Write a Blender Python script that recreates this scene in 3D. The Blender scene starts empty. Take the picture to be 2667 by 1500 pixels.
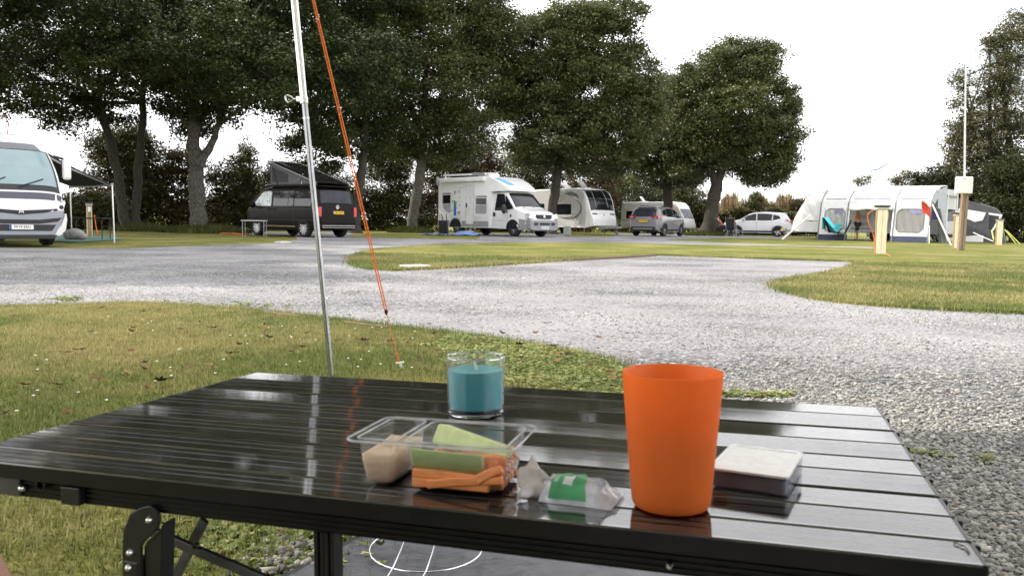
import bpy, bmesh, math, random
import numpy as np
from mathutils import Vector, Matrix
SC = bpy.context.scene
COL = SC.collection
R = math.radians
random.seed(7)
RNG = np.random.default_rng(11)

# ------------------------------------------------------------------ camera
F, W, H = 2100.0, 2667.0, 1500.0          # focal length in pixels of a 2667 x 1500 picture
PITCH, ROLL, EYE = math.atan(173/F), R(1.0), 0.74
cf = Vector((0, math.cos(PITCH), -math.sin(PITCH)))
u0 = Vector((0, math.sin(PITCH), math.cos(PITCH)))
r0 = Vector((1, 0, 0))
cr = r0*math.cos(ROLL) + u0*math.sin(ROLL)
cu = u0*math.cos(ROLL) - r0*math.sin(ROLL)
CP = Vector((0, 0, EYE))
cam = bpy.data.cameras.new('camera'); camo = bpy.data.objects.new('camera', cam); COL.objects.link(camo)
camo.matrix_world = Matrix(((cr.x, cu.x, -cf.x, CP.x), (cr.y, cu.y, -cf.y, CP.y), (cr.z, cu.z, -cf.z, CP.z), (0, 0, 0, 1)))
cam.sensor_width = 36.0; cam.lens = 36.0*F/W; cam.clip_start = 0.02; cam.clip_end = 2000
cam.dof.use_dof = True; cam.dof.focus_distance = 3.2; cam.dof.aperture_fstop = 15
SC.camera = camo

# ------------------------------------------------------------------ world, sun, exposure
SUN_AZ, SUN_EL = R(284), R(39)            # azimuth clockwise from +y: the sun stands to the left, beyond the trees
wo = bpy.data.worlds.new('World'); SC.world = wo; wo.use_nodes = True
nt = wo.node_tree; bg = nt.nodes['Background']
sky = nt.nodes.new('ShaderNodeTexSky'); sky.sky_type = 'NISHITA'; sky.sun_disc = False
sky.sun_elevation = SUN_EL; sky.sun_rotation = SUN_AZ; sky.air_density = 1.3; sky.dust_density = 2.5
tc = nt.nodes.new('ShaderNodeTexCoord')
nz = nt.nodes.new('ShaderNodeTexNoise'); nz.inputs['Scale'].default_value = 2.6; nz.inputs['Detail'].default_value = 6; nz.inputs['Roughness'].default_value = .6
mp = nt.nodes.new('ShaderNodeMapping'); mp.inputs['Scale'].default_value = (1, 1, 2.6)
ra = nt.nodes.new('ShaderNodeValToRGB'); ra.color_ramp.elements[0].position = .30; ra.color_ramp.elements[1].position = .47
mx = nt.nodes.new('ShaderNodeMixRGB'); mx.inputs[2].default_value = (15, 14.9, 15.2, 1)
nt.links.new(tc.outputs['Generated'], mp.inputs[0]); nt.links.new(mp.outputs[0], nz.inputs['Vector'])
nt.links.new(nz.outputs['Fac'], ra.inputs[0]); nt.links.new(ra.outputs[0], mx.inputs[0])
nt.links.new(sky.outputs[0], mx.inputs[1]); nt.links.new(mx.outputs[0], bg.inputs[0])
bg.inputs[1].default_value = 0.10
sl = bpy.data.lights.new('sun', 'SUN'); sl.energy = 3.6; sl.angle = R(0.6); sl.color = (1, .94, .84)
so = bpy.data.objects.new('sun', sl); COL.objects.link(so)
sd = Vector((math.sin(SUN_AZ)*math.cos(SUN_EL), math.cos(SUN_AZ)*math.cos(SUN_EL), math.sin(SUN_EL)))
so.rotation_euler = sd.to_track_quat('Z', 'Y').to_euler(); so.location = sd*60
SC.view_settings.view_transform = 'Standard'; SC.view_settings.look = 'None'; SC.view_settings.gamma = 1
SC.view_settings.exposure = 0.68
SC.cycles.max_bounces = 10; SC.cycles.transparent_max_bounces = 24
SC.cycles.caustics_reflective = False; SC.cycles.caustics_refractive = False
SC.cycles.sample_clamp_indirect = 6
try: SC.cycles.use_denoising = True
except Exception: pass

# ------------------------------------------------------------------ where a pixel's ray meets the place
def ray(x, y): return cf*F + cr*(x-W/2) - cu*(y-H/2)
def G(x, y, z=0.0):                       # on the ground
    d = ray(x, y); return CP + d*((z-EYE)/d.z)
def D(x, y, Y):                           # at depth Y
    d = ray(x, y); return CP + d*(Y/d.y)
def GX(x, Y):                             # ground point at depth Y under picture column x
    z0 = D(x, 600, Y); z1 = D(x, 640, Y)
    y = 600 + 40*(z0.z)/(z0.z-z1.z)
    p = D(x, y, Y); return Vector((p.x, p.y, 0))
# table frame: axes found from the table's own vanishing points
ey_ = ray(1986, 617).normalized(); ex_ = (-ray(-5534, 621)).normalized()
ey_ = (ey_ - ex_*ey_.dot(ex_)).normalized(); en_ = ex_.cross(ey_)
HP = 0.215
def TF(a, b, c=0.0): return CP - en_*(HP-c) + ex_*a + ey_*b
def TAB(x, y, off=0.0):
    d = ray(x, y); q = d*(-(HP-off)/d.dot(en_)); return (q.dot(ex_), q.dot(ey_))
def TM(a, b, c=0.0, rot=0.0):
    M = Matrix(((ex_.x, ey_.x, en_.x, 0), (ex_.y, ey_.y, en_.y, 0), (ex_.z, ey_.z, en_.z, 0), (0, 0, 0, 1)))
    return Matrix.Translation(TF(a, b, c)) @ M @ Matrix.Rotation(rot, 4, 'Z')

# ------------------------------------------------------------------ naming
def tag(o, label, cat, group=None, kind=None):
    o['label'] = label; o['category'] = cat
    if group: o['group'] = group
    if kind: o['kind'] = kind
    return o
def thing(name, label, cat, M=None, group=None):
    o = bpy.data.objects.new(name, None); COL.objects.link(o); o.empty_display_size = .1
    if M is not None:
        o.matrix_world = M if isinstance(M, Matrix) else Matrix.Translation(Vector(M))
    return tag(o, label, cat, group)
def PL(px, Y, head, s=1.0, z=0.0):        # placement on the ground: local +x turned by head (degrees from +x, anticlockwise)
    p = GX(px, Y); p.z = z
    return Matrix.Translation(p) @ Matrix.Rotation(R(head), 4, 'Z') @ Matrix.Scale(s, 4)
def dup(root, M, label=None, group=None):
    r = root.copy(); COL.objects.link(r); r.matrix_world = M
    if label: r['label'] = label
    if group: r['group'] = group
    for ch in list(root.children):
        c = ch.copy(); COL.objects.link(c); c.parent = r
        for g in list(ch.children):
            d = g.copy(); COL.objects.link(d); d.parent = c
    return r

# ------------------------------------------------------------------ materials
_M = {}
def nodes(name):
    m = bpy.data.materials.new(name); m.use_nodes = True
    t = m.node_tree; return m, t, t.nodes['Principled BSDF'], t.nodes.new, t.links.new
def noise(t, scale, detail=3, vec=None, rough=.55):
    n = t.nodes.new('ShaderNodeTexNoise'); n.inputs['Scale'].default_value = scale; n.inputs['Detail'].default_value = detail; n.inputs['Roughness'].default_value = rough
    if vec is not None: t.links.new(vec, n.inputs['Vector'])
    return n
def ramp(t, src, stops, interp='LINEAR'):
    r = t.nodes.new('ShaderNodeValToRGB'); cr_ = r.color_ramp; cr_.interpolation = interp
    while len(cr_.elements) < len(stops): cr_.elements.new(.5)
    for e, (p, c) in zip(cr_.elements, stops): e.position = p; e.color = (c[0], c[1], c[2], 1)
    t.links.new(src, r.inputs[0]); return r
def mat(name, col, rough=.5, metal=0.0, var=.12, scale=6.0, bump=0.0, bscale=60.0, coat=0.0, spec=.5, trans=0.0, ior=1.45, alpha=1.0, sss=0.0, stretch=None):
    if name in _M: return _M[name]
    m, t, b, N, L = nodes(name); _M[name] = m
    tcn = N('ShaderNodeTexCoord'); vec = tcn.outputs['Object']
    if stretch:
        mpn = N('ShaderNodeMapping'); mpn.inputs['Scale'].default_value = stretch; L(vec, mpn.inputs[0]); vec = mpn.outputs[0]
    n = noise(t, scale, 4, vec)
    lo = [c*(1-var) for c in col]; hi = [min(1, c*(1+var)) for c in col]
    r = ramp(t, n.outputs['Fac'], [(.3, lo), (.7, hi)])
    L(r.outputs[0], b.inputs['Base Color'])
    b.inputs['Roughness'].default_value = rough; b.inputs['Metallic'].default_value = metal
    b.inputs['Specular IOR Level'].default_value = spec
    b.inputs['Coat Weight'].default_value = coat; b.inputs['Coat Roughness'].default_value = .06
    b.inputs['Transmission Weight'].default_value = trans; b.inputs['IOR'].default_value = ior; b.inputs['Alpha'].default_value = alpha
    if sss: b.inputs['Subsurface Weight'].default_value = sss; b.inputs['Subsurface Radius'].default_value = (.01, .006, .004)
    if bump:
        n2 = noise(t, bscale, 4, vec); bp = N('ShaderNodeBump'); bp.inputs['Strength'].default_value = bump; bp.inputs['Distance'].default_value = .01
        L(n2.outputs['Fac'], bp.inputs['Height']); L(bp.outputs[0], b.inputs['Normal'])
    return m
def clear(name, tint=(.95, .97, .98), milky=.06, rough=.06, gloss=.9, milk=(.9, .92, .95)):
    """thin clear plastic or film: see-through, glossy at grazing angles, a little milky"""
    if name in _M: return _M[name]
    m, t, b, N, L = nodes(name); _M[name] = m; t.nodes.remove(b); out = t.nodes['Material Output']
    tr = N('ShaderNodeBsdfTransparent'); tr.inputs[0].default_value = (*tint, 1)
    gl = N('ShaderNodeBsdfGlossy'); gl.inputs['Roughness'].default_value = rough
    df = N('ShaderNodeBsdfDiffuse'); df.inputs[0].default_value = (*milk, 1)
    tl = N('ShaderNodeBsdfTranslucent'); tl.inputs[0].default_value = (*milk, 1)
    ad = N('ShaderNodeMixShader'); ad.inputs[0].default_value = .45; L(df.outputs[0], ad.inputs[1]); L(tl.outputs[0], ad.inputs[2])
    m1 = N('ShaderNodeMixShader'); tcn = N('ShaderNodeTexCoord'); nn = noise(t, 45, 2, tcn.outputs['Object'])
    mm = N('ShaderNodeMath'); mm.operation = 'MULTIPLY'; mm.inputs[1].default_value = milky*2; L(nn.outputs['Fac'], mm.inputs[0]); L(mm.outputs[0], m1.inputs[0])
    L(tr.outputs[0], m1.inputs[1]); L(ad.outputs[0], m1.inputs[2])
    fr = N('ShaderNodeLayerWeight'); fr.inputs[0].default_value = .5; pw = N('ShaderNodeMath'); pw.operation = 'POWER'; pw.inputs[1].default_value = 4.5; L(fr.outputs['Facing'], pw.inputs[0])
    mf = N('ShaderNodeMath'); mf.operation = 'MULTIPLY_ADD'; mf.inputs[1].default_value = .75*gloss; mf.inputs[2].default_value = .045*gloss; L(pw.outputs[0], mf.inputs[0])
    m2 = N('ShaderNodeMixShader'); L(mf.outputs[0], m2.inputs[0]); L(m1.outputs[0], m2.inputs[1]); L(gl.outputs[0], m2.inputs[2]); L(m2.outputs[0], out.inputs[0])
    return m
def leafmat(name, stops, transl=.25, rough=.55, spec=.25, var_scale=.6):
    if name in _M: return _M[name]
    m, t, b, N, L = nodes(name); _M[name] = m; out = t.nodes['Material Output']
    ge = N('ShaderNodeNewGeometry'); r = ramp(t, ge.outputs['Random Per Island'], stops)
    tcn = N('ShaderNodeTexCoord'); n = noise(t, var_scale, 3, tcn.outputs['Object'])
    mxn = N('ShaderNodeMixRGB'); mxn.blend_type = 'MULTIPLY'; mxn.inputs[0].default_value = 1
    r2 = ramp(t, n.outputs['Fac'], [(.3, (.72, .76, .72)), (.7, (1.25, 1.2, 1.1))])
    L(r.outputs[0], mxn.inputs[1]); L(r2.outputs[0], mxn.inputs[2]); L(mxn.outputs[0], b.inputs['Base Color'])
    b.inputs['Roughness'].default_value = rough; b.inputs['Specular IOR Level'].default_value = spec
    tl = N('ShaderNodeBsdfTranslucent'); L(mxn.outputs[0], tl.inputs[0])
    ms = N('ShaderNodeMixShader'); ms.inputs[0].default_value = transl; L(b.outputs[0], ms.inputs[1]); L(tl.outputs[0], ms.inputs[2]); L(ms.outputs[0], out.inputs[0])
    return m

# ------------------------------------------------------------------ mesh building
class MB:
    def __init__(s): s.v = []; s.f = []; s.m = []
    def add(s, vs, fs, mi=0):
        o = len(s.v); s.v += [tuple(v) for v in vs]
        for f in fs: s.f.append(tuple(i+o for i in f)); s.m.append(mi)
        return s
    def box(s, c, d, rot=None, mi=0):
        c = Vector(c); x, y, z = d[0]/2, d[1]/2, d[2]/2
        P = [Vector(p) for p in ((-x,-y,-z),(x,-y,-z),(x,y,-z),(-x,y,-z),(-x,-y,z),(x,-y,z),(x,y,z),(-x,y,z))]
        if rot is not None: P = [rot @ p for p in P]
        return s.add([p+c for p in P], [(0,3,2,1),(4,5,6,7),(0,1,5,4),(1,2,6,5),(2,3,7,6),(3,0,4,7)], mi)
    def bar(s, p0, p1, w, h, up=(0,0,1), mi=0):
        p0, p1 = Vector(p0), Vector(p1); d = (p1-p0); L = d.length; d.normalize()
        u = Vector(up); sx = d.cross(u)
        if sx.length < 1e-4: sx = d.cross(Vector((0,1,0)))
        sx.normalize(); uu = sx.cross(d)
        rot = Matrix((d, sx, uu)).transposed()
        return s.box((p0+p1)/2, (L, w, h), rot, mi)
    def tube(s, pts, r, n=8, cap=True, mi=0, close=False):
        pts = [Vector(p) for p in pts]; k = len(pts)
        rs = list(r) if hasattr(r, '__len__') else [r]*k
        o = []; prev = None
        for i, p in enumerate(pts):
            if close: t = pts[(i+1) % k]-pts[i-1]
            else: t = pts[min(i+1, k-1)]-pts[max(i-1, 0)]
            t.normalize()
            if prev is None: a = t.cross(Vector((0,0,1))) if abs(t.z) < .95 else t.cross(Vector((1,0,0)))
            else: a = prev - t*prev.dot(t)
            a.normalize(); prev = a; b = t.cross(a)
            for j in range(n):
                an = 2*math.pi*j/n; o.append(p + (a*math.cos(an)+b*math.sin(an))*rs[i])
        fs = []
        for i in range(k if close else k-1):
            i2 = (i+1) % k
            for j in range(n): fs.append((i*n+j, i*n+(j+1) % n, i2*n+(j+1) % n, i2*n+j))
        if cap and not close: fs.append(tuple(range(n-1,-1,-1))); fs.append(tuple((k-1)*n+j for j in range(n)))
        return s.add(o, fs, mi)
    def lathe(s, prof, n=32, c=(0,0,0), axis='z', mi=0, closed=False):
        c = Vector(c); o = []
        for (r, z) in prof:
            for j in range(n):
                a = 2*math.pi*j/n; x, y = r*math.cos(a), r*math.sin(a)
                o.append(c + (Vector((x, y, z)) if axis == 'z' else Vector((x, z, -y)) if axis == 'y' else Vector((z, x, y))))
        fs = []; k = len(prof)
        for i in range(k if closed else k-1):
            i2 = (i+1) % k
            for j in range(n): fs.append((i*n+j, i*n+(j+1) % n, i2*n+(j+1) % n, i2*n+j))
        return s.add(o, fs, mi)
    def prism(s, poly, a0, a1, axis='y', mi=0):
        """poly in the two other axes (x,z) / (y,z) / (x,y), extruded from a0 to a1"""
        n = len(poly)
        def P(p, a): return (p[0], a, p[1]) if axis == 'y' else (a, p[0], p[1]) if axis == 'x' else (p[0], p[1], a)
        vs = [P(p, a0) for p in poly] + [P(p, a1) for p in poly]
        fs = [tuple(range(n)), tuple(range(2*n-1, n-1, -1))] + [(i, (i+1) % n, n+(i+1) % n, n+i) for i in range(n)]
        return s.add(vs, fs, mi)
    def grid(s, fn, nu, nv, mi=0):
        vs = [fn(i/nu, j/nv) for i in range(nu+1) for j in range(nv+1)]
        fs = [(i*(nv+1)+j, (i+1)*(nv+1)+j, (i+1)*(nv+1)+j+1, i*(nv+1)+j+1) for i in range(nu) for j in range(nv)]
        return s.add(vs, fs, mi)
    def ico(s, c, r, sub=2, mi=0, jit=0):
        bm = bmesh.new(); bmesh.ops.create_icosphere(bm, subdivisions=sub, radius=1)
        rr = r if hasattr(r, '__len__') else (r, r, r)
        vs = []
        for v in bm.verts:
            k = 1 + random.uniform(-jit, jit)
            vs.append((c[0]+v.co.x*rr[0]*k, c[1]+v.co.y*rr[1]*k, c[2]+v.co.z*rr[2]*k))
        fs = [tuple(v.index for v in f.verts) for f in bm.faces]; bm.free()
        return s.add(vs, fs, mi)
    def build(s, name, m, parent=None, M=None, smooth=False, bevel=0.0, fix=True, solid=0.0, sub=0):
        me = bpy.data.meshes.new(name); me.from_pydata(s.v, [], s.f)
        ms = m if isinstance(m, (list, tuple)) else [m]
        for q in ms: me.materials.append(q)
        if len(ms) > 1: me.polygons.foreach_set('material_index', s.m)
        if fix:
            bm = bmesh.new(); bm.from_mesh(me); bmesh.ops.recalc_face_normals(bm, faces=bm.faces); bm.to_mesh(me); bm.free()
        if smooth: 
            me.polygons.foreach_set('use_smooth', [True]*len(me.polygons))
            if smooth != 'all': me.set_sharp_from_angle(angle=R(38))
        me.update()
        o = bpy.data.objects.new(name, me); COL.objects.link(o)
        if parent: o.parent = parent
        elif M is not None: o.matrix_world = M
        if solid:
            sm = o.modifiers.new('solid', 'SOLIDIFY'); sm.thickness = solid; sm.offset = 0
        if bevel:
            bv = o.modifiers.new('bevel', 'BEVEL'); bv.width = bevel; bv.segments = 2; bv.limit_method = 'ANGLE'; bv.angle_limit = R(40)
        if sub:
            sb = o.modifiers.new('sub', 'SUBSURF'); sb.levels = sub; sb.render_levels = sub
        return o
def npmesh(name, verts, k, m, parent=None, M=None, faces=None, smooth=False):
    """verts (n*k, 3): n separate k-cornered faces, or an explicit (f, k) face array"""
    me = bpy.data.meshes.new(name); verts = np.ascontiguousarray(verts, dtype=np.float32)
    nv = len(verts)
    if faces is None: faces = np.arange(nv, dtype=np.int32).reshape(-1, k)
    nf = len(faces)
    me.vertices.add(nv); me.vertices.foreach_set('co', verts.ravel())
    me.loops.add(nf*k); me.loops.foreach_set('vertex_index', np.ascontiguousarray(faces, dtype=np.int32).ravel())
    me.polygons.add(nf); me.polygons.foreach_set('loop_start', np.arange(0, nf*k, k, dtype=np.int32))
    try: me.polygons.foreach_set('loop_total', np.full(nf, k, dtype=np.int32))
    except Exception: pass
    if smooth: me.polygons.foreach_set('use_smooth', np.ones(nf, dtype=bool))
    me.materials.append(m); me.update(calc_edges=True); me.validate()
    o = bpy.data.objects.new(name, me); COL.objects.link(o)
    if parent: o.parent = parent
    elif M is not None: o.matrix_world = M
    return o
def text(name, body, size, m, parent, M, extrude=.002):
    cu_ = bpy.data.curves.new(name, 'FONT'); cu_.body = body; cu_.size = size; cu_.align_x = 'CENTER'; cu_.align_y = 'CENTER'; cu_.extrude = extrude
    o = bpy.data.objects.new(name, cu_); COL.objects.link(o)
    me = bpy.data.meshes.new_from_object(o.evaluated_get(bpy.context.evaluated_depsgraph_get()))
    bpy.data.objects.remove(o); me.name = name; me.transform(M); me.materials.clear(); me.materials.append(m)
    q = bpy.data.objects.new(name, me); COL.objects.link(q); q.parent = parent
    return q
def inpoly(P, poly):
    x, y = P[:, 0], P[:, 1]; c = np.zeros(len(P), bool); n = len(poly); j = n-1
    for i in range(n):
        xi, yi = poly[i][0], poly[i][1]; xj, yj = poly[j][0], poly[j][1]
        with np.errstate(divide='ignore', invalid='ignore'):
            hit = ((yi > y) != (yj > y)) & (x < (xj-xi)*(y-yi)/(yj-yi+1e-12)+xi)
        c ^= hit; j = i
    return c
def smooth_poly(P, it=2):
    for _ in range(it):
        Q = []
        for i in range(len(P)):
            a, b = P[i], P[(i+1) % len(P)]
            Q += [a*.75+b*.25, a*.25+b*.75]
        P = Q
    return P
def eul(x=0, y=0, z=0):
    return (Matrix.Rotation(R(z), 3, 'Z') @ Matrix.Rotation(R(y), 3, 'Y') @ Matrix.Rotation(R(x), 3, 'X'))
# ================================================================== GROUND
def grassground():
    m, t, b, N, L = nodes('lawn'); tcn = N('ShaderNodeTexCoord'); v = tcn.outputs['Object']
    n1 = noise(t, .55, 4, v); n2 = noise(t, 9, 5, v, .7); n3 = noise(t, 160, 3, v, .7)
    a = ramp(t, n1.outputs['Fac'], [(.36, (.125, .155, .038)), (.52, (.195, .20, .065)), (.66, (.29, .25, .11))])
    c = ramp(t, n2.outputs['Fac'], [(.3, (.62, .66, .55)), (.7, (1.3, 1.25, 1.2))])
    d = ramp(t, n3.outputs['Fac'], [(.3, (.45, .48, .4)), (.72, (1.5, 1.45, 1.35))])
    x = N('ShaderNodeMixRGB'); x.blend_type = 'MULTIPLY'; x.inputs[0].default_value = 1; L(a.outputs[0], x.inputs[1]); L(c.outputs[0], x.inputs[2])
    y = N('ShaderNodeMixRGB'); y.blend_type = 'MULTIPLY'; y.inputs[0].default_value = 1; L(x.outputs[0], y.inputs[1]); L(d.outputs[0], y.inputs[2])
    L(y.outputs[0], b.inputs['Base Color']); b.inputs['Roughness'].default_value = .9; b.inputs['Specular IOR Level'].default_value = .1
    bp = N('ShaderNodeBump'); bp.inputs['Strength'].default_value = .8; bp.inputs['Distance'].default_value = .03
    L(n3.outputs['Fac'], bp.inputs['Height']); L(bp.outputs[0], b.inputs['Normal']); return m
def gravelmat():
    m, t, b, N, L = nodes('gravel'); tcn = N('ShaderNodeTexCoord'); v = tcn.outputs['Object']
    wv = noise(t, 14, 2, v); ad = N('ShaderNodeMixRGB'); ad.blend_type = 'ADD'; ad.inputs[0].default_value = .035; L(v, ad.inputs[1]); L(wv.outputs['Color'], ad.inputs[2])
    vo = N('ShaderNodeTexVoronoi'); vo.inputs['Scale'].default_value = 34; L(ad.outputs[0], vo.inputs['Vector'])
    v2 = N('ShaderNodeTexVoronoi'); v2.inputs['Scale'].default_value = 78; L(ad.outputs[0], v2.inputs['Vector'])
    s1 = N('ShaderNodeSeparateXYZ'); L(vo.outputs['Color'], s1.inputs[0]); s2 = N('ShaderNodeSeparateXYZ'); L(v2.outputs['Color'], s2.inputs[0])
    c1 = ramp(t, s1.outputs[0], [(0, (.07, .07, .073)), (.3, (.19, .188, .19)), (.7, (.28, .277, .28)), (1, (.42, .417, .416))])
    c2 = ramp(t, s2.outputs[0], [(0, (.10, .10, .10)), (.5, (.25, .245, .245)), (1, (.42, .41, .405))])
    e1 = ramp(t, vo.outputs['Distance'], [(.25, (1, 1, 1)), (.62, (.30, .30, .31))])
    x = N('ShaderNodeMixRGB'); x.blend_type = 'MULTIPLY'; x.inputs[0].default_value = .9; L(c1.outputs[0], x.inputs[1]); L(e1.outputs[0], x.inputs[2])
    nm = noise(t, .45, 5, v, .6); pm = ramp(t, nm.outputs['Fac'], [(.42, (0, 0, 0)), (.60, (1, 1, 1))])
    mp_ = N('ShaderNodeMapping'); mp_.inputs['Scale'].default_value = (.16, .5, 1); mp_.inputs['Rotation'].default_value = (0, 0, R(28)); L(v, mp_.inputs[0])
    nd = noise(t, 1.0, 4, mp_.outputs[0], .6); pd = ramp(t, nd.outputs['Fac'], [(.48, (0, 0, 0)), (.66, (.75, .75, .75))])
    y = N('ShaderNodeMixRGB'); L(pm.outputs[0], y.inputs[0]); L(x.outputs[0], y.inputs[1]); L(c2.outputs[0], y.inputs[2])
    fine = noise(t, 300, 2, v); cf_ = ramp(t, fine.outputs['Fac'], [(.3, (.215, .208, .208)), (.7, (.335, .325, .33))])
    z = N('ShaderNodeMixRGB'); L(pd.outputs[0], z.inputs[0]); L(y.outputs[0], z.inputs[1]); L(cf_.outputs[0], z.inputs[2])
    L(z.outputs[0], b.inputs['Base Color']); b.inputs['Roughness'].default_value = .85; b.inputs['Specular IOR Level'].default_value = .2
    iv = N('ShaderNodeMath'); iv.operation = 'SUBTRACT'; iv.inputs[0].default_value = 1; L(vo.outputs['Distance'], iv.inputs[1])
    bp = N('ShaderNodeBump'); bp.inputs['Strength'].default_value = .9; bp.inputs['Distance'].default_value = .012
    L(iv.outputs[0], bp.inputs['Height']); L(bp.outputs[0], b.inputs['Normal']); return m
def bladesmat(name, g, s, lo=.44, hi=.6, scale=.55):
    m, t, b, N, L = nodes(name); out = t.nodes['Material Output']; tcn = N('ShaderNodeTexCoord'); v = tcn.outputs['Object']
    ge = N('ShaderNodeNewGeometry'); a = ramp(t, ge.outputs['Random Per Island'], g); c = ramp(t, ge.outputs['Random Per Island'], s)
    n1 = noise(t, scale, 4, v); n2 = noise(t, 7, 3, v); q = N('ShaderNodeMath'); q.operation = 'MULTIPLY_ADD'; q.inputs[1].default_value = .35; L(n2.outputs['Fac'], q.inputs[0]); L(n1.outputs['Fac'], q.inputs[2])
    f = ramp(t, q.outputs[0], [(lo+.17, (0, 0, 0)), (hi+.17, (1, 1, 1))])
    x = N('ShaderNodeMixRGB'); L(f.outputs[0], x.inputs[0]); L(a.outputs[0], x.inputs[1]); L(c.outputs[0], x.inputs[2])
    L(x.outputs[0], b.inputs['Base Color']); b.inputs['Roughness'].default_value = .6; b.inputs['Specular IOR Level'].default_value = .25
    tl = N('ShaderNodeBsdfTranslucent'); L(x.outputs[0], tl.inputs[0]); ms = N('ShaderNodeMixShader'); ms.inputs[0].default_value = .3
    L(b.outputs[0], ms.inputs[1]); L(tl.outputs[0], ms.inputs[2]); L(ms.outputs[0], out.inputs[0]); return m
LAWN = grassground(); GRAV = gravelmat()
EARTH = mat('bare_earth', (.13, .095, .065), .95, var=.4, scale=30, bump=.6)
mb = MB(); mb.grid(lambda u, v: (-450+900*u, -60+660*v, -.012), 12, 12)
o = mb.build('ground', LAWN); o['kind'] = 'structure'

def sheet(name, pts, z, m, depth=0.0, jit=0.0, step=.2):
    P = []
    n = len(pts)
    for i in range(n):
        a, b = Vector(pts[i]).xy, Vector(pts[(i+1) % n]).xy; L_ = (b-a).length
        near = min(a.length, b.length) < 30
        k = max(1, min(400, int(L_/step))) if near else 1
        for j in range(k):
            p = a.lerp(b, j/k)
            if jit and near: p = p + Vector((random.gauss(0, jit), random.gauss(0, jit)))
            P.append(p)
    bm = bmesh.new(); vs = [bm.verts.new((p.x, p.y, z)) for p in P]
    f = bm.faces.new(vs); bmesh.ops.triangulate(bm, faces=[f])
    if depth:
        lo = [bm.verts.new((p.x, p.y, z-depth)) for p in P]
        for i in range(len(P)): bm.faces.new((vs[i], lo[i], lo[(i+1) % len(P)], vs[(i+1) % len(P)]))
    bmesh.ops.recalc_face_normals(bm, faces=bm.faces)
    me = bpy.data.meshes.new(name); bm.to_mesh(me); bm.free(); me.materials.append(m)
    for p in me.polygons:
        if p.normal.z < -.5: p.flip()
    o = bpy.data.objects.new(name, me); COL.objects.link(o); o['kind'] = 'structure'; return o
road = [G(x, y) for x, y in ((-500,640),(0,645),(160,647),(326,647),(466,642),(600,637),(700,634),(745,632),(775,623),(765,616),(625,609),(640,605),(900,604),(925,611),(911,617),(1060,621.5),(1240,623.5),(1252,616),(1245,609),(1465,607),(1475,616.5),(1600,616),(1600,609),(1800,608),(1830,611),(1900,613),(1990,615),(2060,618.5),(2060,621.5),(1990,621),(1900,620),(1800,622),(1735,625),(1800,628.5),(1900,633.5),(2100,640),(2272,643.5),(2275,650))]
road += [Vector((9, 14, 0)), Vector((9, -4, 0)), Vector((-14, -4, 0)), Vector((-26, 12, 0))]
sheet('gravel_road', road, 0.0, GRAV)
NEAR = [G(x, y) for x, y in ((-700,812),(-300,810),(0,806),(180,801),(340,795),(500,803),(640,813),(725,823),(880,841),(1035,860),(1190,880),(1300,893),(1398,911),(1500,930),(1594,963),(1640,1020),(1480,1080),(1260,1150),(1080,1290),(960,1365),(860,1400),(765,1450),(690,1500),(600,1620))]
NEAR += [Vector((-.6, .3, 0)), Vector((-.7, -3, 0)), Vector((-9, -3, 0))]
sheet('near_lawn', NEAR, .022, LAWN, .05, .012, .08)
ISL = [G(x*1.0353, y*1.0353) for x, y in ((890,655),(893,646),(905,640),(930,633),(970,627),(1100,618),(1300,612.5),(1500,612.5),(1700,616),(1900,620),(2100,624),(2197,627),(2350,618),(2900,618),(3400,720),(3300,820),(2800,800),(2576,790),(2400,783),(2200,770),(2060,755),(1990,738),(1957,726),(1950,718),(1980,705),(2080,690),(2150,672),(2165,660),(1900,651),(1650,643),(1620,645),(1500,652),(1250,668),(1080,678),(990,682),(930,678),(905,672),(893,664))]
sheet('island_lawn', ISL, .030, LAWN, .06, .02, .2)

# --- grass blades
def blades(name, poly, box, dens, ln, wd, m, z, fall=None, lean=.6):
    x0, x1, y0, y1 = box; n = int((x1-x0)*(y1-y0)*dens)
    P = RNG.uniform((x0, y0), (x1, y1), (n, 2)); P = P[inpoly(P, poly)]
    if fall is not None: P = P[RNG.random(len(P)) < fall(P)]
    n = len(P); an = RNG.uniform(0, 2*np.pi, n); le = ln*RNG.uniform(.5, 1.35, n); w = wd*RNG.uniform(.6, 1.3, n)
    dx, dy = np.cos(an), np.sin(an); la = RNG.uniform(0, 2*np.pi, n); lm = np.abs(RNG.normal(0, lean, n)).clip(0, 1.4)
    tx, ty, tz = np.sin(lm)*np.cos(la)*le, np.sin(lm)*np.sin(la)*le, np.cos(lm)*le*.9+.003
    V = np.zeros((n, 4, 3), np.float32)
    V[:, 0] = np.stack([P[:, 0]-dx*w/2, P[:, 1]-dy*w/2, np.full(n, z)], 1); V[:, 1] = np.stack([P[:, 0]+dx*w/2, P[:, 1]+dy*w/2, np.full(n, z)], 1)
    V[:, 2] = np.stack([P[:, 0]+tx*.5+dx*w*.4, P[:, 1]+ty*.5+dy*w*.4, z+tz*.62], 1); V[:, 3] = np.stack([P[:, 0]+tx, P[:, 1]+ty, z+tz], 1)
    f = np.arange(n*4).reshape(-1, 4)
    tri = np.concatenate([f[:, [0, 1, 2]], f[:, [0, 2, 3]]])
    o = npmesh(name, V.reshape(-1, 3), 3, m, faces=tri); return o
GB = bladesmat('grass_blade', [(0, (.078, .102, .026)), (.5, (.145, .172, .052)), (1, (.23, .25, .095))], [(0, (.17, .16, .05)), (.5, (.30, .27, .11)), (1, (.46, .40, .21))])
xy = [(p.x, p.y) for p in NEAR]
f1 = lambda P: np.clip(1.25-(P[:, 1]-1.0)/6.0, .22, 1)
o = blades('grass', xy, (-4.6, .9, .8, 7.2), 12500, .023, .0040, GB, .02, f1)
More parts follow.
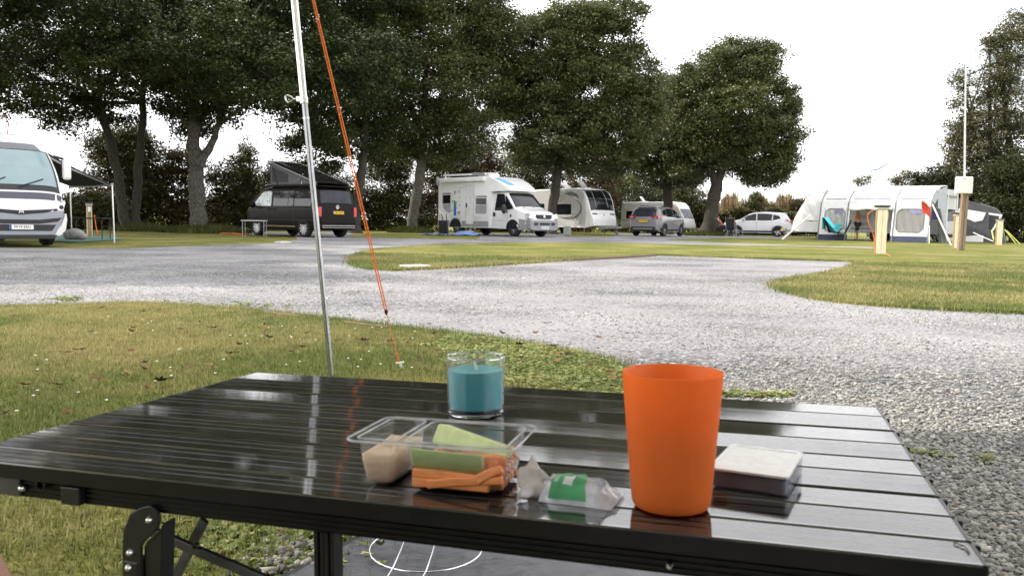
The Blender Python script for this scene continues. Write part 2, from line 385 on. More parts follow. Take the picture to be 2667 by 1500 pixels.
tag(o, 'short sun dried grass of the near lawn', 'grass', kind='stuff')
xyi = [(p.x, p.y) for p in ISL]
o = blades('grass', xyi, (-4, 12, 6.5, 17), 1900, .030, .010, GB, .028, lambda P: np.clip(1.5-(P[:, 1]-6)/9, .25, 1))
tag(o, 'mown grass of the lawn island beyond the gravel', 'grass', kind='stuff')
# ragged tufts along the edges
def edge_tufts(poly, n, z, ln):
    q = []
    for _ in range(n):
        i = random.randrange(len(poly)); a, b = poly[i], poly[(i+1) % len(poly)]; t = random.random()
        q.append((a[0]+(b[0]-a[0])*t+random.gauss(0, .03), a[1]+(b[1]-a[1])*t+random.gauss(0, .03)))
    return q
for nm, PG, xlim, ylim, n, z, ln, wd, lb in (('grass', NEAR, (-5, 1), (1, 8), 26000, .0, .030, .005, 'ragged grass along the edge of the near lawn'), ('grass', ISL, (-4, 14), (6, 24), 20000, .0, .042, .012, 'ragged grass along the edge of the lawn island')):
    q = [(p.x, p.y) for p in PG]; ed_ = [(q[i], q[(i+1) % len(q)]) for i in range(len(q))]; ed_ = [e for e in ed_ if xlim[0] < e[0][0] < xlim[1] and ylim[0] < e[0][1] < ylim[1]]
    L_ = np.array([math.hypot(b[0]-a[0], b[1]-a[1]) for a, b in ed_]); k = RNG.choice(len(ed_), n, p=L_/L_.sum()); t = RNG.random(n)
    A_ = np.array([e[0] for e in ed_])[k]; B_ = np.array([e[1] for e in ed_])[k]; P = A_+(B_-A_)*t[:, None]
    wv = .05*np.sin(P[:, 0]*9)+.04*np.sin(P[:, 1]*23+P[:, 0]*31); P = P+RNG.normal(0, .045, (n, 2))*(1+np.abs(wv)*14)[:, None]
    big = [(-99, -99), (99, -99), (99, 99), (-99, 99)]; m_ = len(P); an = RNG.uniform(0, 2*np.pi, m_); le = ln*RNG.uniform(.5, 1.4, m_); la = RNG.uniform(0, 2*np.pi, m_); lm = np.abs(RNG.normal(0, .7, m_)).clip(0, 1.4)
    dx, dy = np.cos(an)*wd/2, np.sin(an)*wd/2; V = np.zeros((m_, 3, 3), np.float32)
    V[:, 0] = np.stack([P[:, 0]-dx, P[:, 1]-dy, 0*dx+z], 1); V[:, 1] = np.stack([P[:, 0]+dx, P[:, 1]+dy, 0*dx+z], 1); V[:, 2] = np.stack([P[:, 0]+np.sin(lm)*np.cos(la)*le, P[:, 1]+np.sin(lm)*np.sin(la)*le, z+.015+np.cos(lm)*le], 1)
    tag(npmesh(nm, V.reshape(-1, 3), 3, GB), lb, 'grass', kind='stuff')
# --- broad-leaved weeds along the lawn edge
def weeds(name, C, nleaf, size, m, z):
    n = len(C)*nleaf; cx = np.repeat(C, nleaf, 0); an = RNG.uniform(0, 2*np.pi, n); s = size*RNG.uniform(.5, 1.3, n); up = RNG.uniform(.15, .9, n)
    d = np.stack([np.cos(an), np.sin(an)], 1); p = np.stack([-d[:, 1], d[:, 0]], 1)
    V = np.zeros((n, 4, 3), np.float32)
    V[:, 0, :2] = cx; V[:, 0, 2] = z
    V[:, 1, :2] = cx+d*(s*.55)[:, None]+p*(s*.26)[:, None]; V[:, 1, 2] = z+s*up*.5
    V[:, 2, :2] = cx+d*s[:, None]; V[:, 2, 2] = z+s*up*.45+RNG.uniform(-.004, .006, n)
    V[:, 3, :2] = cx+d*(s*.55)[:, None]-p*(s*.26)[:, None]; V[:, 3, 2] = z+s*up*.5
    return npmesh(name, V.reshape(-1, 3), 4, m)
WM = leafmat('weed_leaf', [(0, (.09, .14, .03)), (.5, (.20, .24, .07)), (.9, (.34, .35, .14)), (1, (.22, .13, .06))], .25, .5, .3, 3)
wp = [G(x, y) for x, y in ((1130,905),(1190,880),(1300,893),(1398,911),(1500,930),(1594,963),(1640,1020),(1600,1060),(1300,1010),(1180,950))]
P = RNG.uniform((-1.2, 2.6), (1.0, 5.6), (60000, 2)); P = P[inpoly(P, [(p.x, p.y) for p in wp])]
P = P[:3600]; P = P + RNG.normal(0, .03, P.shape)
o = weeds('weeds', P, 7, .034, WM, .02); tag(o, 'broad leaved weeds creeping over the lawn edge behind the table', 'weeds', kind='stuff')
C2 = np.array([(G(random.gauss(690, 130), random.gauss(1425, 45))).xy[:] for _ in range(330)])
o = weeds('weeds', C2, 9, .036, WM, .012); tag(o, 'green weeds among loose stones under the table', 'weeds', kind='stuff')
C3 = np.array([(G(random.gauss(x, sx), random.gauss(y, 4))).xy[:] for x, y, sx, n in ((1900, 1028, 18, 30), (1995, 1030, 34, 60), (2420, 1185, 22, 8), (2560, 1200, 16, 5), (180, 780, 24, 40), (450, 795, 60, 60), (620, 795, 60, 40)) for _ in range(n)])
o = weeds('weeds', C3, 7, .03, WM, .0); tag(o, 'small tufts of weed growing through the gravel', 'weeds', kind='stuff')

# --- loose stones
def stones(name, P, sz, m, z=.0, flat=.6):
    t = (1+5**.5)/2
    B = np.array([(-1,t,0),(1,t,0),(-1,-t,0),(1,-t,0),(0,-1,t),(0,1,t),(0,-1,-t),(0,1,-t),(t,0,-1),(t,0,1),(-t,0,-1),(-t,0,1)], np.float32)/1.9
    Fc = np.array([(0,11,5),(0,5,1),(0,1,7),(0,7,10),(0,10,11),(1,5,9),(5,11,4),(11,10,2),(10,7,6),(7,1,8),(3,9,4),(3,4,2),(3,2,6),(3,6,8),(3,8,9),(4,9,5),(2,4,11),(6,2,10),(8,6,7),(9,8,1)])
    n = len(P); s = sz*np.exp(RNG.normal(0, .33, n)); a = RNG.uniform(0, 2*np.pi, n)
    V = np.repeat(B[None], n, 0)*(1+RNG.normal(0, .2, (n, 12, 1)))
    V = V*np.stack([RNG.uniform(.8, 1.3, n), RNG.uniform(.55, 1, n), flat*RNG.uniform(.6, 1.15, n)], 1)[:, None, :]
    tl = RNG.normal(0, .35, n); y = V[:, :, 1]*np.cos(tl)[:, None]-V[:, :, 2]*np.sin(tl)[:, None]; zz = V[:, :, 1]*np.sin(tl)[:, None]+V[:, :, 2]*np.cos(tl)[:, None]
    x = V[:, :, 0]; X = x*np.cos(a)[:, None]-y*np.sin(a)[:, None]; Y = x*np.sin(a)[:, None]+y*np.cos(a)[:, None]
    V = np.stack([X*s[:, None]+P[:, 0:1], Y*s[:, None]+P[:, 1:2], zz*s[:, None]+z+(s*.25)[:, None]], 2)
    fs = (Fc[None]+12*np.arange(n)[:, None, None]).reshape(-1, 3)
    return npmesh(name, V.reshape(-1, 3).astype(np.float32), 3, m, faces=fs)
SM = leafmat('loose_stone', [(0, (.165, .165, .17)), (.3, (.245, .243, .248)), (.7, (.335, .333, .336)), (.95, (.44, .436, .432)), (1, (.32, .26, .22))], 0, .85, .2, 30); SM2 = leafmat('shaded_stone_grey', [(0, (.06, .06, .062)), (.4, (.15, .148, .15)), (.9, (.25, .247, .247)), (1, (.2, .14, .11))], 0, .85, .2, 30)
def cone(n, y0, y1, p):          # points inside the view, denser close by
    y = y0*(y1/y0)**(RNG.random(n)**p); x = y*RNG.uniform(-.70, .70, n); return np.stack([x, y], 1)
TR = [np.array([G(x, y).xy[:] for x, y in q]) for q in (((-200,735),(500,745),(1000,800),(1500,890),(2000,960),(2700,1060)),((-200,700),(700,700),(1300,770),(1900,830),(2700,890)))]
def track(P):                    # wheel tracks: fewer loose stones, more dust
    d = np.full(len(P), 9.)
    for q in TR:
        for a, b in zip(q[:-1], q[1:]):
            t = np.clip(((P-a)*(b-a)).sum(1)/((b-a)**2).sum(), 0, 1); d = np.minimum(d, np.linalg.norm(P-(a+t[:, None]*(b-a)), axis=1))
    return d
P = cone(130000, 1.35, 13, .8); P = P[~inpoly(P, xy)]; P = P[~inpoly(P, xyi)]
w = .5+.5*np.sin(P[:, 0]*1.7+2*np.sin(P[:, 1]*.9))*np.sin(P[:, 1]*2.3+P[:, 0]*.6); P = P[RNG.random(len(P)) < np.clip((track(P)-.08)/.45, .08, 1)*(.35+.65*w)]; P = P[(P[:, 1] > 2.4) | (P[:, 0] > .2)]
o = stones('gravel', P, .0056, SM, .0); tag(o, 'loose grey limestone chippings lying on the gravel road', 'gravel', kind='stuff')
P = RNG.uniform((.15, 1.2), (3.2, 4.6), (46000, 2)); P = P[~inpoly(P, xy)]; P = P[RNG.random(len(P)) < np.clip((4.5-P[:, 1]-.35*np.sin(P[:, 0]*3.1))/1.9, 0, 1)*np.clip((3.2-P[:, 0])/.8, 0, 1)]
o = stones('gravel', P, .0060, SM, .002); tag(o, 'coarse grey stones to the right of the table', 'gravel', kind='stuff')
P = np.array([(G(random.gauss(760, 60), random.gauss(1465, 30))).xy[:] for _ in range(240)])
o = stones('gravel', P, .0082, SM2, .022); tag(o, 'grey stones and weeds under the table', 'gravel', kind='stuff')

# --- timber edging boards and a slab at the lawn edges
TIM = mat('old_timber', (.20, .13, .085), .85, var=.35, scale=9, bump=.4, stretch=(1, 8, 8))
def edging(pts, label, w=.022, z1=.034):
    q = [G(x, y) for x, y in pts]; mbx = MB()
    for a, b in zip(q[:-1], q[1:]): mbx.bar((a.x, a.y, z1/2), (b.x, b.y, z1/2), w, z1)
    tag(mbx.build('edging_board', TIM, bevel=.003), label, 'edging board', 'timber boards edging the lawns')
edging(((690,821.5),(735,828),(780,834)), 'brown timber board edging the near lawn left of the pole')
edging(((895,848),(960,857),(1010,862)), 'brown timber board edging the near lawn right of the pole')
edging(((1330,897),(1400,913),(1440,921)), 'pale weathered board in the weeds behind the candle')
edging(((1400,683),(1553,676.5),(1680,669),(1705,667)), 'dark timber board along the lawn island beside the gravel bay', .04, .045)
SLAB = mat('pale_concrete', (.6, .58, .54), .85, var=.15, scale=20, bump=.2)
mb = MB(); a, b = G(1053, 701), G(1108, 699); mb.bar((a.x, a.y, .03), (b.x, b.y, .03), .28, .05)
tag(mb.build('edge_slab', SLAB, bevel=.006), 'white slab at the tip of the lawn island', 'slab')
mb = MB(); a, b = G(728, 633.5), G(745, 634); mb.bar((a.x, a.y, .03), (b.x, b.y, .03), .5, .05)
tag(mb.build('edge_slab', SLAB, bevel=.006), 'small pale slab on the grass verge in front of the dark camper van', 'slab')

# --- fallen leaves
FL = [mat('leaf_rust', (.115, .066, .036), .95, var=.35, scale=60, spec=.05), mat('leaf_tan', (.17, .095, .045), .95, var=.35, scale=60, spec=.05), mat('leaf_dark', (.05, .034, .024), .95, var=.4, scale=60, spec=.05)]
def leaf_mesh(m):
    mbx = MB(); s = .024
    out = [(-1.0,0),(-.55,.35),(-.5,.75),(-.1,.45),(.25,.7),(.4,.3),(1.0,.05),(.45,-.3),(.2,-.68),(-.1,-.42),(-.5,-.7),(-.55,-.3)]
    cu_ = random.uniform(.25, .6); P_ = [(x*s, y*s, s*(cu_*(x*x*.6+y*y))+.002) for x, y in out]
    mbx.add([(0, 0, .001)]+P_, [(0, i+1, (i+1) % 12+1) for i in range(12)])
    mbx.tube([(-s, 0, s*cu_*.6), (-1.6*s, .1*s, s*.5)], .0012, 4)
    return mbx.build('fallen_leaf', m, solid=.0008)
protos = [leaf_mesh(FL[i % 3]) for i in range(4)]
spots = [(random.uniform(0, 1500), random.uniform(835, 985)) for _ in range(12)] + [(690,857),(688,866),(520,850),(495,850),(500,975),(545,968),(415,1010),(382,1028),(150,1020),(60,1020),(15,1098),(175,1098),(345,928),(420,815),(375,822),(35,835),(265,812),(290,898),(755,905),(785,918),(760,930),(830,893),(700,892),(1015,902),(1062,905),(1245,903),(1350,910),(1395,880),(1560,891),(1455,935),(1480,938),(1555,958),(1590,985),(1600,1000),(620,910),(560,866),(215,925),(180,932),(340,875),(470,870),(250,1002),(330,988),(600,936),(1090,948),(1140,925),(985,880),(950,900),(375,977),(240,876),(490,878),(1510,705),(1130,880),(800,880)]
LB = {0: 'curled rust brown leaf fallen on the grass or gravel', 1: 'curled tan leaf fallen on the grass or gravel', 2: 'dark shrivelled leaf fallen on the grass or gravel'}
for i, (x, y) in enumerate(spots):
    k = i % 4; p = G(x, y, .02)
    o = protos[k] if i < 4 else protos[k].copy()
    if i >= 4: COL.objects.link(o)
    s = random.uniform(.8, 1.5)
    o.matrix_world = Matrix.Translation((p.x, p.y, .048)) @ Matrix.Rotation(random.uniform(0, 6.3), 4, 'Z') @ Matrix.Rotation(random.uniform(-.5, .5), 4, 'X') @ Matrix.Scale(s, 4)
    tag(o, LB[k % 3], 'leaf', 'fallen leaves around the near lawn')
DM = mat('daisy', (.85, .85, .82), .7)
mb = MB()
for x, y in [(683,853),(735,858),(770,860),(757,885),(755,900),(600,882),(405,1005),(98,1030),(88,1044),(44,1085),(205,1035),(278,1056),(282,832),(394,845),(1080,872),(1075,890),(760,888)]+[(random.uniform(20, 1100), random.uniform(840, 1000)) for _ in range(30)]:
    p = G(x, y, .03); mb.lathe([(0, 0), (.004, .001), (.0055, .003)], 7, (p.x, p.y, .05))
tag(mb.build('daisies', DM, solid=.001), 'tiny white daisies and clover heads dotted over the near lawn', 'daisies', kind='stuff')
# ================================================================== TREES AND HEDGES
BARK = mat('bark', (.052, .044, .036), .9, var=.5, scale=7, bump=.8, bscale=22, stretch=(3, 3, .8))
BARKP = mat('bark_pale', (.10, .092, .08), .9, var=.55, scale=5, bump=.8, bscale=18, stretch=(2, 2, 1.6))
LV1 = leafmat('leaf_dark_green', [(0, (.024, .038, .012)), (.5, (.044, .064, .020)), (.85, (.070, .095, .030)), (1, (.10, .105, .038))], .18, .5, .4, .35)
LV2 = leafmat('leaf_olive', [(0, (.058, .074, .028)), (.5, (.102, .122, .046)), (.85, (.145, .158, .062)), (1, (.16, .145, .065))], .30, .42, .5, .35)
LV3 = leafmat('leaf_hedge', [(0, (.030, .037, .014)), (.5, (.070, .075, .026)), (.85, (.13, .12, .045)), (1, (.2, .16, .075))], .18, .6, .25, .5)
LV4 = leafmat('leaf_bramble', [(0, (.04, .038, .02)), (.5, (.10, .08, .04)), (.85, (.165, .13, .068)), (1, (.24, .15, .09))], .18, .7, .2, .6)
LVW = leafmat('leaf_willow', [(0, (.07, .075, .042)), (.5, (.12, .12, .065)), (1, (.19, .175, .105))], .22, .6, .25, .4)
LVY = leafmat('leaf_conifer', [(0, (.016, .026, .010)), (.6, (.036, .046, .016)), (1, (.09, .09, .035))], .1, .6, .25, .5)

def leafquads(C, size, droop=.35, aspect=.62):
    n = len(C); s = size*RNG.uniform(.6, 1.3, n)
    nr = RNG.normal(0, .75, (n, 3)); nr[:, 2] = np.abs(nr[:, 2])+.55; nr /= np.linalg.norm(nr, axis=1)[:, None]
    d = RNG.normal(0, 1, (n, 3)); d[:, 2] -= droop*1.4; d -= nr*(d*nr).sum(1)[:, None]; d /= np.linalg.norm(d, axis=1)[:, None]
    q = np.cross(nr, d)
    V = np.zeros((n, 4, 3), np.float32); a = d*s[:, None]; b = q*(s*aspect*.5)[:, None]
    nn = np.cross(d, q)*(s*RNG.uniform(-.15, .25, n))[:, None]
    V[:, 0] = C-a*.5; V[:, 1] = C-a*.02+b+nn; V[:, 2] = C+a*.5; V[:, 3] = C-a*.02-b+nn
    return V.reshape(-1, 3)
def clump_points(blobs, ncl, per, rcl, shell=.55, squash=.55):
    """blobs: list of (centre, radii); leaf centres gathered in clumps that sit mostly near each blob's surface"""
    w = np.array([b[1][0]*b[1][1]+b[1][0]*b[1][2]+b[1][1]*b[1][2] for b in blobs]); w = w/w.sum(); out = []
    for (c, r), k in zip(blobs, w):
        n = max(3, int(ncl*k)); v = RNG.normal(0, 1, (n, 3)); v /= np.linalg.norm(v, axis=1)[:, None]
        rad = shell+(1.06-shell)*RNG.random(n)**.6
        p = np.array(c)+v*np.array(r)*rad[:, None]
        m = (per*RNG.uniform(.4, 1.5, n)).astype(int); rc = rcl*RNG.uniform(.6, 1.35, n)
        idx = np.repeat(np.arange(n), m); q = RNG.normal(0, 1, (len(idx), 3)); q *= (RNG.random(len(idx))**.42/np.linalg.norm(q, axis=1)*rc[idx])[:, None]; q[:, 2] *= squash
        out.append(p[idx]+q)
    return np.concatenate(out)
def limb(p0, p1, r0_, r1_, wob=.12, k=7):
    p0, p1 = Vector(p0), Vector(p1); L_ = (p1-p0).length; pts = []; rs = []
    o1 = Vector((random.gauss(0, wob), random.gauss(0, wob), random.gauss(0, wob*.5)))*L_*.6
    for i in range(k+1):
        t = i/k; pts.append(p0.lerp(p1, t)+o1*math.sin(math.pi*t)); rs.append(r0_+(r1_-r0_)*t**.8)
    return pts, rs
def tree(name, label, base, trunks, blobs, ncl, per, rcl, lsize, lm, bark, flare=1.5, shell=.5, droop=.35, group='trees lining the far side of the gravel road', cat='tree', limbs=9, twigs=True, rootflare=True):
    """trunks: list of (points, radii) in world space; blobs in world space"""
    t = thing(name, label, cat, base, group); B = Vector(base); mbx = MB(); tops = []
    for pts, rs in trunks:
        pts = [Vector(p)-B for p in pts]; rs = list(rs)
        P2, R2 = [], []                                # finer and slightly wavy
        for i in range(len(pts)-1):
            for j in range(4):
                f = j/4; P2.append(pts[i].lerp(pts[i+1], f)+Vector((random.gauss(0, .03), random.gauss(0, .03), 0))*(1 if i+j else 0)); R2.append((rs[i]+(rs[i+1]-rs[i])*f)*random.uniform(.93, 1.07))
        P2.append(pts[-1]); R2.append(rs[-1])
        if rootflare:
            R2[0] *= flare; P2.insert(1, P2[0].lerp(P2[1], .35)); R2.insert(1, R2[0]*.76)
        mbx.tube(P2, R2, 12); tops += [(P2[-1], R2[-1]), (P2[len(P2)*3//4], R2[len(P2)*3//4])]
    for i in range(limbs):
        (c, r) = blobs[i % len(blobs)]; p, rr = tops[i % len(tops)]
        e = Vector(c)-B+Vector((random.uniform(-.6, .6)*r[0], random.uniform(-.6, .6)*r[1], random.uniform(-.5, .6)*r[2]))
        a, b = limb(p, e, rr*.62, .035); mbx.tube(a, b, 8)
        if twigs:
            for _ in range(3):
                s = a[random.randrange(3, len(a)-1)]; e2 = s+Vector((random.uniform(-1, 1)*r[0], random.uniform(-1, 1)*r[1], random.uniform(-.7, .8)*r[2]))*.6
                a2, b2 = limb(s, e2, .05, .015, k=4); mbx.tube(a2, b2, 5)
    mbx.build('trunk', bark, t, smooth=True)
    C = clump_points(blobs, int(ncl*.66), int(per*3.3), rcl*1.12, shell)-np.array(B)
    npmesh('crown', leafquads(C, lsize*.74, droop), 4, lm, t)
    return t
def PB(Y, *bl):                    # crown masses given by picture position at depth Y: (x, y, half width, half height, depth offset, depth radius)
    out = []
    for b in bl:
        x, y, rx, ry = b[:4]; dy = b[4] if len(b) > 4 else 0; yy = Y+dy; s = yy/F
        out.append((tuple(D(x, y, yy)), (rx*s, (b[5] if len(b) > 5 else rx*s*.85), ry*s)))
    return out
def TP(Y, *pts): return [D(x, y, Y) for x, y in pts]
def foot(px, Y): p = GX(px, Y); return Vector((p.x, p.y, -.02))

# nearest pair on the left
Y = 37.5; b = foot(335, Y); k = Y/F
tree('tree', 'dark leafy tree with twin trunks beside the motorhome awning', b,
     [([b]+TP(Y, (322,560),(305,450),(283,350),(262,290),(225,240)), (.30,.24,.21,.19,.15,.10)), ([b+Vector((.25,.3,0))]+TP(Y+.3, (352,560),(360,470),(368,350),(372,240),(380,120)), (.28,.20,.18,.16,.14,.10))],
     PB(Y, (60,60,190,150,1),(230,30,190,170,-2),(90,215,150,105,0),(260,205,150,110,1),(-90,120,150,190,2),(380,60,140,170,1),(150,300,85,50,-1),(70,255,60,60,-2),(210,-120,300,130,0),(330,270,80,50,2),(90,150,190,130,-5.5),(290,120,170,120,-5.5),(180,0,200,100,-6)),
     1500, 40, .62, .20, LV1, BARK, limbs=14)
Y = 36.5; b = foot(520, Y)
tree('tree', 'dark tree with thick pale mottled trunk left of the camper van', b,
     [([b]+TP(Y, (517,560),(512,470),(505,400),(505,330),(510,200)), (.44,.36,.33,.31,.24,.15)), (TP(Y, (520,425),(545,390),(562,345),(585,280)), (.24,.17,.14,.09))],
     PB(Y, (560,40,170,140,-1),(480,120,130,130,1),(650,150,140,120,0),(560,215,130,80,-1),(700,240,75,65,0),(450,245,90,70,1),(560,300,70,40,0),(640,-80,230,140,0),(760,90,110,150,1),(490,335,60,30,1),(560,130,160,120,-5),(690,190,100,80,-5)),
     1400, 42, .62, .20, LV1, BARKP, limbs=12)
Y = 42; b = foot(925, Y)
tree('tree', 'dark tree with leaning trunk behind the pop-up roof of the camper van', b,
     [([b]+TP(Y, (925,560),(935,500),(945,440),(948,370),(950,250)), (.34,.28,.25,.23,.2,.14))],
     PB(Y, (830,60,130,130,0),(950,160,140,130,0),(860,250,110,110,-1),(780,320,60,70,-1),(820,400,75,55,0),(930,360,90,60,1),(900,-40,170,100,0),(1000,260,80,120,1),(890,170,140,120,-5),(860,330,70,60,-4)),
     1250, 42, .66, .21, LV1, BARK, limbs=10)
Y = 47; b = foot(1072, Y)
tree('tree', 'tall broad olive green tree left of the white coachbuilt camper', b,
     [([b]+TP(Y, (1075,560),(1088,490),(1098,420),(1105,330),(1110,180)), (.36,.30,.29,.27,.22,.14))],
     PB(Y, (1100,90,190,130,0),(1000,60,130,120,-1),(1230,90,120,110,1),(1090,230,190,110,-1),(1220,230,120,110,1),(1050,330,130,80,0),(1190,340,110,75,0),(1110,-60,200,110,0),(1130,400,110,45,1),(1275,60,75,80,1)),
     1900, 42, .70, .22, LV2, BARKP, limbs=13)
Y = 50; b = foot(1435, Y)
tree('tree', 'tall tree rising behind the cab of the white coachbuilt camper', b,
     [([b]+TP(Y, (1440,540),(1448,480),(1458,420),(1465,320),(1470,170)), (.34,.28,.26,.25,.2,.13))],
     PB(Y, (1420,150,120,90,0),(1540,120,120,95,1),(1590,40,90,50,1),(1480,60,90,50,0),(1400,250,130,90,0),(1560,240,140,105,0),(1650,200,70,80,1),(1450,345,140,75,-1),(1600,330,120,80,0),(1540,410,110,50,0),(1380,400,75,45,1),(1340,210,75,100,1),(1690,270,55,55,1),(1400,85,55,40,1)),
     2100, 42, .74, .23, LV2, BARK, limbs=14)
Y = 59; b = foot(1742, Y)
tree('tree', 'small tree with a short trunk rising behind the grey car', b,
     [([b]+TP(Y, (1740,560),(1738,500),(1736,450),(1730,380),(1725,300)), (.35,.33,.32,.3,.22,.14))],
     PB(Y, (1730,310,90,80,0),(1690,390,80,55,0),(1770,400,80,60,0),(1740,455,90,30,0),(1800,455,38,22,0),(1700,250,65,60,1)),
     800, 42, .75, .24, LV2, BARK, limbs=8)
Y = 56; b = foot(1840, Y)
tree('tree', 'round crowned tree standing alone beside the two seated campers', b,
     [([b]+TP(Y, (1852,560),(1862,500),(1870,470),(1885,430),(1905,380),(1925,280)), (.62,.46,.43,.36,.27,.2,.13)), (TP(Y, (1866,480),(1850,440),(1838,400),(1820,330)), (.3,.24,.19,.12))],
     PB(Y, (1890,200,110,70,0),(1960,170,80,55,0),(1820,260,90,75,0),(1930,290,130,90,-1),(2010,270,65,70,0),(2030,350,60,65,0),(1850,370,120,80,0),(1960,400,105,60,0),(2040,430,42,38,0),(1985,455,60,28,0),(1780,330,65,70,0),(1790,420,55,45,0),(1900,130,30,28,0),(1980,130,40,28,0),(2065,285,22,16,0)),
     2000, 40, .70, .23, LV2, BARK, limbs=14)
# off to the left, mostly outside the picture: it shades the motorhome and the gravel before it
b = Vector((-15.6, 17.0, 0))
tree('tree', 'tree at the left outside the frame that shades the motorhome', b, [([b, b+Vector((.1,0,3)), b+Vector((.2,0,6))], (.35,.28,.18))],
     [((-15.6,17.5,7.2),(3.4,3.2,2.6)),((-19,20.5,8),(3,3.4,2.8)),((-13.4,12.6,6.6),(2.2,2.4,1.8))], 800, 34, .7, .26, LV1, BARK, limbs=8)

b = Vector((-25.0, 29.0, 0))
tree('tree', 'large tree beyond the left edge of the frame behind the motorhome', b, [([b, b+Vector((.1,0,3)), b+Vector((.2,0,6))], (.4,.32,.2))],
     [((-24.5,29,8),(4.5,4.5,3.6)),((-22.5,26,6.5),(3,3,2.4)),((-27,33,8.5),(4,4,3.4)),((-20.6,25.5,7.2),(3.1,3.1,2.4)),((-22,28.5,10.8),(4.2,4.2,2.6)),((-18,30,11.6),(4,4,2.4))], 1000, 34, .7, .26, LV1, BARK, limbs=8)

# --- bushes behind the pitches
def bush(label, px, Y, blobs, ncl, per, rcl, lsize, lm, name='bush', stems=7, group='bushes behind the pitches', shell=.35, cat='bush'):
    b = foot(px, Y); t = thing(name, label, cat, b, group); mbx = MB(); bl = PB(Y, *blobs)
    for i in range(stems):
        c, r = bl[i % len(bl)]; e = Vector(c)-b+Vector((random.uniform(-.7, .7)*r[0], random.uniform(-.6, .6)*r[1], random.uniform(.2, 1.05)*r[2]))
        s = Vector((e.x*.7, e.y*.5, 0)); a, q = limb(s, e, .055, .012, k=5); mbx.tube(a, q, 5)
    mbx.build('trunk', BARK, t)
    C = clump_points(bl, ncl, int(per*2.4), rcl*1.1, shell)-np.array(b); C = C[C[:, 2] > 0]
    npmesh('crown', leafquads(C, lsize*.86, .2), 4, lm, t); return t
bush('tall yellow green bush seen between the twin trunks', 340, 44, [(300,480,80,130,0,1.8),(370,470,70,110,0,1.8),(310,390,70,60,0,1.5),(345,360,45,40,0,1.2)], 520, 30, .6, .17, LV3)
bush('dense dark bush filling the gap right of the motorhome awning', 190, 40, [(190,560,90,55,0,1.8),(90,560,110,45,0,1.8),(255,560,60,60,0,1.5),(0,560,80,45,0,1.6)], 480, 32, .55, .16, LV3)
bush('reddish brown bramble bush beside the mottled trunk', 470, 45, [(440,470,75,70,0,1.6),(430,560,90,55,0,1.8),(520,560,90,50,0,1.8),(480,420,50,40,0,1.2)], 450, 30, .55, .16, LV4)
bush('dark ragged bush left of the camper van', 610, 46, [(600,490,60,75,0,1.6),(590,560,80,60,0,1.8),(650,520,50,60,0,1.5),(640,430,25,45,0,.8)], 430, 30, .55, .16, LV3)
bush('spindly bush with bare top twigs behind the camper van bonnet', 690, 49, [(690,500,55,70,0,1.6),(700,560,80,60,0,1.8),(730,450,32,35,0,1.0),(640,400,12,45,0,.4)], 330, 26, .55, .16, LV4, stems=14)
bush('low bush with a yellowish top behind the pop-up roof', 830, 52, [(810,470,50,40,0,1.6),(860,500,60,60,0,1.8),(780,540,60,70,0,1.8),(900,520,40,70,0,1.5)], 360, 28, .6, .18, LV3)
bush('sunlit olive bush between the camper van and the coachbuilt camper', 1000, 54, [(1000,480,70,80,0,2),(960,560,80,60,0,2),(1050,560,80,60,0,2),(1010,430,50,50,0,1.5)], 520, 32, .62, .18, LV3)
bush('tall brownish bush behind the rear of the coachbuilt camper', 1200, 57, [(1170,470,80,90,0,2.2),(1230,430,80,80,0,2),(1120,550,70,70,0,2),(1260,520,90,90,0,2)], 620, 32, .66, .19, LV4)
bush('dark bush behind the roof of the coachbuilt camper', 1370, 60, [(1340,500,80,90,0,2.2),(1400,520,80,90,0,2.2),(1300,560,80,60,0,2),(1430,440,40,40,0,1.5)], 480, 30, .68, .2, LV3)
bush('rust tinged bush behind the grey caravan', 1540, 66, [(1540,500,70,90,0,2.4),(1500,540,70,70,0,2.2),(1570,440,45,50,0,1.6)], 420, 30, .7, .21, LV4)
bush('rounded green bush behind the cream caravan', 1660, 72, [(1640,520,75,60,0,2.4),(1610,560,70,55,0,2.4),(1700,545,55,60,0,2.2),(1620,480,35,30,0,1.5)], 460, 30, .72, .22, LV2)
bush('loose green bush right of the cream caravan', 1800, 74, [(1790,545,65,55,0,2.4),(1850,570,50,36,0,2),(1750,510,50,40,0,2),(1880,585,30,22,0,1.6)], 420, 30, .72, .22, LV3)
bush('sapling with thin leafy top rising above the hedge', 1968, 66, [(1965,545,24,22,0,.9),(1972,515,14,16,0,.6),(1950,535,14,10,0,.5)], 60, 20, .45, .2, LV3, name='sapling', stems=9)
bush('small bushy sapling above the hedge left of the white awning', 2070, 66, [(2070,540,22,20,0,.9),(2085,530,12,12,0,.6)], 60, 20, .45, .2, LV4, name='sapling', stems=7)
bush('wispy grey shrub behind the awning roof', 2340, 70, [(2345,470,26,15,0,1),(2250,470,18,14,0,1),(2360,455,14,12,0,.6)], 70, 18, .5, .17, LVW, stems=12)
